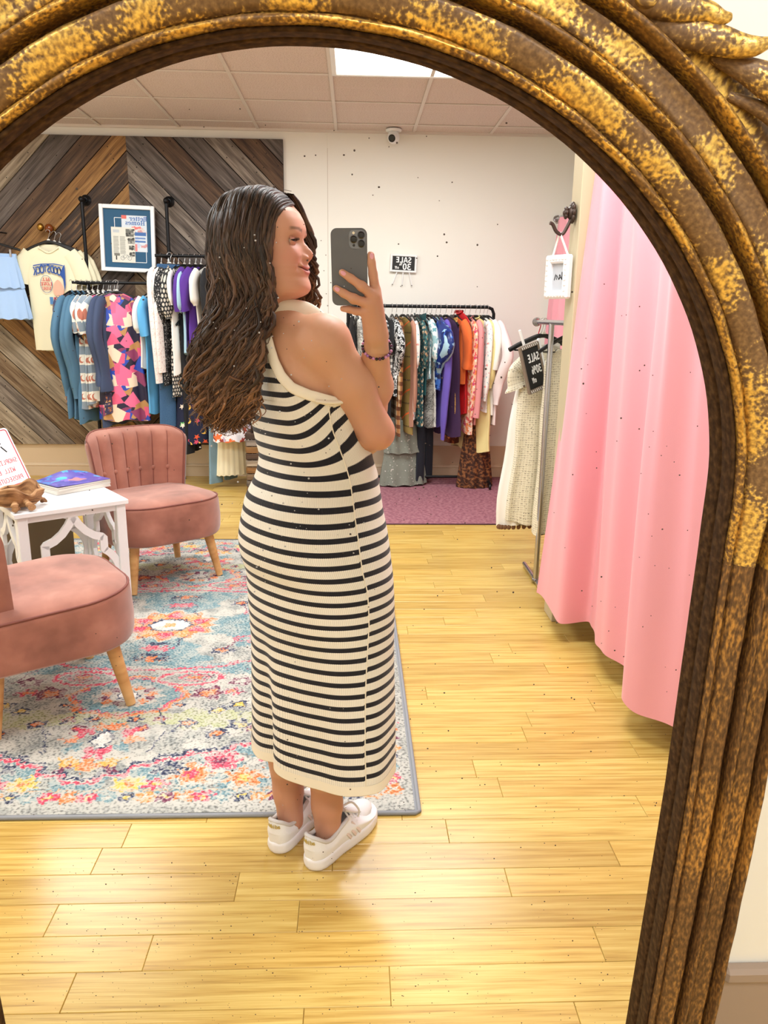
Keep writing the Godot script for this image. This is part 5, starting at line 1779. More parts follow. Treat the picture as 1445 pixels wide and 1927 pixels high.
func right_rail() -> void:
	var zr := -6.245
	var yr := 1.44
	var xl := -0.05; var xr := 1.10
	var o := thing("garment_rail", "black steel clothes rail standing on the rose rug at the back wall", "clothes rail", Vector3((xl + xr) / 2, 0, zr))
	var c := (xl + xr) / 2
	pipe(o, "frame_tube", [Vector3(xl - c, 0.06, 0), Vector3(xl - c, yr - 0.05, 0), Vector3(xl - c + 0.014, yr - 0.014, 0), Vector3(xl - c + 0.05, yr, 0), Vector3(xr - c - 0.05, yr, 0), Vector3(xr - c - 0.014, yr - 0.014, 0), Vector3(xr - c, yr - 0.05, 0), Vector3(xr - c, 0.06, 0)], 0.013)
	pipe(o, "base_bar", [Vector3(xl - c, 0.075, 0), Vector3(xr - c, 0.075, 0)], 0.011)
	for s in [xl - c, xr - c]:
		pipe(o, "foot", [Vector3(s, 0.055, -0.2), Vector3(s, 0.055, 0.2)], 0.012)
		for z in [-0.19, 0.19]:
			part(o, "caster", MB.new().lathe([Vector2(0.02, -0.008), Vector2(0.023, -0.004), Vector2(0.023, 0.004), Vector2(0.02, 0.008)], Transform3D(Basis(Vector3.BACK, PI / 2), Vector3(s, 0.031, z)), 14), mats["black plastic"])
	var g := "clothes on the black rail at the back wall"
	var hg := "hangers on the black rail at the back wall"
	var hl := "black hanger with a thin metal hook on the black rail at the back wall"
	# [kind, label, category, x, turn, spec]
	var G := [
		["top", "black strappy top at the left end of the black rail", "top", -0.0, 80, {"cloth": "black cotton", "len": 0.3, "strap": true, "w": 0.17}],
		["blouse", "grey and white patterned blouse at the left end of the black rail", "blouse", 0.05, 84, {"cloth": "scratched grey", "len": 0.5, "sl": 0.3}],
		["dress", "black dress behind the woman's forearm on the black rail", "dress", 0.10, 84, {"cloth": "black cotton", "len": 0.8, "sl": 0.3}],
		["shirt", "black and white checked gingham top beside the woman's elbow", "shirt", 0.19, 58, {"cloth": "gingham", "len": 0.58, "w": 0.15, "hem": 0.19, "sl": 0.4, "sr": 0.05}],
		["dress", "long black dress with white fringe at its hem on the black rail", "dress", 0.265, 74, {"cloth": "black cotton", "len": 0.92, "sl": 0.2, "sr": 0.04}],
		["blouse", "black and white zebra striped blouse with puffed sleeves on the black rail", "blouse", 0.325, 82, {"cloth": "zebra", "len": 0.6, "sl": 0.36, "sr": 0.045, "puff": 0.35}],
		["shirt", "brown and cream checked shirt on the black rail", "shirt", 0.36, 82, {"cloth": "brown plaid", "len": 0.92, "sl": 0.6, "sr": 0.034}],
		["dress", "olive dress with chain pattern and orange stripes on the black rail", "dress", 0.41, 68, {"cloth": "olive chain", "len": 0.9, "sl": 0.0, "w": 0.19, "th": 0.02}],
		["cardigan", "mauve brown cardigan beside the olive dress on the black rail", "cardigan", 0.448, 80, {"cloth": "mauve brown cotton", "len": 0.84, "sl": 0.64, "sr": 0.03}],
		["blouse", "white flowered blouse beside the mauve brown cardigan", "blouse", 0.48, 82, {"cloth": "white floral", "len": 0.8, "sl": 0.3, "sr": 0.03}],
		["dress", "dark teal flowered dress on the black rail", "dress", 0.515, 76, {"cloth": "teal floral", "len": 0.84, "sl": 0.3, "sr": 0.035}],
		["top", "dark teal satin top with tied straps on the black rail", "top", 0.545, 76, {"cloth": "dark teal satin", "len": 0.62, "strap": true, "w": 0.16, "top": 0.05}],
		["blouse", "pale tie-dyed blouse beside the teal satin top", "blouse", 0.575, 74, {"cloth": "tie dye", "len": 0.48, "sl": 0.25, "sr": 0.05}],
		["skirt", "scratchy grey and white plaid skirt under the tie-dyed blouse", "skirt", 0.60, 64, {"cloth": "scratched grey", "len": 0.86, "w": 0.15, "hem": 0.2}],
		["blouse", "shiny royal blue puffed blouse on the black rail", "blouse", 0.635, 72, {"cloth": "blue satin", "len": 0.55, "sl": 0.3, "sr": 0.055, "puff": 0.4}],
		["blouse", "ice blue puff sleeved blouse beside the royal blue one", "blouse", 0.672, 78, {"cloth": "ice blue cotton", "w": 0.16, "len": 0.5, "sl": 0.34, "sr": 0.05, "puff": 0.5}],
		["jumper", "lavender violet jumper with long sleeves on the black rail", "jumper", 0.705, 78, {"cloth": "lavender knit", "len": 0.86, "sl": 0.86, "sr": 0.042, "puff": 0.1}],
		["dress", "dark aubergine dress beside the lavender jumper", "dress", 0.75, 64, {"cloth": "aubergine cotton", "len": 0.92, "hem": 0.24, "th": 0.03}],
		["dress", "leopard spotted dress left of the red top", "dress", 0.795, 80, {"cloth": "leopard", "len": 0.84, "strap": true, "w": 0.18}],
		["blouse", "orange short sleeved blouse before the red top", "blouse", 0.825, 72, {"cloth": "orange cotton", "len": 0.5, "sl": 0.3, "sr": 0.055, "cuff": 1.2}],
		["top", "bright red satin top on the black rail", "top", 0.855, 70, {"cloth": "red satin", "len": 0.78, "sl": 0.0, "w": 0.18, "top": 0.04, "th": 0.026, "collar": "red satin"}],
		["dress", "coral pink flowered dress right of the red top", "dress", 0.90, 74, {"cloth": "coral floral", "len": 0.9, "sl": 0.7, "sr": 0.036}],
		["jacket", "rose pink jacket beside the coral flowered dress", "jacket", 0.94, 74, {"cloth": "rose cotton", "len": 0.84, "sl": 0.68, "sr": 0.044, "cuff": 1.0, "collar": "rose cotton"}],
		["dress", "long butter yellow dress on the black rail", "dress", 0.985, 60, {"cloth": "butter cotton", "len": 1.05, "hem": 0.24, "th": 0.03, "sl": 0.45, "sr": 0.05, "collar": "butter cotton"}],
		["blouse", "white blouse with red flowers right of the butter yellow dress", "blouse", 1.02, 76, {"cloth": "white floral", "len": 0.72, "sl": 0.55, "sr": 0.04}],
		["shirt", "white cotton shirt second from the right end of the black rail", "shirt", 1.05, 70, {"cloth": "white cotton", "len": 0.74, "sl": 0.3, "sr": 0.055, "cuff": 1.0}],
		["blouse", "billowing blush white blouse at the right end of the rail", "blouse", 1.078, 66, {"cloth": "blush white", "len": 0.84, "sl": 0.58, "sr": 0.045, "puff": 0.3}]]
	for a in G:
		var S: Dictionary = a[5]
		S.hl = hl; S.hg = hg
		var top: float = S.get("top", 0.078)
		garment(a[0], a[1], a[2], Vector3(a[3] - 0.03 + 0.0 * top, yr, zr), deg_to_rad(-a[4]), g, S)
	# fringe on the black dress
	# long things under the row
	skirt("maxi_skirt", "long sage grey flowered skirt trailing on the rose rug", "skirt", Vector3(0.40, 0.62, zr + 0.03), 0.2, g, "sage floral", 0.53, 0.12, 0.19, 9, 0.05, 0.08, 2)
	skirt("maxi_skirt", "long brown crushed velvet skirt trailing on the rose rug", "skirt", Vector3(0.99, 0.62, zr + 0.06), 0.1, g, "brown crushed velvet", 0.54, 0.09, 0.15, 11, 0.04, 0.09)
	trousers("navy black wide trousers hanging right of the sage flowered skirt", Vector3(0.58, 0.86, zr), deg_to_rad(40), g, "navy black cotton", 0.72, 0.08, 0.09, hl, hg)
	garment("dress", "rust brown printed dress showing under the leopard dress", "dress", Vector3(0.80, 0.80, zr), deg_to_rad(40), g, {"cloth": "rust print", "len": 0.36, "strap": true, "w": 0.06, "hem": 0.08}, false)

func hooked_things() -> void:
	# knob hook with cream tees
	var zw := WALL_Z + 0.034
	var kn := thing("knob_hook", "amber glass knob hook on the plank wall above the cream tees", "hook", Vector3(-2.40, 2.0, zw))
	part(kn, "plate", MB.new().lathe([Vector2(0.024, 0), Vector2(0.022, 0.008), Vector2(0.009, 0.012), Vector2(0.009, 0.05)], Transform3D(Basis(Vector3.RIGHT, PI / 2), Vector3.ZERO), 16), mat("brass", rgb(176, 132, 62), 0.35, 1.0))
	part(kn, "knob", MB.new().ball(Vector3(0, 0, 0.075), Vector3(0.034, 0.034, 0.03)), mat("amber glass", rgb(112, 54, 18), 0.12))
	part(kn, "lower_knob", MB.new().ball(Vector3(-0.06, 0.006, 0.09), Vector3(0.026, 0.03, 0.026)), mats["brass"])
	var p := Paint.new(512, 512, 512.0, rgb(238, 230, 198), 3)
	var blue := rgb(44, 82, 158)
	var off := Vector2(0, 0)
	# the print, in the tee's own mirrored reading
	for k in 4:
		var m := k
	cloth("cream tee", p.im, 1.0)
	for k in 3:
		var lab: String = ["cream tee shirt with a blue and red festival print, front one on the knob hook", "plain looking cream tee shirt behind the printed one on the knob hook", "rearmost cream tee shirt on the knob hook"][k]
		var dx: float = [0.0, 0.028, 0.05][k]
		var o := thing("tee", lab, "tee shirt", Vector3(-2.39 + dx, 1.985 - 0.006 * k, -6.44 - 0.045 * k), 0.0, "cream tees on the knob hook")
		var rows := []
		for i in 25:
			var t := i / 24.0
			var y := -0.11 - t * 0.81
			var d := t * 0.81
			var hw := lerpf(0.075, 0.205, pow(sm(0, 0.085, d), 0.7)) if d < 0.085 else 0.205 - 0.012 * sin(d * 3.0)
			if d > 0.24: hw = 0.19 - 0.02 * (d - 0.24)
			var ring := PackedVector3Array()
			for q in 48:
				var a := TAU * q / 48
				var xx := hw * signf(cos(a)) * pow(absf(cos(a)), 0.8)
				ring.append(Vector3(xx, y - (0.055 * exp(-pow(xx / 0.07, 2)) if sin(a) > 0.05 and i < 2 else 0.0), (0.016 + 0.008 * t) * sin(a) + 0.006 * sin(xx * 38.0 + k) * sm(0.3, 1.0, t)))
			rows.append(ring)
		var b := MB.new().grid(rows, true)
		b.fan(rows[-1], Vector3.DOWN)
		part(o, "body", b, mats["cream jersey"])
		for sg in [-1.0, 1.0]:
			part(o, "sleeve", MB.new().tube(PackedVector3Array([Vector3(sg * 0.15, -0.175, 0), Vector3(sg * 0.2, -0.24, 0), Vector3(sg * 0.235, -0.33, 0), Vector3(sg * 0.252, -0.40, 0)]), [0.06, 0.068, 0.066, 0.066], 16, true, 0.35, Vector3(0, 0, 1)), mats["cream jersey"])
		var nk := PackedVector3Array()
		for q in 17:
			var x := -0.078 + 0.156 * q / 16.0
			nk.append(Vector3(x, -0.112 - 0.055 * exp(-pow(x / 0.07, 2)) - 0.01, 0.02))
		part(o, "neckband", MB.new().tube(nk, 0.007, 7, false, 0.6), mats["cream jersey"])
		if k == 0:
			var z := 0.034
			var bl := mat("blue print", blue, 0.8)
			var band := MB.new()
			var top := PackedVector2Array([Vector2(-0.125, -0.268), Vector2(-0.06, -0.256), Vector2(0.04, -0.254), Vector2(0.105, -0.266), Vector2(0.105, -0.273), Vector2(0.04, -0.262), Vector2(-0.06, -0.264), Vector2(-0.125, -0.276)])
			band.prism(top, 0.001, Transform3D(Basis(), Vector3(0, 0, z)))
			band.prism(PackedVector2Array([Vector2(0.108, -0.27), Vector2(0.118, -0.262), Vector2(0.115, -0.41), Vector2(0.104, -0.46), Vector2(0.098, -0.37), Vector2(0.075, -0.335)]), 0.001, Transform3D(Basis(), Vector3(0, 0, z)))
			part(o, "print_band", band, bl)
			var word := "WOODSTOCK"
			for q in 9:
				var x := 0.098 - q * 0.0263
				var lt := part(o, "lettering", letters(word[q], 0.05 + 0.016 * absf(sin(q * 1.3)), "Droid Sans", 700, true, 0.001, 0.62), bl)
				lt.position = Vector3(x, -0.305 - 0.012 * cos(q * 0.7), z)
			var rp := mat("coral print", rgb(206, 52, 66), 0.8)
			for q in 3:
				var lt := part(o, "lettering", letters(["ALL", "LOVE", "YOU"][q], 0.026, "Droid Serif", 700, true, 0.001, 0.9), rp)
				lt.position = Vector3(-0.035, -0.375 - q * 0.034, z)
			var rg := PackedVector3Array()
			for q in 33:
				var a := TAU * q / 32
				rg.append(Vector3(-0.035 + 0.046 * cos(a), -0.41 + 0.066 * sin(a), z))
			part(o, "print_ring", MB.new().tube(rg, 0.0016, 5, false), bl)
			var sh := MB.new()
			var pe := PackedVector2Array()
			for q in 24:
				var a := TAU * q / 24
				pe.append(Vector2(0.055 + 0.042 * cos(a), -0.435 + 0.06 * sin(a) - 0.02 * absf(cos(a))))
			sh.prism(pe, 0.001, Transform3D(Basis(), Vector3(0, 0, z - 0.0006)))
			part(o, "print_patch", sh, mat("peach print", rgb(244, 176, 152), 0.8))
			part(o, "print_patch", MB.new().box(Vector3(-0.006, -0.535, z), Vector3(0.026, 0.055, 0.0012)), mat("sky print", rgb(84, 132, 186), 0.8))
			part(o, "print_patch", MB.new().box(Vector3(0.028, -0.53, z), Vector3(0.028, 0.042, 0.0012)), rp)
		hanger(["black hanger with pale disc inside the printed cream tee", "black hanger inside the middle cream tee on the knob hook", "black hanger inside the rearmost cream tee on the knob hook"][k], Vector3(-2.39 + dx, 1.965 - 0.006 * k, -6.44 - 0.045 * k), 0.0, "hangers of the cream tees")
	# pale blue skirts at the far left
	var sk := skirt("skirt", "pale blue tiered cotton skirt clipped to a hanger at the far left", "skirt", Vector3(-2.765, 1.845, -6.38), 0.1, "", "pale blue cotton", 0.47, 0.135, 0.2, 13, 0.035, 0.07, 2)
	var hd := thing("clip_hanger", "black clip hanger holding the pale blue skirt at the far left", "hanger", Vector3(-2.765, 1.845, -6.38), 0.1)
	part(hd, "bar", MB.new().tube(PackedVector3Array([Vector3(-0.17, -0.02, 0), Vector3(0, 0.03, 0), Vector3(0.17, -0.02, 0)]), 0.009, 8), mats["black plastic"])
	part(hd, "hook", MB.new().tube(PackedVector3Array([Vector3(0, 0.03, 0), Vector3(0, 0.09, 0), Vector3(0.012, 0.11, -0.02), Vector3(0, 0.12, -0.06)]), 0.002, 6), mats["steel wire"])
	for s in [-0.1, 0.1]:
		part(hd, "clip", MB.new().box(Vector3(s, -0.045, 0.012), Vector3(0.016, 0.06, 0.03), 0.003), mats["chrome"])
	var hk := thing("wall_hook", "wall hook behind the pale blue skirt at the far left", "hook", Vector3(-2.765, 1.965, zw))
	part(hk, "prong", MB.new().tube(PackedVector3Array([Vector3(0, 0, 0), Vector3(0, -0.005, 0.12), Vector3(0, 0.015, 0.2)]), 0.006, 8), mats["black metal"])
	# framed magazine pages
	var fr := thing("framed_magazine", "white framed blue mat with two old magazine pages on the plank wall", "picture", Vector3(-1.79, 1.93, -6.50), 0.0)
	fr.rotation.z = -0.03
	var fm := MB.new()
	for s in [-1.0, 1.0]:
		fm.box(Vector3(s * 0.199, 0, 0.012), Vector3(0.03, 0.5, 0.028), 0.004)
		fm.box(Vector3(0, s * 0.235, 0.012), Vector3(0.37, 0.03, 0.028), 0.004)
	part(fr, "frame", fm, mats["white paint"])
	part(fr, "mat_board", MB.new().box(Vector3(0, 0, 0.004), Vector3(0.372, 0.442, 0.004)), mat("petrol mat", rgb(34, 84, 118), 0.7))
	part(fr, "back", MB.new().box(Vector3(0, 0, -0.03), Vector3(0.36, 0.44, 0.06), 0.004), mat("picture back", rgb(90, 80, 66), 0.9))
	var ln := MB.new()
	for e in [[Vector2(-0.10, 0.155), Vector2(0.14, 0.155)], [Vector2(-0.10, -0.175), Vector2(0.14, -0.175)]]:
		ln.box(Vector3((e[0].x + e[1].x) / 2, e[0].y, 0.0066), Vector3(0.24, 0.004, 0.001))
	for x in [-0.10, 0.14]: ln.box(Vector3(x, -0.01, 0.0066), Vector3(0.004, 0.33, 0.001))
	part(fr, "mat_line", ln, mats["white print"])
	var cv := Paint.new(160, 224, 160.0, rgb(212, 220, 228), 4)
	for k in 14: cv.ellipse(cv.rg.randf(), cv.rg.randf_range(0.4, 1.3), cv.rg.randf_range(0.05, 0.16), cv.rg.randf_range(0.04, 0.1), [rgb(218, 200, 196), rgb(206, 150, 150), rgb(190, 204, 222), rgb(232, 120, 116)][k % 4], 0, 0, 5, 0.2)
	cv.rect(0, 0, 0.2, 0.14, rgb(224, 110, 100))
	cv.rect(0.0, 1.1, 0.6, 0.28, rgb(238, 140, 136))
	cv.rect(0.5, 0.64, 0.46, 0.14, rgb(70, 110, 170)); cv.rect(0.52, 0.84, 0.42, 0.06, rgb(110, 140, 190)); cv.rect(0.5, 0.96, 0.44, 0.07, rgb(80, 120, 180))
	part(fr, "cover_page", MB.new().prism(PackedVector2Array([Vector2(-0.045, 0.175), Vector2(0.15, 0.175), Vector2(0.15, -0.095), Vector2(-0.045, -0.095)]), 0.002, Transform3D(Basis(), Vector3(0, 0, 0.007))), paged("cover print", cv.im, Vector2(-0.045, 0.175), Vector2(0.195, 0.27)))
	for k in 2:
		var lt := part(fr, "lettering", letters(["Better", "Homes"][k], 0.034, "Droid Serif", 700, true, 0.0006, 0.95), mat("title blue", rgb(64, 110, 178), 0.7))
		lt.position = Vector3([0.085, 0.06][k], [0.152, 0.12][k], 0.0096)
	var ar := Paint.new(160, 224, 160.0, rgb(222, 220, 208), 4)
	for c in 2:
		for k in 30: ar.rect(0.08 + c * 0.28, 0.36 + k * 0.024, 0.2 + 0.04 * ar.rg.randf(), 0.011, rgb(150, 150, 142))
	ar.rect(0.08, 0.1, 0.26, 0.12, rgb(190, 196, 200))
	for q in [[0.62, 0.06, 0.34, 0.3], [0.7, 0.42, 0.28, 0.22], [0.74, 0.72, 0.24, 0.16], [0.78, 0.98, 0.2, 0.16]]:
		ar.rect(q[0], q[1], q[2], q[3], rgb(110, 110, 104))
		for k in 9: ar.ellipse(q[0] + ar.rg.randf() * q[2], q[1] + ar.rg.randf() * q[3], 0.05, 0.035, [rgb(66, 66, 62), rgb(166, 164, 156)][k % 2])
	ar.rect(0.1, 1.04, 0.24, 0.1, rgb(120, 118, 108)); ar.rect(0.16, 1.14, 0.05, 0.16, rgb(50, 46, 42))
	for q in [0.45, 0.75]:
		ar.ellipse(q, 1.22, 0.085, 0.085, rgb(110, 110, 110), 0, 0.16)
	ar.line([Vector2(0.45, 1.22), Vector2(0.58, 1.22), Vector2(0.68, 1.1), Vector2(0.52, 1.1), Vector2(0.45, 1.22)], 0.015, rgb(120, 120, 120))
	ar.line([Vector2(0.68, 1.1), Vector2(0.75, 1.22)], 0.015, rgb(120, 120, 120))
	part(fr, "article_page", MB.new().prism(PackedVector2Array([Vector2(-0.128, 0.085), Vector2(0.055, 0.085), Vector2(0.055, -0.18), Vector2(-0.128, -0.18)]), 0.003, Transform3D(Basis(), Vector3(0, 0, 0.009))), paged("article print", ar.im, Vector2(-0.128, 0.085), Vector2(0.183, 0.265)))

# a printed sheet: prism uv is (x, -y) in metres
func paged(key: String, im: Image, tl: Vector2, size: Vector2) -> StandardMaterial3D:
	var m := pic(key, im, 0.7)
	m.uv1_scale = Vector3(1.0 / size.x, 1.0 / size.y, 1)
	m.uv1_offset = Vector3(-tl.x / size.x, tl.y / size.y, 0)
	return m

# ------------------------------------------------------------------ fitting rooms and what hangs by them
func pleated(path: Array, top: Array, y0: float, y1: float, m: Material, hemw := 0.02) -> MB:
	# path and top: Vector2(x, z) plan lines of the hem and of the heading
	var P3 := []; var T3 := []
	for p in path: P3.append(Vector3(p.x, 0, p.y))
	for p in top: T3.append(Vector3(p.x, 0, p.y))
	var A := spline(P3, 14)
	var B := spline(T3, 14)
	var rows := []
	for i in 49:
		var t := i / 48.0
		var w := pow(1.0 - t, 0.85)
		var r := PackedVector3Array()
		for j in A.size():
			var q := B[j].lerp(A[j], w)
			var f := float(j) / A.size()
			q.x += 0.011 * sin(f * 64.0 + t * 2.0) * (0.25 + t) + 0.005 * sin(f * 23.0 + t * 7.0) + 0.006 * absf(sin(f * 33.0 + t)) * (0.3 + t)
			q.y = lerpf(y0 + hemw * sin(f * 31.0), y1, t)
			r.append(q)
		rows.append(r)
	return MB.new().grid(rows, false, 1, 1, 3, Vector3(-3, 1, -2.5))

func fitting_rooms() -> void:
	var bp := mat("putty paint", rgb(196, 182, 150), 0.6)
	var H := CEIL
	struct("wall_partition", MB.new().box(Vector3((0.915 + X1) / 2, H / 2, -3.37), Vector3(X1 - 0.915, H, 0.14), 0.003), bp)
	struct("wall_partition", MB.new().box(Vector3((1.07 + X1) / 2, H / 2, -1.90), Vector3(X1 - 1.07, H, 0.10), 0.003), mats["white wall"])
	var cg := noise_img(256, 256, 0.4, 71, 2)
	var pink := pic("pink curtain cloth", ramp_img(cg, [[0.0, rgb(228, 150, 162)], [0.5, rgb(236, 162, 173)], [1.0, rgb(242, 174, 184)]]), 0.62)
	pink.uv1_scale = Vector3(9, 9, 1)
	pink.rim_enabled = true
	pink.rim = 0.4
	pink.backlight_enabled = true
	pink.backlight = Color(0.16, 0.07, 0.08)
	var o := thing("fitting_room_curtain", "long pink pleated curtain of the nearer fitting room beside the mirror frame", "curtain", Vector3(0.95, 0, -2.6))
	var hem := [Vector2(0.868, -3.42), Vector2(0.876, -3.25), Vector2(0.884, -3.06), Vector2(1.0, -3.05), Vector2(1.0, -2.98), Vector2(0.972, -2.83), Vector2(0.976, -2.72), Vector2(1.022, -2.61), Vector2(0.985, -2.50), Vector2(0.918, -2.36), Vector2(0.95, -2.28), Vector2(1.01, -2.19), Vector2(1.06, -2.10), Vector2(1.09, -2.02)]
	var hd := [Vector2(0.995, -3.28), Vector2(0.985, -3.19), Vector2(0.965, -3.10), Vector2(1.025, -3.06), Vector2(1.0, -2.97), Vector2(0.945, -2.86), Vector2(0.96, -2.74), Vector2(1.025, -2.66), Vector2(0.985, -2.53), Vector2(0.935, -2.42), Vector2(0.965, -2.34), Vector2(1.02, -2.25), Vector2(0.97, -2.14), Vector2(0.96, -2.02)]
	var m := pleated(hem, hd, 0.10, 2.42, pink, 0.006)
	for i in m.v.size(): m.v[i] -= Vector3(0.95, 0, -2.6)
	part(o, "cloth", m, pink)
	# stitched hem
	var hm := PackedVector3Array()
	var H3 := []
	for p in hem: H3.append(Vector3(p.x, 0.10, p.y))
	for p in spline(H3, 14): hm.append(p - Vector3(0.95, 0, -2.6) + Vector3(-0.001, 0.045, 0))
	var hb := MB.new()
	var hrow := [PackedVector3Array(), PackedVector3Array()]
	var rod := thing("curtain_rod", "rod over the nearer fitting room carrying the long pink curtain", "curtain rod", Vector3(0.97, 2.45, -2.64))
	part(rod, "tube", MB.new().tube(PackedVector3Array([Vector3(0, 0, -0.655), Vector3(0, 0, 0.685)]), 0.012, 10), mats["chrome"])
	for s in [-0.652, 0.682]:
		part(rod, "socket", MB.new().lathe([Vector2(0.026, -0.006), Vector2(0.026, 0.006)], Transform3D(Basis(Vector3.RIGHT, PI / 2), Vector3(0, 0, s)), 14), mats["chrome"])
	# second curtain
	var o2 := thing("fitting_room_curtain", "pink curtain of the farther fitting room behind the cream dresses", "curtain", Vector3(1.64, 0, -6.0))
	var h2 := []; var t2 := []
	for k in 13:
		h2.append(Vector2(1.60 + (0.05 if k % 2 else -0.05), -6.54 + k * 0.1))
		t2.append(Vector2(1.64 + (0.025 if k % 2 else -0.025), -6.52 + k * 0.085))
	var m2 := pleated(h2, t2, 0.06, 2.13, pink, 0.004)
	for i in m2.v.size(): m2.v[i] -= Vector3(1.64, 0, -6.0)
	part(o2, "cloth", m2, pink)
	part(o2, "ring", MB.new().tube(PackedVector3Array([Vector3(-0.035, 2.13, -0.52), Vector3(-0.02, 2.16, -0.54), Vector3(0.01, 2.165, -0.54), Vector3(0.03, 2.14, -0.52), Vector3(0.01, 2.11, -0.51), Vector3(-0.02, 2.1, -0.51), Vector3(-0.035, 2.13, -0.52)]), 0.004, 6), mats["chrome"])
	var rod2 := thing("curtain_rod", "rod of the farther fitting room on the back wall", "curtain rod", Vector3(1.64, 2.145, -6.0))
	part(rod2, "tube", MB.new().tube(PackedVector3Array([Vector3(0, 0, -0.61), Vector3(0, 0, 2.55)]), 0.011, 10), mats["chrome"])
	part(rod2, "socket", MB.new().lathe([Vector2(0.026, -0.006), Vector2(0.026, 0.006)], Transform3D(Basis(Vector3.RIGHT, PI / 2), Vector3(0, 0, -0.6)), 14), mats["chrome"])
	# cast iron hook with a little frame on a ribbon
	var iron := mat("brown cast iron", rgb(72, 58, 50), 0.5, 0.5)
	var hk := thing("wall_hook", "ornate brown cast iron hook on the putty post beside the pink curtain", "hook", Vector3(0.913, 1.79, -3.365))
	var fl := MB.new()
	for k in 9:
		var a := TAU * k / 9
		fl.ball(Vector3(-0.012, 0.03 * sin(a), 0.03 * cos(a)), Vector3(0.009, 0.014, 0.014), Basis(), 9, 6)
	fl.ball(Vector3(-0.018, 0, 0), Vector3(0.018, 0.026, 0.026), Basis(), 12, 8)
	for k in 7:
		var a := TAU * k / 7
		fl.ball(Vector3(-0.038, 0.016 * sin(a), 0.016 * cos(a)), Vector3(0.008, 0.01, 0.01), Basis(), 8, 5)
	fl.ball(Vector3(-0.036, 0, 0), Vector3(0.016, 0.016, 0.016))
	part(hk, "rosette", fl, iron)
	part(hk, "prong", MB.new().tube(spline([Vector3(-0.01, -0.01, 0), Vector3(-0.03, -0.055, 0.002), Vector3(-0.05, -0.085, 0.004), Vector3(-0.075, -0.075, 0.006), Vector3(-0.092, -0.048, 0.008), Vector3(-0.105, -0.042, 0.01)], 4), 0.0075, 9), iron)
	var B := Basis(Vector3.UP, -1.05)
	var fr := thing("hanging_frame", "small white carved frame with a grey card hung by white ribbon from the iron hook", "frame", Vector3(0.862, 1.535, -3.375), -1.05)
	var fm := MB.new()
	for s in [-1.0, 1.0]:
		fm.box(Vector3(s * 0.052, 0, 0), Vector3(0.034, 0.178, 0.032), 0.007)
		fm.box(Vector3(0, s * 0.072, 0), Vector3(0.09, 0.034, 0.032), 0.007)
	part(fr, "moulding", fm, mats["white paint"])
	var orn := MB.new()
	for k in 26:
		var s := k / 26.0
		var p: Vector3
		if k < 8: p = Vector3(-0.054, -0.074 + 0.148 * k / 7.0, 0.016)
		elif k < 16: p = Vector3(0.054, -0.074 + 0.148 * (k - 8) / 7.0, 0.016)
		else: p = Vector3(-0.035 + 0.0175 * ((k - 16) % 5), 0.074 if k < 21 else -0.074, 0.016)
		orn.ball(p, Vector3(0.009, 0.0075, 0.004), Basis(Vector3.BACK, k * 0.9), 8, 5)
	part(fr, "carving", orn, mats["white paint"])
	part(fr, "card", MB.new().box(Vector3(0, 0, -0.004), Vector3(0.076, 0.12, 0.004)), mat("grey card", rgb(186, 190, 196), 0.7))
	var sq := MB.new()
	for q in [[Vector2(-0.024, -0.012), Vector2(-0.018, 0.012), Vector2(-0.01, -0.01)], [Vector2(-0.012, 0.008), Vector2(0.004, -0.01), Vector2(0.006, 0.01)], [Vector2(0.002, -0.01), Vector2(0.014, 0.002), Vector2(0.006, 0.01)], [Vector2(0.02, 0.02), Vector2(0.022, -0.012), Vector2(0.014, 0.0)]]:
		sq.tube(PackedVector3Array([Vector3(q[0].x, q[0].y, -0.0012), Vector3(q[1].x, q[1].y, -0.0012), Vector3(q[2].x, q[2].y, -0.0012)]), 0.0024, 5, true, 0.3, Vector3(0, 0, 1))
	part(fr, "brush_lettering", sq, mats["black print"])
	var rib := MB.new()
	var top := Basis(Vector3.UP, 1.05) * (Vector3(0.853, 1.712, -3.361) - Vector3(0.862, 1.535, -3.375))
	for s in [-1.0, 1.0]:
		rib.tube(PackedVector3Array([Vector3(s * 0.045, 0.085, -0.005), Vector3(s * 0.045, 0.085, -0.005).lerp(top, 0.5), top]), 0.006, 6, true, 0.25, Vector3(0, 0, 1))
	part(fr, "ribbon", rib, mats["white cotton"])
	# chrome T rail with cream dresses
	var ck := thing("chrome_rail", "chrome T-bar clothes rail carrying cream tweed dresses before the farther curtain", "clothes rail", Vector3(0.962, 0, -3.83))
	pipe(ck, "upright", [Vector3(0, 0.02, 0), Vector3(0, 1.34, 0)], 0.014, "chrome")
	pipe(ck, "arm", [Vector3(0, 1.345, -0.32), Vector3(0, 1.345, 0.34)], 0.012, "chrome")
	for s in [-0.32, 0.34]:
		part(ck, "end_cap", MB.new().lathe([Vector2(0.022, -0.005), Vector2(0.024, 0.0), Vector2(0.022, 0.005)], Transform3D(Basis(Vector3.RIGHT, PI / 2), Vector3(0, 1.345, s)), 14), mats["chrome"])
	pipe(ck, "foot", [Vector3(0, 0.018, -0.28), Vector3(0, 0.018, 0.28)], 0.012, "chrome")
	pipe(ck, "foot", [Vector3(-0.02, 0.018, 0), Vector3(0.26, 0.018, 0)], 0.012, "chrome")
	part(ck, "red_tie", MB.new().tube(spline([Vector3(0.0, 1.36, -0.30), Vector3(0.016, 1.33, -0.295), Vector3(0.004, 1.28, -0.285), Vector3(0.006, 1.23, -0.27)], 4), 0.003, 6), mats["red print"])
	var g := "dresses on the chrome rail"
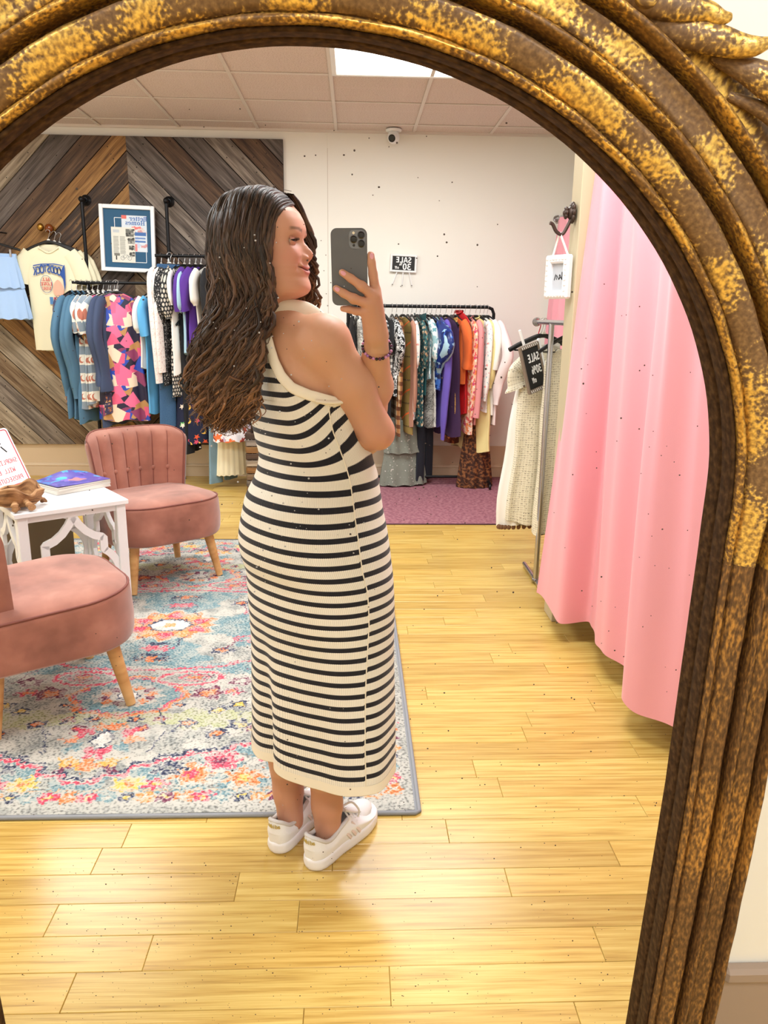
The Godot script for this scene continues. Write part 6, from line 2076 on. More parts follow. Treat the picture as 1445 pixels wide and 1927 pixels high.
	var D := [
		["dress", "white under dress with a brown scalloped hem behind the cream tweed dresses", -4.11, 18, {"cloth": "white cotton", "len": 0.99, "w": 0.13, "hem": 0.2, "th": 0.05, "n": 5.0, "top": 0.1, "strap": true}],
		["dress", "cream tweed dress with ruffled shoulder, farther one on the chrome rail", -4.06, 14, {"cloth": "cream tweed", "len": 0.93, "w": 0.12, "hem": 0.165, "th": 0.055, "n": 3.0, "top": 0.13, "sl": 0.12, "sr": 0.045, "cuff": 1.5}],
		["dress", "cream tweed dress nearer the putty post on the chrome rail", -3.93, 30, {"cloth": "cream tweed", "len": 0.96, "w": 0.15, "hem": 0.16, "th": 0.05, "n": 3.0, "top": 0.13}],
		["dress", "white dress half hidden behind the putty post", -3.62, 24, {"cloth": "white cotton", "len": 0.8, "w": 0.15, "hem": 0.17, "th": 0.03, "top": 0.1}]]
	for d in D:
		var S: Dictionary = d[4]
		S.hg = "hangers on the chrome rail"
		var gm := garment(d[0], d[1], "dress", Vector3(0.962 + (0.02 if d[2] < -4.0 else (0.11 if d[2] < -3.8 else 0.18)), 1.345, d[2]), deg_to_rad(d[3]), g, S)
		if d[2] == -4.11:
			var sc := MB.new()
			for k in 19:
				var a := PI * k / 18.0
				sc.ball(Vector3(0.2 * cos(a), -1.092, 0.05 * sin(a) + 0.004), Vector3(0.014, 0.014, 0.005), Basis(), 8, 5)
			part(gm, "scalloped_hem", sc, mat("brown lace", rgb(122, 86, 60), 0.9))
	# chalk sign leaning against the dresses
	var cs := thing("chalkboard_sign", "black chalkboard easel sign with a dashed border hanging before the cream dresses", "sign", Vector3(0.905, 1.12, -3.93), 0.0)
	cs.rotation = Vector3(-0.12, 0.55, 0.26)
	part(cs, "board", MB.new().box(Vector3(0, 0, 0), Vector3(0.125, 0.20, 0.012), 0.002), mats["black print"])
	var bd := MB.new()
	for s in [-1.0, 1.0]:
		bd.box(Vector3(s * 0.062, 0, 0.002), Vector3(0.012, 0.24, 0.016), 0.002)
		bd.box(Vector3(0, s * 0.112, 0.002), Vector3(0.124, 0.02, 0.016), 0.002)
	part(cs, "frame", bd, mat("greywashed frame", rgb(128, 112, 98), 0.7))
	var ds := MB.new()
	for k in 9:
		for s in [-1.0, 1.0]: ds.box(Vector3(-0.052 + k * 0.013, s * 0.112, 0.0106), Vector3(0.004, 0.013, 0.001), 0, Basis(Vector3.BACK, 0.2))
	part(cs, "dashes", ds, mats["white print"])
	for k in 3:
		var lt := part(cs, "lettering", letters(["SALE", "30%", "off"][k], 0.042 if k < 2 else 0.026, "Droid Sans", 700, true, 0.001, 0.62), mats["white print"])
		lt.position = Vector3([0.012, 0.016, -0.014][k], [0.05, -0.012, -0.062][k], 0.0068)
	part(cs, "easel_leg", MB.new().box(Vector3(0.078, -0.02, 0), Vector3(0.014, 0.30, 0.014), 0.003), mats["white paint"])
	part(cs, "easel_leg", MB.new().box(Vector3(0.10, -0.16, -0.03), Vector3(0.013, 0.26, 0.013), 0.003, Basis(Vector3.BACK, 0.2)), mats["white paint"])
	part(cs, "easel_leg", MB.new().box(Vector3(-0.01, 0.15, -0.02), Vector3(0.014, 0.1, 0.012), 0.003, Basis(Vector3.BACK, 0.1)), mats["white paint"])

func small_things() -> void:
	# sale board on the back wall
	var o := thing("sale_board", "small black SALE 30% board with three white peg legs on the back wall", "sign", Vector3(0.40, 1.782, WALL_Z + 0.012))
	o.rotation.z = -0.035
	part(o, "board", MB.new().box(Vector3(0, 0, 0.004), Vector3(0.185, 0.108, 0.008)), mats["black print"])
	var fm := MB.new()
	for s in [-1.0, 1.0]:
		fm.box(Vector3(s * 0.1, 0, 0.008), Vector3(0.017, 0.14, 0.018), 0.003)
		fm.box(Vector3(0, s * 0.062, 0.008), Vector3(0.184, 0.016, 0.018), 0.003)
	part(o, "frame", fm, mats["white paint"])
	for k in 4:
		var lt := part(o, "lettering", letters(["SALE", "30", "%", "off"][k], [0.044, 0.05, 0.022, 0.02][k], "Droid Sans", 700, true, 0.001, 0.95), mats["white print"])
		lt.position = Vector3([0.0, 0.028, -0.022, -0.053][k], [0.026, -0.026, -0.008, -0.035][k], 0.0084)
	for k in 3:
		var a := [-0.28, -0.02, 0.22][k] as float
		part(o, "peg_leg", MB.new().tube(PackedVector3Array([Vector3(-0.05 + k * 0.05, -0.068, 0.008), Vector3(-0.05 + k * 0.05 + sin(a) * 0.12, -0.068 - cos(a) * 0.105, 0.006)]), 0.0045, 8), mats["white paint"])
		part(o, "peg_tip", MB.new().ball(Vector3(-0.05 + k * 0.05 + sin(a) * 0.12, -0.068 - cos(a) * 0.105, 0.008), Vector3(0.005, 0.005, 0.005), Basis(), 8, 5), mat("grey tip", rgb(120, 116, 110), 0.6))
	# turret camera
	var c := thing("security_camera", "white turret security camera under the ceiling on the back wall", "camera", Vector3(0.30, CEIL - 0.002, -6.50))
	part(c, "base", MB.new().lathe([Vector2(0.052, -0.018), Vector2(0.06, -0.014), Vector2(0.062, -0.004), Vector2(0.06, 0.0)], Transform3D(), 24), mats["white paint"])
	part(c, "eyeball", MB.new().ball(Vector3(0, -0.055, 0), Vector3(0.047, 0.05, 0.047), Basis(), 20, 14), mats["white paint"])
	var dir := Vector3(-0.32, -0.3, 0.9).normalized()
	var X := Transform3D(Basis(Quaternion(Vector3.UP, dir)), Vector3(0, -0.058, 0) + dir * 0.026)
	part(c, "lens_ring", MB.new().lathe([Vector2(0.03, 0.008), Vector2(0.034, 0.014), Vector2(0.031, 0.021)], X, 20), mats["white paint"])
	part(c, "lens", MB.new().lathe([Vector2(0.028, 0.016), Vector2(0.028, 0.022), Vector2(0.02, 0.024)], X, 20), mat("black lens", rgb(8, 8, 9), 0.15))

# ------------------------------------------------------------------ the woman
# torso and skirt: y, centre x, centre z, half width, front depth, back depth, facing angle (from +x towards -z)
const TORSO := [
	[0.24, -0.085, -1.785, 0.212, 0.130, 0.130, 50.0], [0.40, -0.083, -1.782, 0.204, 0.132, 0.132, 50.0], [0.59, -0.082, -1.778, 0.192, 0.138, 0.136, 50.0],
	[0.69, -0.081, -1.775, 0.188, 0.144, 0.148, 50.0], [0.764, -0.084, -1.775, 0.186, 0.148, 0.152, 48.0], [0.82, -0.093, -1.775, 0.184, 0.158, 0.162, 46.0],
	[0.862, -0.098, -1.775, 0.181, 0.160, 0.160, 45.0], [0.945, -0.096, -1.778, 0.165, 0.144, 0.150, 42.0], [1.012, -0.089, -1.78, 0.150, 0.128, 0.126, 38.0],
	[1.05, -0.093, -1.78, 0.145, 0.120, 0.114, 36.0], [1.087, -0.103, -1.782, 0.147, 0.124, 0.112, 34.0], [1.136, -0.118, -1.785, 0.150, 0.130, 0.106, 32.0],
	[1.20, -0.124, -1.788, 0.155, 0.128, 0.104, 30.0], [1.26, -0.132, -1.79, 0.160, 0.112, 0.100, 30.0], [1.31, -0.145, -1.79, 0.158, 0.094, 0.090, 30.0],
	[1.345, -0.165, -1.79, 0.115, 0.078, 0.074, 30.0], [1.38, -0.185, -1.79, 0.064, 0.058, 0.058, 28.0]]
var torso_lut := []

func torso_at(y: float) -> Array:
	if torso_lut.is_empty():
		for k in 241:
			var yy := 0.2 + k * 0.005
			var r := []
			for j in range(1, 7): r.append(look(TORSO, yy, j))
			torso_lut.append(r)
	var f := clampf((y - 0.2) / 0.005, 0, 239.99)
	var i := int(f)
	var out := []
	for j in 6: out.append(lerpf(torso_lut[i][j], torso_lut[i + 1][j], f - i))
	return out

# phi: 0 at the middle of the back, 90 degrees at her right side (towards the mirror), 180 at the front
func torso_point(phi: float, y: float, grow := 0.0, k := 1.0) -> Vector3:
	var T := torso_at(y)
	var al := deg_to_rad(T[5])
	var f := Vector3(cos(al), 0, -sin(al))
	var r := Vector3(sin(al), 0, cos(al))
	var c := -cos(phi)
	var s := sin(phi)
	# a shallow furrow down the spine, blade and buttock fullness
	var dep: float = T[3] if c > 0 else T[4]
	var e := signf(s) * pow(absf(s), 0.92)
	var g := signf(c) * pow(absf(c), 0.92)
	return Vector3(T[0], y, T[1]) + r * ((T[2] + grow) * e * k) + f * ((dep + grow) * g * k)

func torso_field(p: Vector3) -> float:
	var T := torso_at(p.y)
	var al := deg_to_rad(T[5])
	var q := Vector3(p.x - T[0], 0, p.z - T[1])
	var u: float = q.dot(Vector3(sin(al), 0, cos(al))) / (T[2] - 0.007)
	var w := q.dot(Vector3(cos(al), 0, -sin(al)))
	w /= (T[3] if w > 0 else T[4]) - 0.007
	var l := sqrt(u * u + w * w)
	var d := (l - 1.0) * minf(T[2], minf(T[3], T[4]))
	if p.y > 1.385: d = maxf(d, p.y - 1.39)
	if p.y < 0.78: d = maxf(d, 0.78 - p.y)
	return d

const PH := Vector3(-0.0103, 1.4613, -1.6032)     # centre of the phone's back
func ph(x: float, y: float, z := 0.0) -> Vector3:  # millimetres on the phone's back, z towards the mirror
	return PH + (mR * x * 0.94 + mU * y * 0.9 - mN * z) * 0.001

func skin_paint(q: Vector3, n: Vector3) -> Color:
	var c := Color(0.60, 0.315, 0.195)
	# rosier at elbow, knuckles and ankles
	c = c.lerp(Color(0.62, 0.25, 0.165), 0.55 * exp(-pow(q.distance_to(Vector3(0.07, 1.12, -1.69)) / 0.06, 2)))
	c = c.lerp(Color(0.58, 0.27, 0.18), 0.5 * exp(-pow(q.distance_to(ph(52, -70, 12)) / 0.05, 2)))
	if q.y < 0.2: c = c.lerp(Color(0.50, 0.225, 0.145), 0.5)
	return c

func hand_field(h: Field) -> void:
	var W := Vector3(0.046, 1.322, -1.64)
	var kn := [ph(55, -48, -2), ph(53, -62, 8), ph(45, -79, 8), ph(35, -95, 3)]
	for k in 4:
		h.cone(W.lerp(kn[k], 0.12 + 0.03 * k), kn[k], 0.0205 if k < 3 else 0.019, [0.0115, 0.012, 0.0115, 0.0105][k], 0.012)
	h.cone(W - (kn[1] - W).normalized() * 0.045, W, 0.0245, 0.0235, 0.01)
	var chains := [
		[kn[0], ph(50, -14, -4), ph(46.5, 10, -3), ph(45, 27, -3)],
		[kn[1], ph(26, -39, 13), ph(3, -23, 9.5), ph(-15, -11, 8)],
		[kn[2], ph(9, -66, 13), ph(-12, -55, 9.5), ph(-28, -45, 8)],
		[kn[3], ph(14, -94, -2), ph(0, -90.5, -5), ph(-14, -89.5, -9)],
		[W.lerp(kn[0], 0.25) + mN * 0.012, ph(46, -98, -24), ph(34, -68, -21), ph(20, -45, -18)]]
	for c in chains:
		var r := [0.0105, 0.0092, 0.0083, 0.0072]
		if c == chains[4]: r = [0.017, 0.0125, 0.0105, 0.0085]
		if c == chains[3]: r = [0.0095, 0.008, 0.0073, 0.0064]
		for k in 3:
			h.cone(c[k], c[k + 1], r[k], r[k + 1], 0.0035)
	# knuckle creases swell a little
	h.ell(ph(26, -39, 13), Vector3(0.0102, 0.0102, 0.0102), Basis(), 0.004)
	h.ell(ph(9, -66, 13), Vector3(0.0102, 0.0102, 0.0102), Basis(), 0.004)

func far_hand(h: Field, W: Vector3, D: Vector3, U: Vector3) -> void:
	# her other hand, resting at her waist in front, fingers loosely curled
	var S := D.cross(U).normalized()
	for k in 4:
		var o := (k - 1.5) * 0.019
		var K := W + D * (0.085 - 0.006 * absf(k - 1.2)) + U * o
		h.cone(W + U * o * 0.5, K, 0.018, 0.0105, 0.01)
		var a := K + D * 0.036 + S * 0.012
		var b := a + D * 0.014 + S * 0.02
		h.cone(K, a, 0.0098, 0.0088, 0.004)
		h.cone(a, b, 0.0088, 0.008, 0.004)
		h.cone(b, b - D * 0.006 + S * 0.016, 0.008, 0.007, 0.004)
	var t := W + D * 0.045 + U * 0.042
	h.cone(W + D * 0.01 + U * 0.018, t, 0.015, 0.0105, 0.008)
	h.cone(t, t + D * 0.034 + S * 0.012, 0.0105, 0.008, 0.004)

# ---- head: a height field around the head's upright axis; x forward, y up from the eye line, z to her right
const FACE := [   # y, front (no nose), nose tip line, half width, back
	[-0.150, 0.044, 0.044, 0.051, 0.0447], [-0.128, 0.047, 0.047, 0.051, 0.0464], [-0.1205, 0.056, 0.056, 0.053, 0.0482], [-0.1135, 0.078, 0.078, 0.055, 0.0516], [-0.1085, 0.0915, 0.0915, 0.0565, 0.0550],
	[-0.103, 0.1005, 0.1005, 0.058, 0.0585], [-0.096, 0.1055, 0.1055, 0.0595, 0.0602], [-0.090, 0.1065, 0.1065, 0.0605, 0.0619], [-0.081, 0.1045, 0.1045, 0.062, 0.0654], [-0.071, 0.1005, 0.1005, 0.0635, 0.0688],
	[-0.0625, 0.1012, 0.1012, 0.0645, 0.0714], [-0.0565, 0.1005, 0.1005, 0.065, 0.0731], [-0.0505, 0.101, 0.101, 0.0655, 0.0748], [-0.0445, 0.0985, 0.1015, 0.066, 0.0757], [-0.0385, 0.0965, 0.106, 0.0665, 0.0765],
	[-0.0325, 0.0955, 0.1115, 0.067, 0.0774], [-0.0245, 0.0945, 0.1152, 0.0675, 0.0783], [-0.0175, 0.0935, 0.1118, 0.068, 0.0791], [-0.008, 0.0925, 0.1032, 0.0685, 0.0800], [0.001, 0.0915, 0.0955, 0.069, 0.0808],
	[0.008, 0.092, 0.0935, 0.0695, 0.0817], [0.018, 0.0945, 0.0945, 0.070, 0.0826], [0.0276, 0.0957, 0.0957, 0.0705, 0.0834], [0.042, 0.092, 0.092, 0.0705, 0.0843], [0.059, 0.0835, 0.0835, 0.069, 0.0834],
	[0.075, 0.070, 0.070, 0.0635, 0.0783], [0.088, 0.053, 0.053, 0.053, 0.0688], [0.098, 0.034, 0.034, 0.038, 0.0516], [0.1045, 0.014, 0.014, 0.018, 0.0258], [0.106, 0.002, 0.002, 0.003, 0.0034]]
const HEAD := Vector3(-0.2005, 1.5178, -1.762)

func head_basis() -> Basis:
	var b := deg_to_rad(13.0)
	var f := Vector3(cos(b), 0.0, sin(b))
	return Basis(f, Vector3.UP, f.cross(Vector3.UP).normalized())

func gs(x: float, s: float) -> float:
	return exp(-x * x / (s * s))

func head_point(th: float, y: float) -> Vector3:
	var f0 := look(FACE, y, 1); var fn := look(FACE, y, 2); var w := look(FACE, y, 3); var bk := look(FACE, y, 4)
	var c := cos(th); var s := sin(th)
	var z := w * signf(s) * pow(absf(s), 0.88)
	var x: float
	if c > 0:
		x = f0 * pow(c, 0.62 if y > -0.02 else lerpf(0.8, 0.62, clampf((y + 0.11) / 0.09, 0, 1)))
	else: x = -bk * pow(-c, 0.85)
	if c > 0:
		var az := absf(z)
		# nose: narrow bridge, wider tip with wings
		var ns := lerpf(0.0070, 0.0092, sm(0.0, -0.024, y))
		x += (fn - f0) * gs(z, ns)
		x += 0.0095 * gs(az - 0.0122, 0.0045) * gs(y + 0.0315, 0.0065)
		# sockets, lids, cheeks
		x -= 0.0095 * gs(az - 0.031, 0.016) * gs(y - 0.001, 0.011)
		x += 0.0035 * gs(az - 0.032, 0.013) * gs(y - 0.0165, 0.006)
		x += 0.0055 * gs(az - 0.037, 0.017) * gs(y + 0.030, 0.016)
		x -= 0.0022 * gs(az - 0.0275 - (-0.035 - y) * 0.35, 0.004) * sm(-0.066, -0.048, y) * (1.0 - sm(-0.036, -0.026, y))
		# mouth: smiling, corner lifted
		var ym := -0.0560 + 0.0046 * pow(az / 0.028, 2)
		var inm := 1.0 - sm(0.023, 0.033, az)
		x += (0.0022 * gs(y - ym - 0.0050, 0.0036) + 0.0030 * gs(y - ym + 0.0056, 0.0042)) * inm
		x -= 0.0040 * gs(y - ym, 0.0014) * (1.0 - sm(0.026, 0.033, az))
		x -= 0.0030 * gs(az - 0.0325, 0.004) * gs(y + 0.0500, 0.006)
		x -= 0.0015 * gs(z, 0.004) * gs(y + 0.046, 0.004)
		x -= 0.0042 * gs(az - 0.008, 0.0035) * gs(y + 0.0355, 0.0022)
	return Vector3(x, y, z)

func head_mesh(mb: MB) -> void:
	var H := head_basis()
	var ys := PackedFloat32Array()
	for k in 150:
		ys.append(lerpf(-0.150, 0.0, k / 150.0))
	for k in 61: ys.append(lerpf(0.0, 0.106, sin(k / 60.0 * PI / 2)))
	var rows := []
	var cols := []
	for y in ys:
		var r := PackedVector3Array()
		var cc := PackedColorArray()
		for j in 168:
			var u := TAU * j / 168.0
			var th := u - 0.42 * sin(u)      # denser in front
			var p := head_point(th, y)
			r.append(HEAD + H * p)
			var az := absf(p.z)
			var c := Color(0.66, 0.345, 0.235)
			if p.x > 0.02:
				c = c.lerp(Color(0.70, 0.27, 0.205), 0.55 * gs(az - 0.04, 0.022) * gs(y + 0.030, 0.022))
				c = c.lerp(Color(0.70, 0.30, 0.23), 0.5 * gs(az, 0.014) * gs(y + 0.026, 0.014))
				var ym := -0.0560 + 0.0046 * pow(az / 0.028, 2)
				var lip := (1.0 - sm(0.022, 0.0315, az)) * (1.0 - sm(lerpf(0.0082, 0.002, sm(0.012, 0.031, az)), lerpf(0.0105, 0.004, sm(0.012, 0.031, az)), absf(y - ym + 0.0008)))
				c = c.lerp(Color(0.50, 0.145, 0.13), lip * 0.8)
				c = c.lerp(Color(0.20, 0.04, 0.035), (1.0 - sm(0.0008, 0.0022, absf(y - ym))) * (1.0 - sm(0.028, 0.034, az)))
				# brow hair
				var yb := 0.0215 + 0.0045 * sin(clampf((az - 0.012) / 0.04, 0, 1) * PI * 0.75)
				var bw := (1.0 - sm(0.0022, 0.0042, absf(y - yb))) * sm(0.011, 0.016, az) * (1.0 - sm(0.046, 0.053, az))
				c = c.lerp(Color(0.20, 0.105, 0.065), bw * 0.8)
				# nostril
				c = c.lerp(Color(0.10, 0.03, 0.025), 0.95 * gs(az - 0.0082, 0.0040) * gs(y + 0.0352, 0.0021))
			cc.append(c)
		rows.append(r)
		cols.append(cc)
	var base := mb.v.size()
	mb.grid(rows, true)
	var w := 169
	for i in ys.size():
		for j in w:
			mb.c[base + i * w + j] = cols[i][j % 168]

func eye_parts(o: Node3D, off: Vector3) -> void:
	var H := head_basis()
	for sg in [1.0, -1.0]:
		var e := MB.new()
		var C := HEAD + H * Vector3(0.0735, 0.0006, sg * 0.0315)
		var look_dir := (H * Vector3(0.97, -0.05, 0.16)).normalized()
		var Q := Basis(Quaternion(Vector3.UP, look_dir))
		var rows := []
		for i in 19:
			var a := PI * i / 18.0
			var ring := PackedVector3Array()
			for k in 24:
				ring.append(C + Q * Vector3(sin(a) * cos(TAU * k / 24), cos(a), sin(a) * sin(TAU * k / 24)) * 0.0112)
			rows.append(ring)
		var cols := []
		for i in 19: cols.append(Color(0.012, 0.008, 0.006) if i < 4 else (Color(0.075, 0.032, 0.014) if i < 6 else Color(0.62, 0.55, 0.52)))
		e.grid(rows, true, 1, 1, 0, Vector3.ZERO, cols)
		var p := part(o, "eye", e, mats["eye"])
		p.position = -off
		# lids over the ball, and lashes
		for lid in 2:
			var L := MB.new()
			var ly := MB.new()
			var lr := []
			for i in 7:
				var r := PackedVector3Array()
				var t := i / 6.0
				for k in 15:
					var u := -1.0 + k / 7.0
					var open := (0.0030 if lid == 0 else -0.0022) * (1.0 - u * u) + 0.0004
					var far := 0.012 if lid == 0 else -0.011
					var y := lerpf(open, far, t)
					var z := u * 0.0148
					var dd := sqrt(maxf(0.0122 * 0.0122 - minf(y * y + z * z * 0.55, 0.00013), 0.00001))
					r.append(C + H * Vector3(dd + 0.0004, y + (0.0008 * u * sg), z))
				lr.append(r)
			L.grid(lr, false, 1, 1, 2, C)
			L.tint = Color(0.62, 0.29, 0.205)
			for i in L.c.size(): L.c[i] = Color(0.60, 0.285, 0.20)
			var q := part(o, "eyelid", L, mats["skin"])
			q.position = -off
			if lid == 0:
				var lp := PackedVector3Array()
				for v in (lr[0] as PackedVector3Array): lp.append(v + H * Vector3(0.0008, 0.0003, 0))
				ly.tube(lp, 0.00085, 5)
				for k in 12:
					var v: Vector3 = lp[k + 2]
					ly.tube(PackedVector3Array([v, v + H * Vector3(0.004, 0.0006, sg * 0.001), v + H * Vector3(0.0065, 0.003, sg * 0.002 * (k - 5) * 0.3)]), 0.00028, 4, false)
				var g := part(o, "lashes", ly, mat("lashes", rgb(24, 14, 10), 0.6))
				g.position = -off

func dress_uv(mb: MB, base: int, rows: int, w: int, ys: Array, phis: Array) -> void:
	for i in rows:
		for j in w:
			var y: float = ys[i][j] if ys[i] is Array else ys[i]
			var f: float = phis[i][j % phis[i].size()] if phis[i] is Array else phis[j % phis.size()]
			if j == w - 1 and absf(f) < 0.001: f = TAU
			var d := rad_to_deg(f)
			var rise := 0.085 * sm(35.0, 120.0, d) * sm(0.98, 1.19, y) * (1.0 - sm(200, 300, d))
			rise += 0.012 * sm(-60, 60, d if d < 180 else d - 360) * -1.0 * sm(0.6, 0.8, y) * (1.0 - sm(0.9, 1.02, y))
			if d > 84.0 - 18.0 * sm(1.0, 0.35, y) and d < 200.0: rise += 0.005
			mb.t[base + i * w + j] = Vector2(f * 4.6, -(y - rise - 0.285) / 0.0298)

func dress(o: Node3D, off: Vector3) -> void:
	var st := Image.create_empty(64, 128, false, Image.FORMAT_RGB8)
	for y in 128:
		for x in 64:
			var rib := 0.955 + 0.045 * sin(x / 64.0 * TAU * 8.0)
			var e := sm(3.0, 7.0, y + 1.6 * sin(x / 64.0 * TAU * 8.0)) * (1.0 - sm(53.0, 57.0, y + 1.6 * sin(x / 64.0 * TAU * 8.0)))
			st.set_pixel(x, y, (rgb(244, 237, 222) * rib).lerp(rgb(16, 15, 26), e))
	var hg := Image.create_empty(64, 128, false, Image.FORMAT_L8)
	for y in 128:
		for x in 64:
			var v := 0.5 + 0.3 * sin(x / 64.0 * TAU * 8.0) + 0.15 * sin(y / 128.0 * TAU * 14.0 + (PI if int(x / 4) % 2 else 0.0))
			hg.set_pixel(x, y, Color(v, v, v))
	var kn := pic("striped knit", st, 0.9)
	kn.rim_enabled = true
	kn.rim = 0.3
	set_relief(kn, hg, 0.06)
	var cream := mat("cream rib", rgb(240, 230, 210), 0.9)
	var d := Node3D.new()
	d.name = "dress"
	o.add_child(d, true)
	d.position = -off
	d.set_meta("label", "cream and black striped knit midi dress")
	# tube from hem to underarm
	var rows := []
	var ys := []
	var phis := []
	var NC := 168
	for j in NC: phis.append(TAU * j / NC)
	var y_top := 1.192
	for i in 131:
		var t := i / 130.0
		var y := lerpf(0.288, y_top, t)
		ys.append(y)
		rows.append(skirt_ring(y, NC))
	var mb := MB.new().grid(rows, true)
	dress_uv(mb, 0, 131, NC + 1, ys, phis)
	part(d, "skirt", mb, kn)
	var hb := []
	for y in [0.289, 0.276, 0.265, 0.2635, 0.265]:
		hb.append(skirt_ring(y, NC, -0.003 if y == 0.265 and hb.size() > 3 else 0.0005))
	var hm := MB.new().grid(hb, true)
	part(d, "hem_band", hm, cream)
	# side seam
	var sp := PackedVector3Array()
	for i in range(0, 131, 3):
		var fi: float = (84.0 - 18.0 * sm(1.0, 0.35, ys[i])) / 360.0 * NC
		var rr: PackedVector3Array = rows[i]
		sp.append(rr[int(fi)].lerp(rr[int(fi) + 1], fi - int(fi)) + Vector3(0, 0, 0.0006))
	part(d, "side_seam", MB.new().tube(sp, 0.0016, 5, false), cream)
	# bodice: back between the armholes, and front likewise
	var edge := [[1.188, 92.0], [1.197, 78.0], [1.206, 62.0], [1.22, 46.0], [1.245, 35.0], [1.275, 28.5], [1.31, 25.0], [1.345, 26.0], [1.372, 34.0], [1.40, 46.0]]
	for side in 2:
		var br := []
		var by := []
		var bp := []
		for i in 41:
			var t := i / 40.0
			var r := PackedVector3Array(); var yy := []; var pp := []
			for j in 49:
				var u := -1.0 + j / 24.0
				var y := lerpf(1.188, 1.352, t)
				var lim := deg_to_rad(look(edge, y, 1)) if t > 0.0 else deg_to_rad(92.0)
				var phi := u * lim + (PI if side == 1 else 0.0)
				if side == 1:
					y = lerpf(1.188, 1.335, t) 
				r.append(torso_point(phi, y, 0.0045))
				yy.append(y); pp.append(fposmod(phi, TAU))
			br.append(r); by.append(yy); bp.append(pp)
		var bm := MB.new().grid(br, false, 1, 1, 2, Vector3(-0.14, 1.27, -1.79))
		for i in 41:
			for j in 49:
				var y: float = by[i][j]
				var f: float = bp[i][j]
				var dg := rad_to_deg(f)
				if dg > 270: dg -= 360.0
				var rise := 0.085 * sm(35.0, 120.0, absf(dg)) * sm(0.98, 1.19, y)
				bm.t[i * 49 + j] = Vector2(dg * 0.08, -(y - rise - 0.285) / 0.0298)
		part(d, "bodice_back" if side == 0 else "bodice_front", bm, kn)
		# ribbed bindings
		for sg in [-1.0, 1.0]:
			var pa := PackedVector3Array()
			var n0 := 0
			for i in 41:
				pa.append((br[i] as PackedVector3Array)[48 if sg > 0 else 0])
			var full := PackedVector3Array()
			if side == 0 and sg > 0:
				full = pa
			else: full = pa
			part(d, "armhole_binding", MB.new().tube(full, 0.0115, 10, true, 0.42, Vector3(0.3, 0, 1)), cream)
		var nk := PackedVector3Array()
		for j in range(0, 49, 2): nk.append((br[40] as PackedVector3Array)[j])
		part(d, "neck_binding", MB.new().tube(nk, 0.011, 10, true, 0.5), cream)
	# shoulder straps over the trapezius
	for sg in [1.0, -1.0]:
		var a := torso_point(deg_to_rad(27.0) * sg, 1.352, 0.006)
		var b := torso_point(PI - deg_to_rad(27.0) * sg, 1.325, 0.006)
		var top := (a + b) / 2
		top.y = 1.378
		var strap := MB.new()
		strap.tube(spline([a - Vector3(0, 0.012, 0), a.lerp(top, 0.6) + Vector3(0, 0.008, 0), top, b.lerp(top, 0.6) + Vector3(0, 0.01, 0), b], 6), 0.023, 12, true, 0.28, Vector3(0, 0, 1))
		part(d, "shoulder_strap", strap, cream)
	# underarm binding joins back and front
	for sg in [1.0, -1.0]:
		var ua := PackedVector3Array()
		for k in 13:
			var f: float = deg_to_rad(lerpf(70.0, 112.0, k / 12.0)) * sg
			ua.append(torso_point(f, 1.193 - 0.004 * sin(PI * k / 12.0), 0.006))
		part(d, "armhole_binding", MB.new().tube(ua, 0.0115, 10, true, 0.45), cream)

func skirt_ring(y: float, n: int, grow := 0.0) -> PackedVector3Array:
	var ring := PackedVector3Array()
	var s := sm(0.72, 0.30, y)
	for j in n:
		var phi := TAU * j / n
		var d := rad_to_deg(phi)
		if d > 180.0: d -= 360.0
		var k := 1.0
		k += s * (0.012 * cos(phi * 5.0 + 0.7) + 0.008 * cos(phi * 9.0))
		# one deep fold left of the middle of the back
		k -= 0.14 * s * gs(d + 17.0, 8.0)
		k += 0.06 * s * gs(d + 3.0, 8.0)
		k -= 0.022 * s * gs(d - 30.0, 10.0)
		# cleft and thigh hollow
		k -= 0.014 * gs(d - 2.0, 16.0) * gs(y - 0.80, 0.06)
		k -= 0.012 * gs(d, 14.0) * gs(y - 1.08, 0.12)
		k += 0.012 * sm(0.6, 0.3, y) * gs(d - 80.0, 14.0)
		var yy := y + (0.012 * gs(d + 9.0, 9.0) - 0.006 * gs(d - 60.0, 40.0)) * sm(0.45, 0.26, y)
		ring.append(torso_point(phi, yy, 0.0035 + grow, k))
	return ring

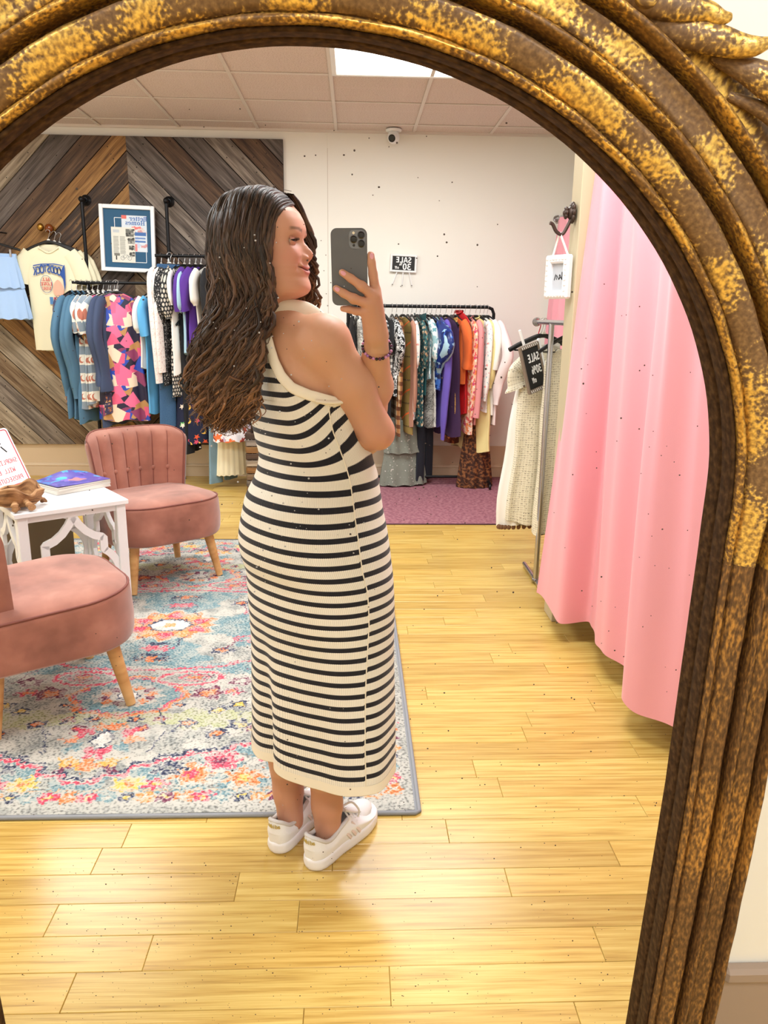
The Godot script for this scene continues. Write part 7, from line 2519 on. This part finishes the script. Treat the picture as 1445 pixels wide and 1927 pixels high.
func hair(o: Node3D, off: Vector3) -> void:
	var hr := mat("brown hair", Color.WHITE, 0.5)
	hr.vertex_color_use_as_albedo = true
	var H := head_basis()
	var rg := RandomNumberGenerator.new()
	rg.seed = 19
	var root := Color(0.042, 0.025, 0.015)
	var mid := Color(0.070, 0.036, 0.019)
	var tip := Color(0.20, 0.092, 0.038)
	var node := Node3D.new()
	node.name = "hair"
	o.add_child(node, true)
	node.position = -off
	node.set_meta("label", "long wavy brown hair, lighter towards the ends")
	var cap := MB.new()
	cap.tint = Color(0.026, 0.016, 0.010)
	cap.ball(HEAD + H * Vector3(-0.015, 0.022, 0.0), Vector3(0.082, 0.0835, 0.0755), H, 30, 20)
	cap.ball(Vector3(-0.245, 1.40, -1.735), Vector3(0.05, 0.12, 0.02), Basis(Vector3.UP, 0.35), 18, 12)
	cap.ball(Vector3(-0.272, 1.25, -1.69), Vector3(0.045, 0.11, 0.012), Basis(Vector3.UP, 0.25), 18, 12)
	cap.ball(Vector3(-0.225, 1.46, -1.745), Vector3(0.05, 0.09, 0.05), Basis(), 18, 12)
	part(node, "under_hair", cap, hr)
	var locks := MB.new()
	var fine := MB.new()
	for kind in 3:
		var n: int = [470, 640, 90][kind]
		for i in n:
			var q := clampf(rg.randf() * 1.02, 0.0, 1.0) if kind < 2 else rg.randf()
			if kind == 0: q = clampf((i + rg.randf()) / n, 0, 1)
			var lay := rg.randf()
			var P := []
			var s := q
			var up := 0.0875 + 0.004 * lay
			if kind < 2:
				# parting runs back from the hairline
				var px := lerpf(0.076, -0.066, pow(s, 0.8))
				var py := 0.026 + sqrt(maxf(1.0 - pow((px + 0.008) / 0.101, 2), 0.05)) * 0.089
				P.append(HEAD + H * Vector3(px, py, lerpf(0.004, -0.004, s)))
				var fx := lerpf(0.038, -0.108, s)
				var side := sqrt(maxf(1.0 - pow((lerpf(0.056, -0.092, s) + 0.008) / 0.102, 2), 0.02))
				P.append(HEAD + H * Vector3(lerpf(px, lerpf(0.058, -0.094, s), 0.62), py - 0.016 - 0.012 * s + rg.randfn(0, 0.0025), 0.046 * side + 0.012 + rg.randfn(0, 0.004)))
				P.append(HEAD + H * Vector3(lerpf(0.052, -0.096, s), 0.036, 0.082 * side * (1.0 - 0.12 * lay) + 0.006 + rg.randfn(0, 0.003)))
				P.append(HEAD + H * Vector3(fx + 0.006, -0.022, 0.090 * sqrt(maxf(1.0 - pow((fx + 0.008) / 0.118, 2), 0.02)) * (1.0 - 0.2 * lay) + 0.006))
				var xx := lerpf(-0.178, -0.300, s) + rg.randfn(0, 0.005)
				P.append(Vector3(xx, 1.405, lerpf(-1.668, -1.695, s) - 0.045 * lay))
				xx = lerpf(-0.197, -0.328, s) + rg.randfn(0, 0.007)
				P.append(Vector3(xx, 1.31, lerpf(-1.652, -1.672, s) - 0.035 * lay))
				xx = lerpf(-0.216, -0.342, s) + rg.randfn(0, 0.008)
				P.append(Vector3(xx, 1.225, lerpf(-1.648, -1.662, s) - 0.03 * lay))
				xx = lerpf(-0.220, -0.330, s) + rg.randfn(0, 0.010)
				var ye := 1.112 + absf(rg.randfn(0, 0.03)) + 0.03 * pow(absf(s - 0.5) * 2.0, 2)
				if i % 5 == 0: ye += rg.randf_range(0.0, 0.1)
				P.append(Vector3(xx, lerpf(1.225, ye, 0.55), -1.652 - 0.03 * lay))
				P.append(Vector3(lerpf(xx, -0.275, 0.15) + rg.randfn(0, 0.010), ye, -1.655 - 0.03 * lay))
			else:
				# far side: falls behind her face to the far shoulder
				P.append(HEAD + H * Vector3(lerpf(0.072, 0.0, s), 0.108 - 0.02 * (1.0 - s) * 0.0 - 0.012 * (1.0 - s), 0.002))
				P.append(HEAD + H * Vector3(lerpf(0.078, 0.02, s), 0.078, -0.030))
				P.append(HEAD + H * Vector3(lerpf(0.088, 0.0, s), 0.035, -0.062))
				P.append(HEAD + H * Vector3(lerpf(0.091, 0.01, s), -0.015, -0.074))
				P.append(HEAD + H * Vector3(lerpf(0.090, 0.02, s), -0.07, -0.083))
				P.append(HEAD + H * Vector3(lerpf(0.088, 0.02, s), -0.125, -0.09) + Vector3(rg.randfn(0, 0.004), 0, 0))
				P.append(HEAD + H * Vector3(lerpf(0.086, 0.01, s), -0.185, -0.095) + Vector3(rg.randfn(0, 0.006), 0, 0))
			var path := spline(P, 5 if kind != 2 else 4)
			var m := path.size()
			var amp := rg.randf_range(0.004, 0.0105)
			var wl := rg.randf_range(0.085, 0.125)
			var ph0 := s * 16.0 + rg.randf() * 1.0 + floorf(s * 22.0) * 2.3
			var len_ := 0.0
			var rad := PackedFloat32Array()
			var cols := []
			var r0 := rg.randf_range(0.0024, 0.0056) if kind != 1 else rg.randf_range(0.0007, 0.0013)
			var tone := rg.randf_range(0.5, 1.5) * (0.8 + 0.45 * sin(s * 70.0))
			if kind == 0 and rg.randf() < 0.2: tone *= 1.45
			for k in m:
				if k > 0: len_ += path[k].distance_to(path[k - 1])
				var t := float(k) / (m - 1)
				var a := amp * sm(0.2, 0.55, t) * (1.0 + 0.8 * t)
				path[k] += Vector3(sin(len_ / wl * TAU + ph0) * a, 0, cos(len_ / wl * TAU * 0.9 + ph0) * a * 0.55)
				if kind == 1: path[k] += Vector3(sin(len_ * 60.0 + i) * 0.002, 0, 0.003)
				rad.append(r0 * (0.55 + 0.45 * sm(0.0, 0.2, t)) * (1.0 - 0.75 * sm(0.72, 1.0, t)))
				var c := root.lerp(mid, sm(0.05, 0.5, t)).lerp(tip, sm(0.52, 0.98, t))
				cols.append(c * tone)
			(locks if kind != 1 else fine).tube(path, rad, 6 if kind != 1 else 4, false, 0.55, Vector3(0, 0, 1), cols)
	# stray hairs over the crown
	for i in 26:
		var a := rg.randf_range(-0.9, 1.2)
		var p0 := HEAD + H * Vector3(lerpf(-0.05, 0.04, rg.randf()), 0.108, rg.randfn(0, 0.012))
		var p1 := p0 + Vector3(rg.randfn(0, 0.01), rg.randf_range(0.002, 0.008), rg.randfn(0, 0.006))
		fine.tube(spline([p0, p1, p1 + Vector3(rg.randfn(0, 0.008), -0.004, rg.randfn(0, 0.006))], 4), 0.0005, 4, false, 1.0, Vector3.ZERO, [mid, mid, mid, mid, mid, mid, mid, mid, mid])
	stuff(part(node, "wavy_locks", locks, hr))
	stuff(part(node, "fine_strands", fine, hr))

func shoe(o: Node3D, heel: Vector3, dir: Vector3, sg: float) -> void:
	# sg: +1 her right shoe
	var X := Transform3D(Basis(dir.cross(Vector3.UP).normalized() * 1.0, Vector3.UP, -dir), heel)
	# local: x to her right, y up, -z forward; use f forward from the heel
	var s := Node3D.new()
	s.name = "shoe"
	o.add_child(s, true)
	X.origin = heel - o.position
	X.basis = X.basis.scaled(Vector3.ONE * 1.07)
	s.transform = X
	s.set_meta("label", "white leather sneaker")
	var wl := mats["white leather"] as Material
	var halfw := [[0.0, 0.001], [0.002, 0.011], [0.006, 0.0185], [0.014, 0.0265], [0.028, 0.0318], [0.05, 0.0338], [0.09, 0.034], [0.14, 0.040], [0.19, 0.0455], [0.225, 0.042], [0.25, 0.030], [0.262, 0.014], [0.266, 0.002]]
	var outline := func(y: float, f0: float, f1: float, grow: float, roof: float) -> PackedVector3Array:
		var r := PackedVector3Array()
		for k in 56:
			var a := TAU * k / 56
			var u := 0.5 - 0.5 * cos(a)
			var f := u * 0.266
			var w: float = maxf(look(halfw, f, 1) + grow, 0.0005)
			var ff := f0 + (f1 - f0) * u
			var side := 1.0 if sin(a) >= 0 else -1.0
			var bend := sg * -0.007 * sm(0.12, 0.26, f)
			r.append(Vector3(side * w * (1.0 if absf(sin(a)) > 0.02 else 0.0) + bend, y + roof * u * u, -ff))
		return r
	var so := MB.new()
	var sr := []
	for q in [[0.0, -0.004], [0.004, -0.0005], [0.012, 0.001], [0.024, 0.0005], [0.030, -0.0005], [0.032, -0.004]]:
		sr.append(outline.call(q[0], -q[1], 0.266 + q[1], q[1], 0.004 * (1.0 if q[0] < 0.002 else 0.3)))
	so.grid(sr, true); so.fan(sr[0], Vector3.DOWN); so.fan(sr[-1], Vector3.UP)
	part(s, "sole", so, mat("sole rubber", rgb(236, 232, 232), 0.5))
	# upper
	var up := MB.new()
	var ur := []
	var n := 56
	for i in 22:
		var t := i / 21.0
		var r := PackedVector3Array()
		for k in n:
			var a := TAU * k / n
			var u := 0.5 - 0.5 * cos(a)
			var f := u * 0.258 + 0.003
			var side := 1.0 if sin(a) >= 0 else -1.0
			var w0: float = look(halfw, f, 1) - 0.0025
			# height of the shoe along its length at full rise
			var top := 0.036 + 0.036 * (1.0 - sm(0.13, 0.25, f)) + 0.018 * gs(f - 0.0, 0.024) + 0.012 * gs(f - 0.125, 0.04) - 0.008 * gs(f - 0.055, 0.03)
			var y := lerpf(0.03, top, t)
			var inw := sm(0.45, 1.0, t)
			var w := w0 * (1.0 - inw * lerpf(0.16, 0.75, sm(0.10, 0.17, f)))
			w += 0.002 * sin(PI * t)
			var ff := f
			if f < 0.03: ff = f + 0.004 * t * (1.0 - f / 0.03) - 0.003 * sin(PI * t)
			if f > 0.2: ff = f - 0.02 * t * t * sm(0.2, 0.26, f)
			r.append(Vector3(side * w * (1.0 if absf(sin(a)) > 0.02 else 0.0) - sg * 0.007 * sm(0.12, 0.26, f), y, -ff))
		ur.append(r)
	up.grid(ur, true)
	part(s, "upper", up, wl)
	# toe box roof under laces
	var toe := MB.new()
	toe.ball(Vector3(-sg * 0.006, 0.044, -0.195), Vector3(0.032, 0.022, 0.055), Basis(), 16, 10)
	part(s, "toe_box", toe, wl)
	var tg := MB.new().tube(spline([Vector3(-sg * 0.003, 0.058, -0.185), Vector3(-sg * 0.002, 0.078, -0.15), Vector3(0, 0.102, -0.118)], 5), 0.020, 10, true, 0.3, Vector3(0, 1, 1))
	part(s, "tongue", tg, wl)
	var lc := MB.new()
	for k in 5:
		var f := 0.125 + k * 0.014
		var y := 0.094 - k * 0.008
		lc.tube(spline([Vector3(-0.024, y - 0.012, -f), Vector3(0, y, -f - 0.004), Vector3(0.024, y - 0.012, -f)], 4), 0.0032, 6, true, 0.6)
	lc.tube(spline([Vector3(0, 0.1, -0.125), Vector3(0.02, 0.115, -0.14), Vector3(0.036, 0.095, -0.15), Vector3(0.03, 0.07, -0.155)], 5), 0.0026, 6)
	lc.tube(spline([Vector3(0, 0.1, -0.125), Vector3(-0.02, 0.112, -0.14), Vector3(-0.034, 0.092, -0.145), Vector3(-0.02, 0.1, -0.13)], 5), 0.0026, 6)
	part(s, "laces", lc, mats["white leather"])
	# collar lining
	var cl := PackedVector3Array()
	for k in n:
		var p: Vector3 = (ur[21] as PackedVector3Array)[k]
		if -p.z < 0.125: cl.append(p)
	var sorted := []
	for k in range(n / 2, n):
		if -ur[21][k].z < 0.125: sorted.append(ur[21][k])
	for k in range(0, n / 2):
		if -ur[21][k].z < 0.125: sorted.append(ur[21][k])
	part(s, "collar", MB.new().tube(PackedVector3Array(sorted), 0.0052, 8, true), mat("grey lining", rgb(206, 200, 196), 0.8))
	# heel tab with lettering, three pale stripes
	var tab := MB.new()
	var tr := []
	for i in 7:
		var r := PackedVector3Array()
		for j in 17:
			var a := -1.0 + j / 8.0
			var y := 0.058 + 0.031 * i / 6.0 * (1.0 - 0.45 * a * a) - 0.004 * a * a
			var f := 0.030 * pow(absf(a), 2.0)
			r.append(Vector3(signf(a) * (look(halfw, f + 0.0005, 1) - 0.0008 - 0.004 * i / 6.0 * absf(a)) if absf(a) > 0.01 else 0.0, y, -f + 0.0016 - 0.003 * i / 6.0))
		tr.append(r)
	tab.grid(tr, false, 1, 1, 2, Vector3(0, 0.07, -0.1))
	part(s, "heel_tab", tab, wl)
	var word := "adidas"
	var gold := mat("gold foil", rgb(196, 176, 96), 0.4, 0.5)
	for k in 6:
		var a := (2.5 - k) * 0.0058
		var f := 0.30 * a * a * 33.0 * 0.33 + 6.0 * a * a
		var lt := part(s, "lettering", letters(word[k], 0.0095, "Droid Sans", 700, true, 0.0008), gold)
		lt.transform = Transform3D(Basis(Vector3.UP, a * 32.0) * Basis(Vector3.RIGHT, -0.08), Vector3(a, 0.0795, 0.0022 - 22.0 * a * a))
	for k in 3:
		for sd in [-1.0, 1.0]:
			var f := 0.112 + k * 0.0165
			var q := PackedVector3Array()
			for i in 5:
				var t := i / 4.0
				var ff := f + 0.012 * (0.5 - t)
				var w: float = look(halfw, ff, 1)
				q.append(Vector3(sd * (w + 0.0006 - 0.010 * t * t) - sg * 0.007 * sm(0.12, 0.26, ff), 0.034 + 0.036 * t, -ff + 0.012 * t))
			part(s, "stripe", MB.new().tube(q, 0.004, 6, true, 0.3, Vector3(1, 0, 0)), mat("blush leather", rgb(226, 206, 196), 0.5))

func woman() -> void:
	var sk := mat("skin", Color.WHITE, 0.5)
	sk.vertex_color_use_as_albedo = true
	sk.subsurf_scatter_enabled = true
	sk.subsurf_scatter_strength = 0.12
	var ey := mat("eye", Color.WHITE, 0.12)
	ey.vertex_color_use_as_albedo = true
	mat("white leather", rgb(238, 236, 236), 0.42)
	var base := Vector3(-0.1, 0, -1.78)
	var o := thing("person", "woman in a striped knit midi dress and white sneakers, photographing herself in the mirror", "person", base)
	var body := MB.new()
	# trunk and arms, 9 mm cells
	var F := Field.new(Vector3(-0.38, 0.74, -2.06), Vector3(0.15, 1.46, -1.55), 0.009)
	F.fill(torso_field, Vector3(-0.36, 0.76, -2.02), Vector3(0.12, 1.40, -1.56), 0.004)
	var RS := Vector3(-0.066, 1.316, -1.668)
	var RE := Vector3(0.046, 1.122, -1.700)
	var LS := Vector3(-0.262, 1.318, -1.925)
	var LE := Vector3(0.032, 1.158, -1.775)
	var W := Vector3(0.046, 1.322, -1.64)
	F.cone(Vector3(-0.192, 1.36, -1.79), HEAD + Vector3(-0.002, -0.11, 0), 0.054, 0.051, 0.03)
	F.cone(Vector3(-0.165, 1.345, -1.765), RS + Vector3(0.0, 0.0, 0), 0.038, 0.042, 0.03)
	F.ell(RS, Vector3(0.057, 0.055, 0.055), Basis(), 0.03)
	F.ell(Vector3(-0.115, 1.265, -1.695), Vector3(0.06, 0.075, 0.03), Basis(Vector3.UP, -0.55), 0.022)
	F.cone(RS + Vector3(0.008, -0.015, 0), RS.lerp(RE, 0.5) + Vector3(0.006, 0.006, 0.006), 0.0515, 0.0455, 0.016)
	F.cone(RS.lerp(RE, 0.5) + Vector3(0.006, 0.006, 0.006), RE, 0.0455, 0.0370, 0.02)
	F.ell(RE + Vector3(0.012, -0.012, 0.004), Vector3(0.027, 0.027, 0.027), Basis(), 0.02)
	var RW := Vector3(-0.055, 1.055, -1.905)
	F.cone(RE, RE.lerp(RW, 0.35) + Vector3(0.012, -0.004, 0), 0.0385, 0.0385, 0.02)
	F.cone(RE.lerp(RW, 0.35) + Vector3(0.012, -0.004, 0), RW, 0.0385, 0.025, 0.02)
	F.cone(Vector3(-0.21, 1.352, -1.82), LS, 0.040, 0.044, 0.03)
	F.ell(LS, Vector3(0.05, 0.05, 0.05), Basis(), 0.03)
	F.net(body, skin_paint)
	var A2 := Field.new(Vector3(-0.33, 1.08, -2.0), Vector3(0.11, 1.40, -1.58), 0.008)
	A2.cone(LS, LE, 0.05, 0.04, 0.03)
	A2.cone(LE, LE.lerp(W, 0.35) + Vector3(0.006, 0, 0), 0.039, 0.041, 0.02)
	A2.cone(LE.lerp(W, 0.35) + Vector3(0.006, 0, 0), W, 0.041, 0.0245, 0.02)
	A2.net(body, skin_paint)
	var far := Field.new(RW + Vector3(-0.2, -0.09, -0.12), RW + Vector3(0.06, 0.12, 0.07), 0.004)
	far_hand(far, RW, Vector3(-0.85, 0.35, -0.35).normalized(), Vector3(0.35, 0.9, 0.0).normalized())
	far.net(body, skin_paint)
	var hnd := Field.new(ph(-60, -190, -60), ph(95, 50, 45), 0.003)
	var lo := ph(-50, -185, -55); var hi := ph(90, 45, 40)
	hnd = Field.new(Vector3(minf(lo.x, hi.x), minf(lo.y, hi.y) - 0.01, minf(lo.z, hi.z) - 0.02), Vector3(maxf(lo.x, hi.x), maxf(lo.y, hi.y), maxf(lo.z, hi.z) + 0.03), 0.003)
	hand_field(hnd)
	hnd.net(body, skin_paint)
	# legs
	var lg := Field.new(Vector3(-0.28, 0.03, -1.93), Vector3(0.05, 0.80, -1.64), 0.009)
	for k in 2:
		var A := [Vector3(-0.168, 0.055, -1.80), Vector3(-0.066, 0.055, -1.745)][k] as Vector3
		var Bk := [Vector3(-0.183, 0.30, -1.815), Vector3(-0.072, 0.30, -1.75)][k] as Vector3
		var K := [Vector3(-0.165, 0.47, -1.81), Vector3(-0.045, 0.47, -1.76)][k] as Vector3
		var Hp := [Vector3(-0.16, 0.82, -1.80), Vector3(-0.04, 0.82, -1.74)][k] as Vector3
		lg.cone(A, A.lerp(Bk, 0.35), 0.0345, 0.0375, 0.02)
		lg.cone(A.lerp(Bk, 0.35), Bk, 0.0375, 0.054, 0.02)
		lg.cone(Bk, K, 0.054, 0.054, 0.02)
		lg.cone(K, Hp, 0.054, 0.08, 0.02)
	lg.net(body, skin_paint)
	head_mesh(body)
	for i in body.v.size(): body.v[i] -= base
	part(o, "body", body, sk, "bare skinned body, face turned to the phone")
	eye_parts(o, base)
	# nails
	for q: Array in [[ph(-12.5, -12.5, 15.2), Vector3(-0.83, 0.55, 0)], [ph(-25.5, -46.5, 15.2), Vector3(-0.84, 0.52, 0)], [ph(46.8, 24, 4.2), Vector3(-0.1, 1, 0)]]:
		var f: Vector3 = (mR * q[1].x + mU * q[1].y).normalized()
		var N := (-mN).normalized()
		var nl := MB.new().ball(q[0] - base, Vector3(0.0042, 0.0012, 0.0062), Basis(f.cross(N).normalized(), N, f), 12, 8)
		part(o, "fingernail", nl, mat("pink nail", rgb(232, 168, 186), 0.2))
	dress(o, base)
	hair(o, base)
	shoe(o, Vector3(-0.207, 0.0, -1.735), Vector3(0.46, 0, -0.89).normalized(), -1.0)
	shoe(o, Vector3(-0.113, 0.0, -1.672), Vector3(0.60, 0, -0.80).normalized(), 1.0)
	# phone
	var p := thing("phone", "graphite grey smartphone with three camera lenses held in the woman's hand", "phone", PH)
	p.basis = Basis(mR, mU, -mN) * Basis(Vector3.BACK, 0.02)
	var ol := PackedVector2Array()
	for q in rounded(0.0715, 0.1467, 0.012, 0.012, 8): ol.append(q)
	part(p, "back_glass", MB.new().prism(ol, -0.0006, Transform3D(Basis(), Vector3(0, 0, 0))), mat("graphite glass", rgb(98, 100, 106), 0.28, 0.25))
	var rim := MB.new()
	var rr := []
	for z in [0.0002, -0.001, -0.0064, -0.0074]:
		var r := PackedVector3Array()
		for q in ol: r.append(Vector3(q.x, q.y, z) * Vector3(1.0 if absf(z + 0.0037) < 0.003 else 0.986, 1.0 if absf(z + 0.0037) < 0.003 else 0.993, 1))
		rr.append(r)
	rim.grid(rr, true)
	part(p, "steel_band", rim, mat("graphite steel", rgb(120, 122, 126), 0.2, 1.0))
	part(p, "screen", MB.new().prism(ol, -0.0006, Transform3D(Basis().scaled(Vector3(0.985, 0.99, 1)), Vector3(0, 0, -0.0072))), mat("screen glass", rgb(10, 10, 12), 0.1))
	var bump := PackedVector2Array()
	for q in rounded(0.0355, 0.0375, 0.0095, 0.0095, 6): bump.append(q * 0.93 + Vector2(0.0165, 0.0525))
	part(p, "camera_plate", MB.new().prism(bump, 0.0016), mat("camera plate", rgb(122, 126, 134), 0.22, 0.3))
	var lens := [Vector2(0.0092, 0.0525), Vector2(0.0242, 0.0602), Vector2(0.0242, 0.0442)]
	for c in lens:
		var X := Transform3D(Basis(Vector3.RIGHT, PI / 2), Vector3(c.x, c.y, 0.0015))
		part(p, "lens_ring", MB.new().lathe([Vector2(0.0076, 0), Vector2(0.0076, 0.0018), Vector2(0.0066, 0.0022)], X, 22), mats["graphite steel"])
		part(p, "lens", MB.new().lathe([Vector2(0.0066, 0.0018), Vector2(0.0066, 0.0023), Vector2(0.003, 0.0024)], X, 22), mats["screen glass"])
	part(p, "flash", MB.new().lathe([Vector2(0.0026, 0), Vector2(0.0026, 0.0004)], Transform3D(Basis(Vector3.RIGHT, PI / 2), Vector3(0.0092, 0.0642, 0.0015)), 14), mat("flash", rgb(236, 226, 200), 0.3))
	part(p, "depth_sensor", MB.new().lathe([Vector2(0.0026, 0), Vector2(0.0026, 0.0004)], Transform3D(Basis(Vector3.RIGHT, PI / 2), Vector3(0.0095, 0.0412, 0.0015)), 14), mats["screen glass"])
	# bracelet
	var bc := thing("bracelet", "beaded bracelet of purple, pink and black beads on the woman's wrist", "bracelet", Vector3(0.0475, 1.304, -1.652))
	var ax := (W - LE).normalized()
	var Bq := Basis(Quaternion(Vector3.UP, ax)) * Basis(Vector3.RIGHT, 0.28)
	var bcol := [mat("black bead", rgb(26, 18, 26), 0.2), mat("plum bead", rgb(86, 34, 74), 0.2), mat("pink bead", rgb(206, 140, 186), 0.25), mat("lilac bead", rgb(160, 110, 176), 0.25)]
	for k in 28:
		var a := TAU * k / 28
		part(bc, "bead", MB.new().ball(Bq * Vector3(cos(a) * 0.0305, 0, sin(a) * 0.0285), Vector3.ONE * 0.0034, Basis(), 9, 6), bcol[[0, 2, 1, 3, 2, 0, 1][k % 7]])
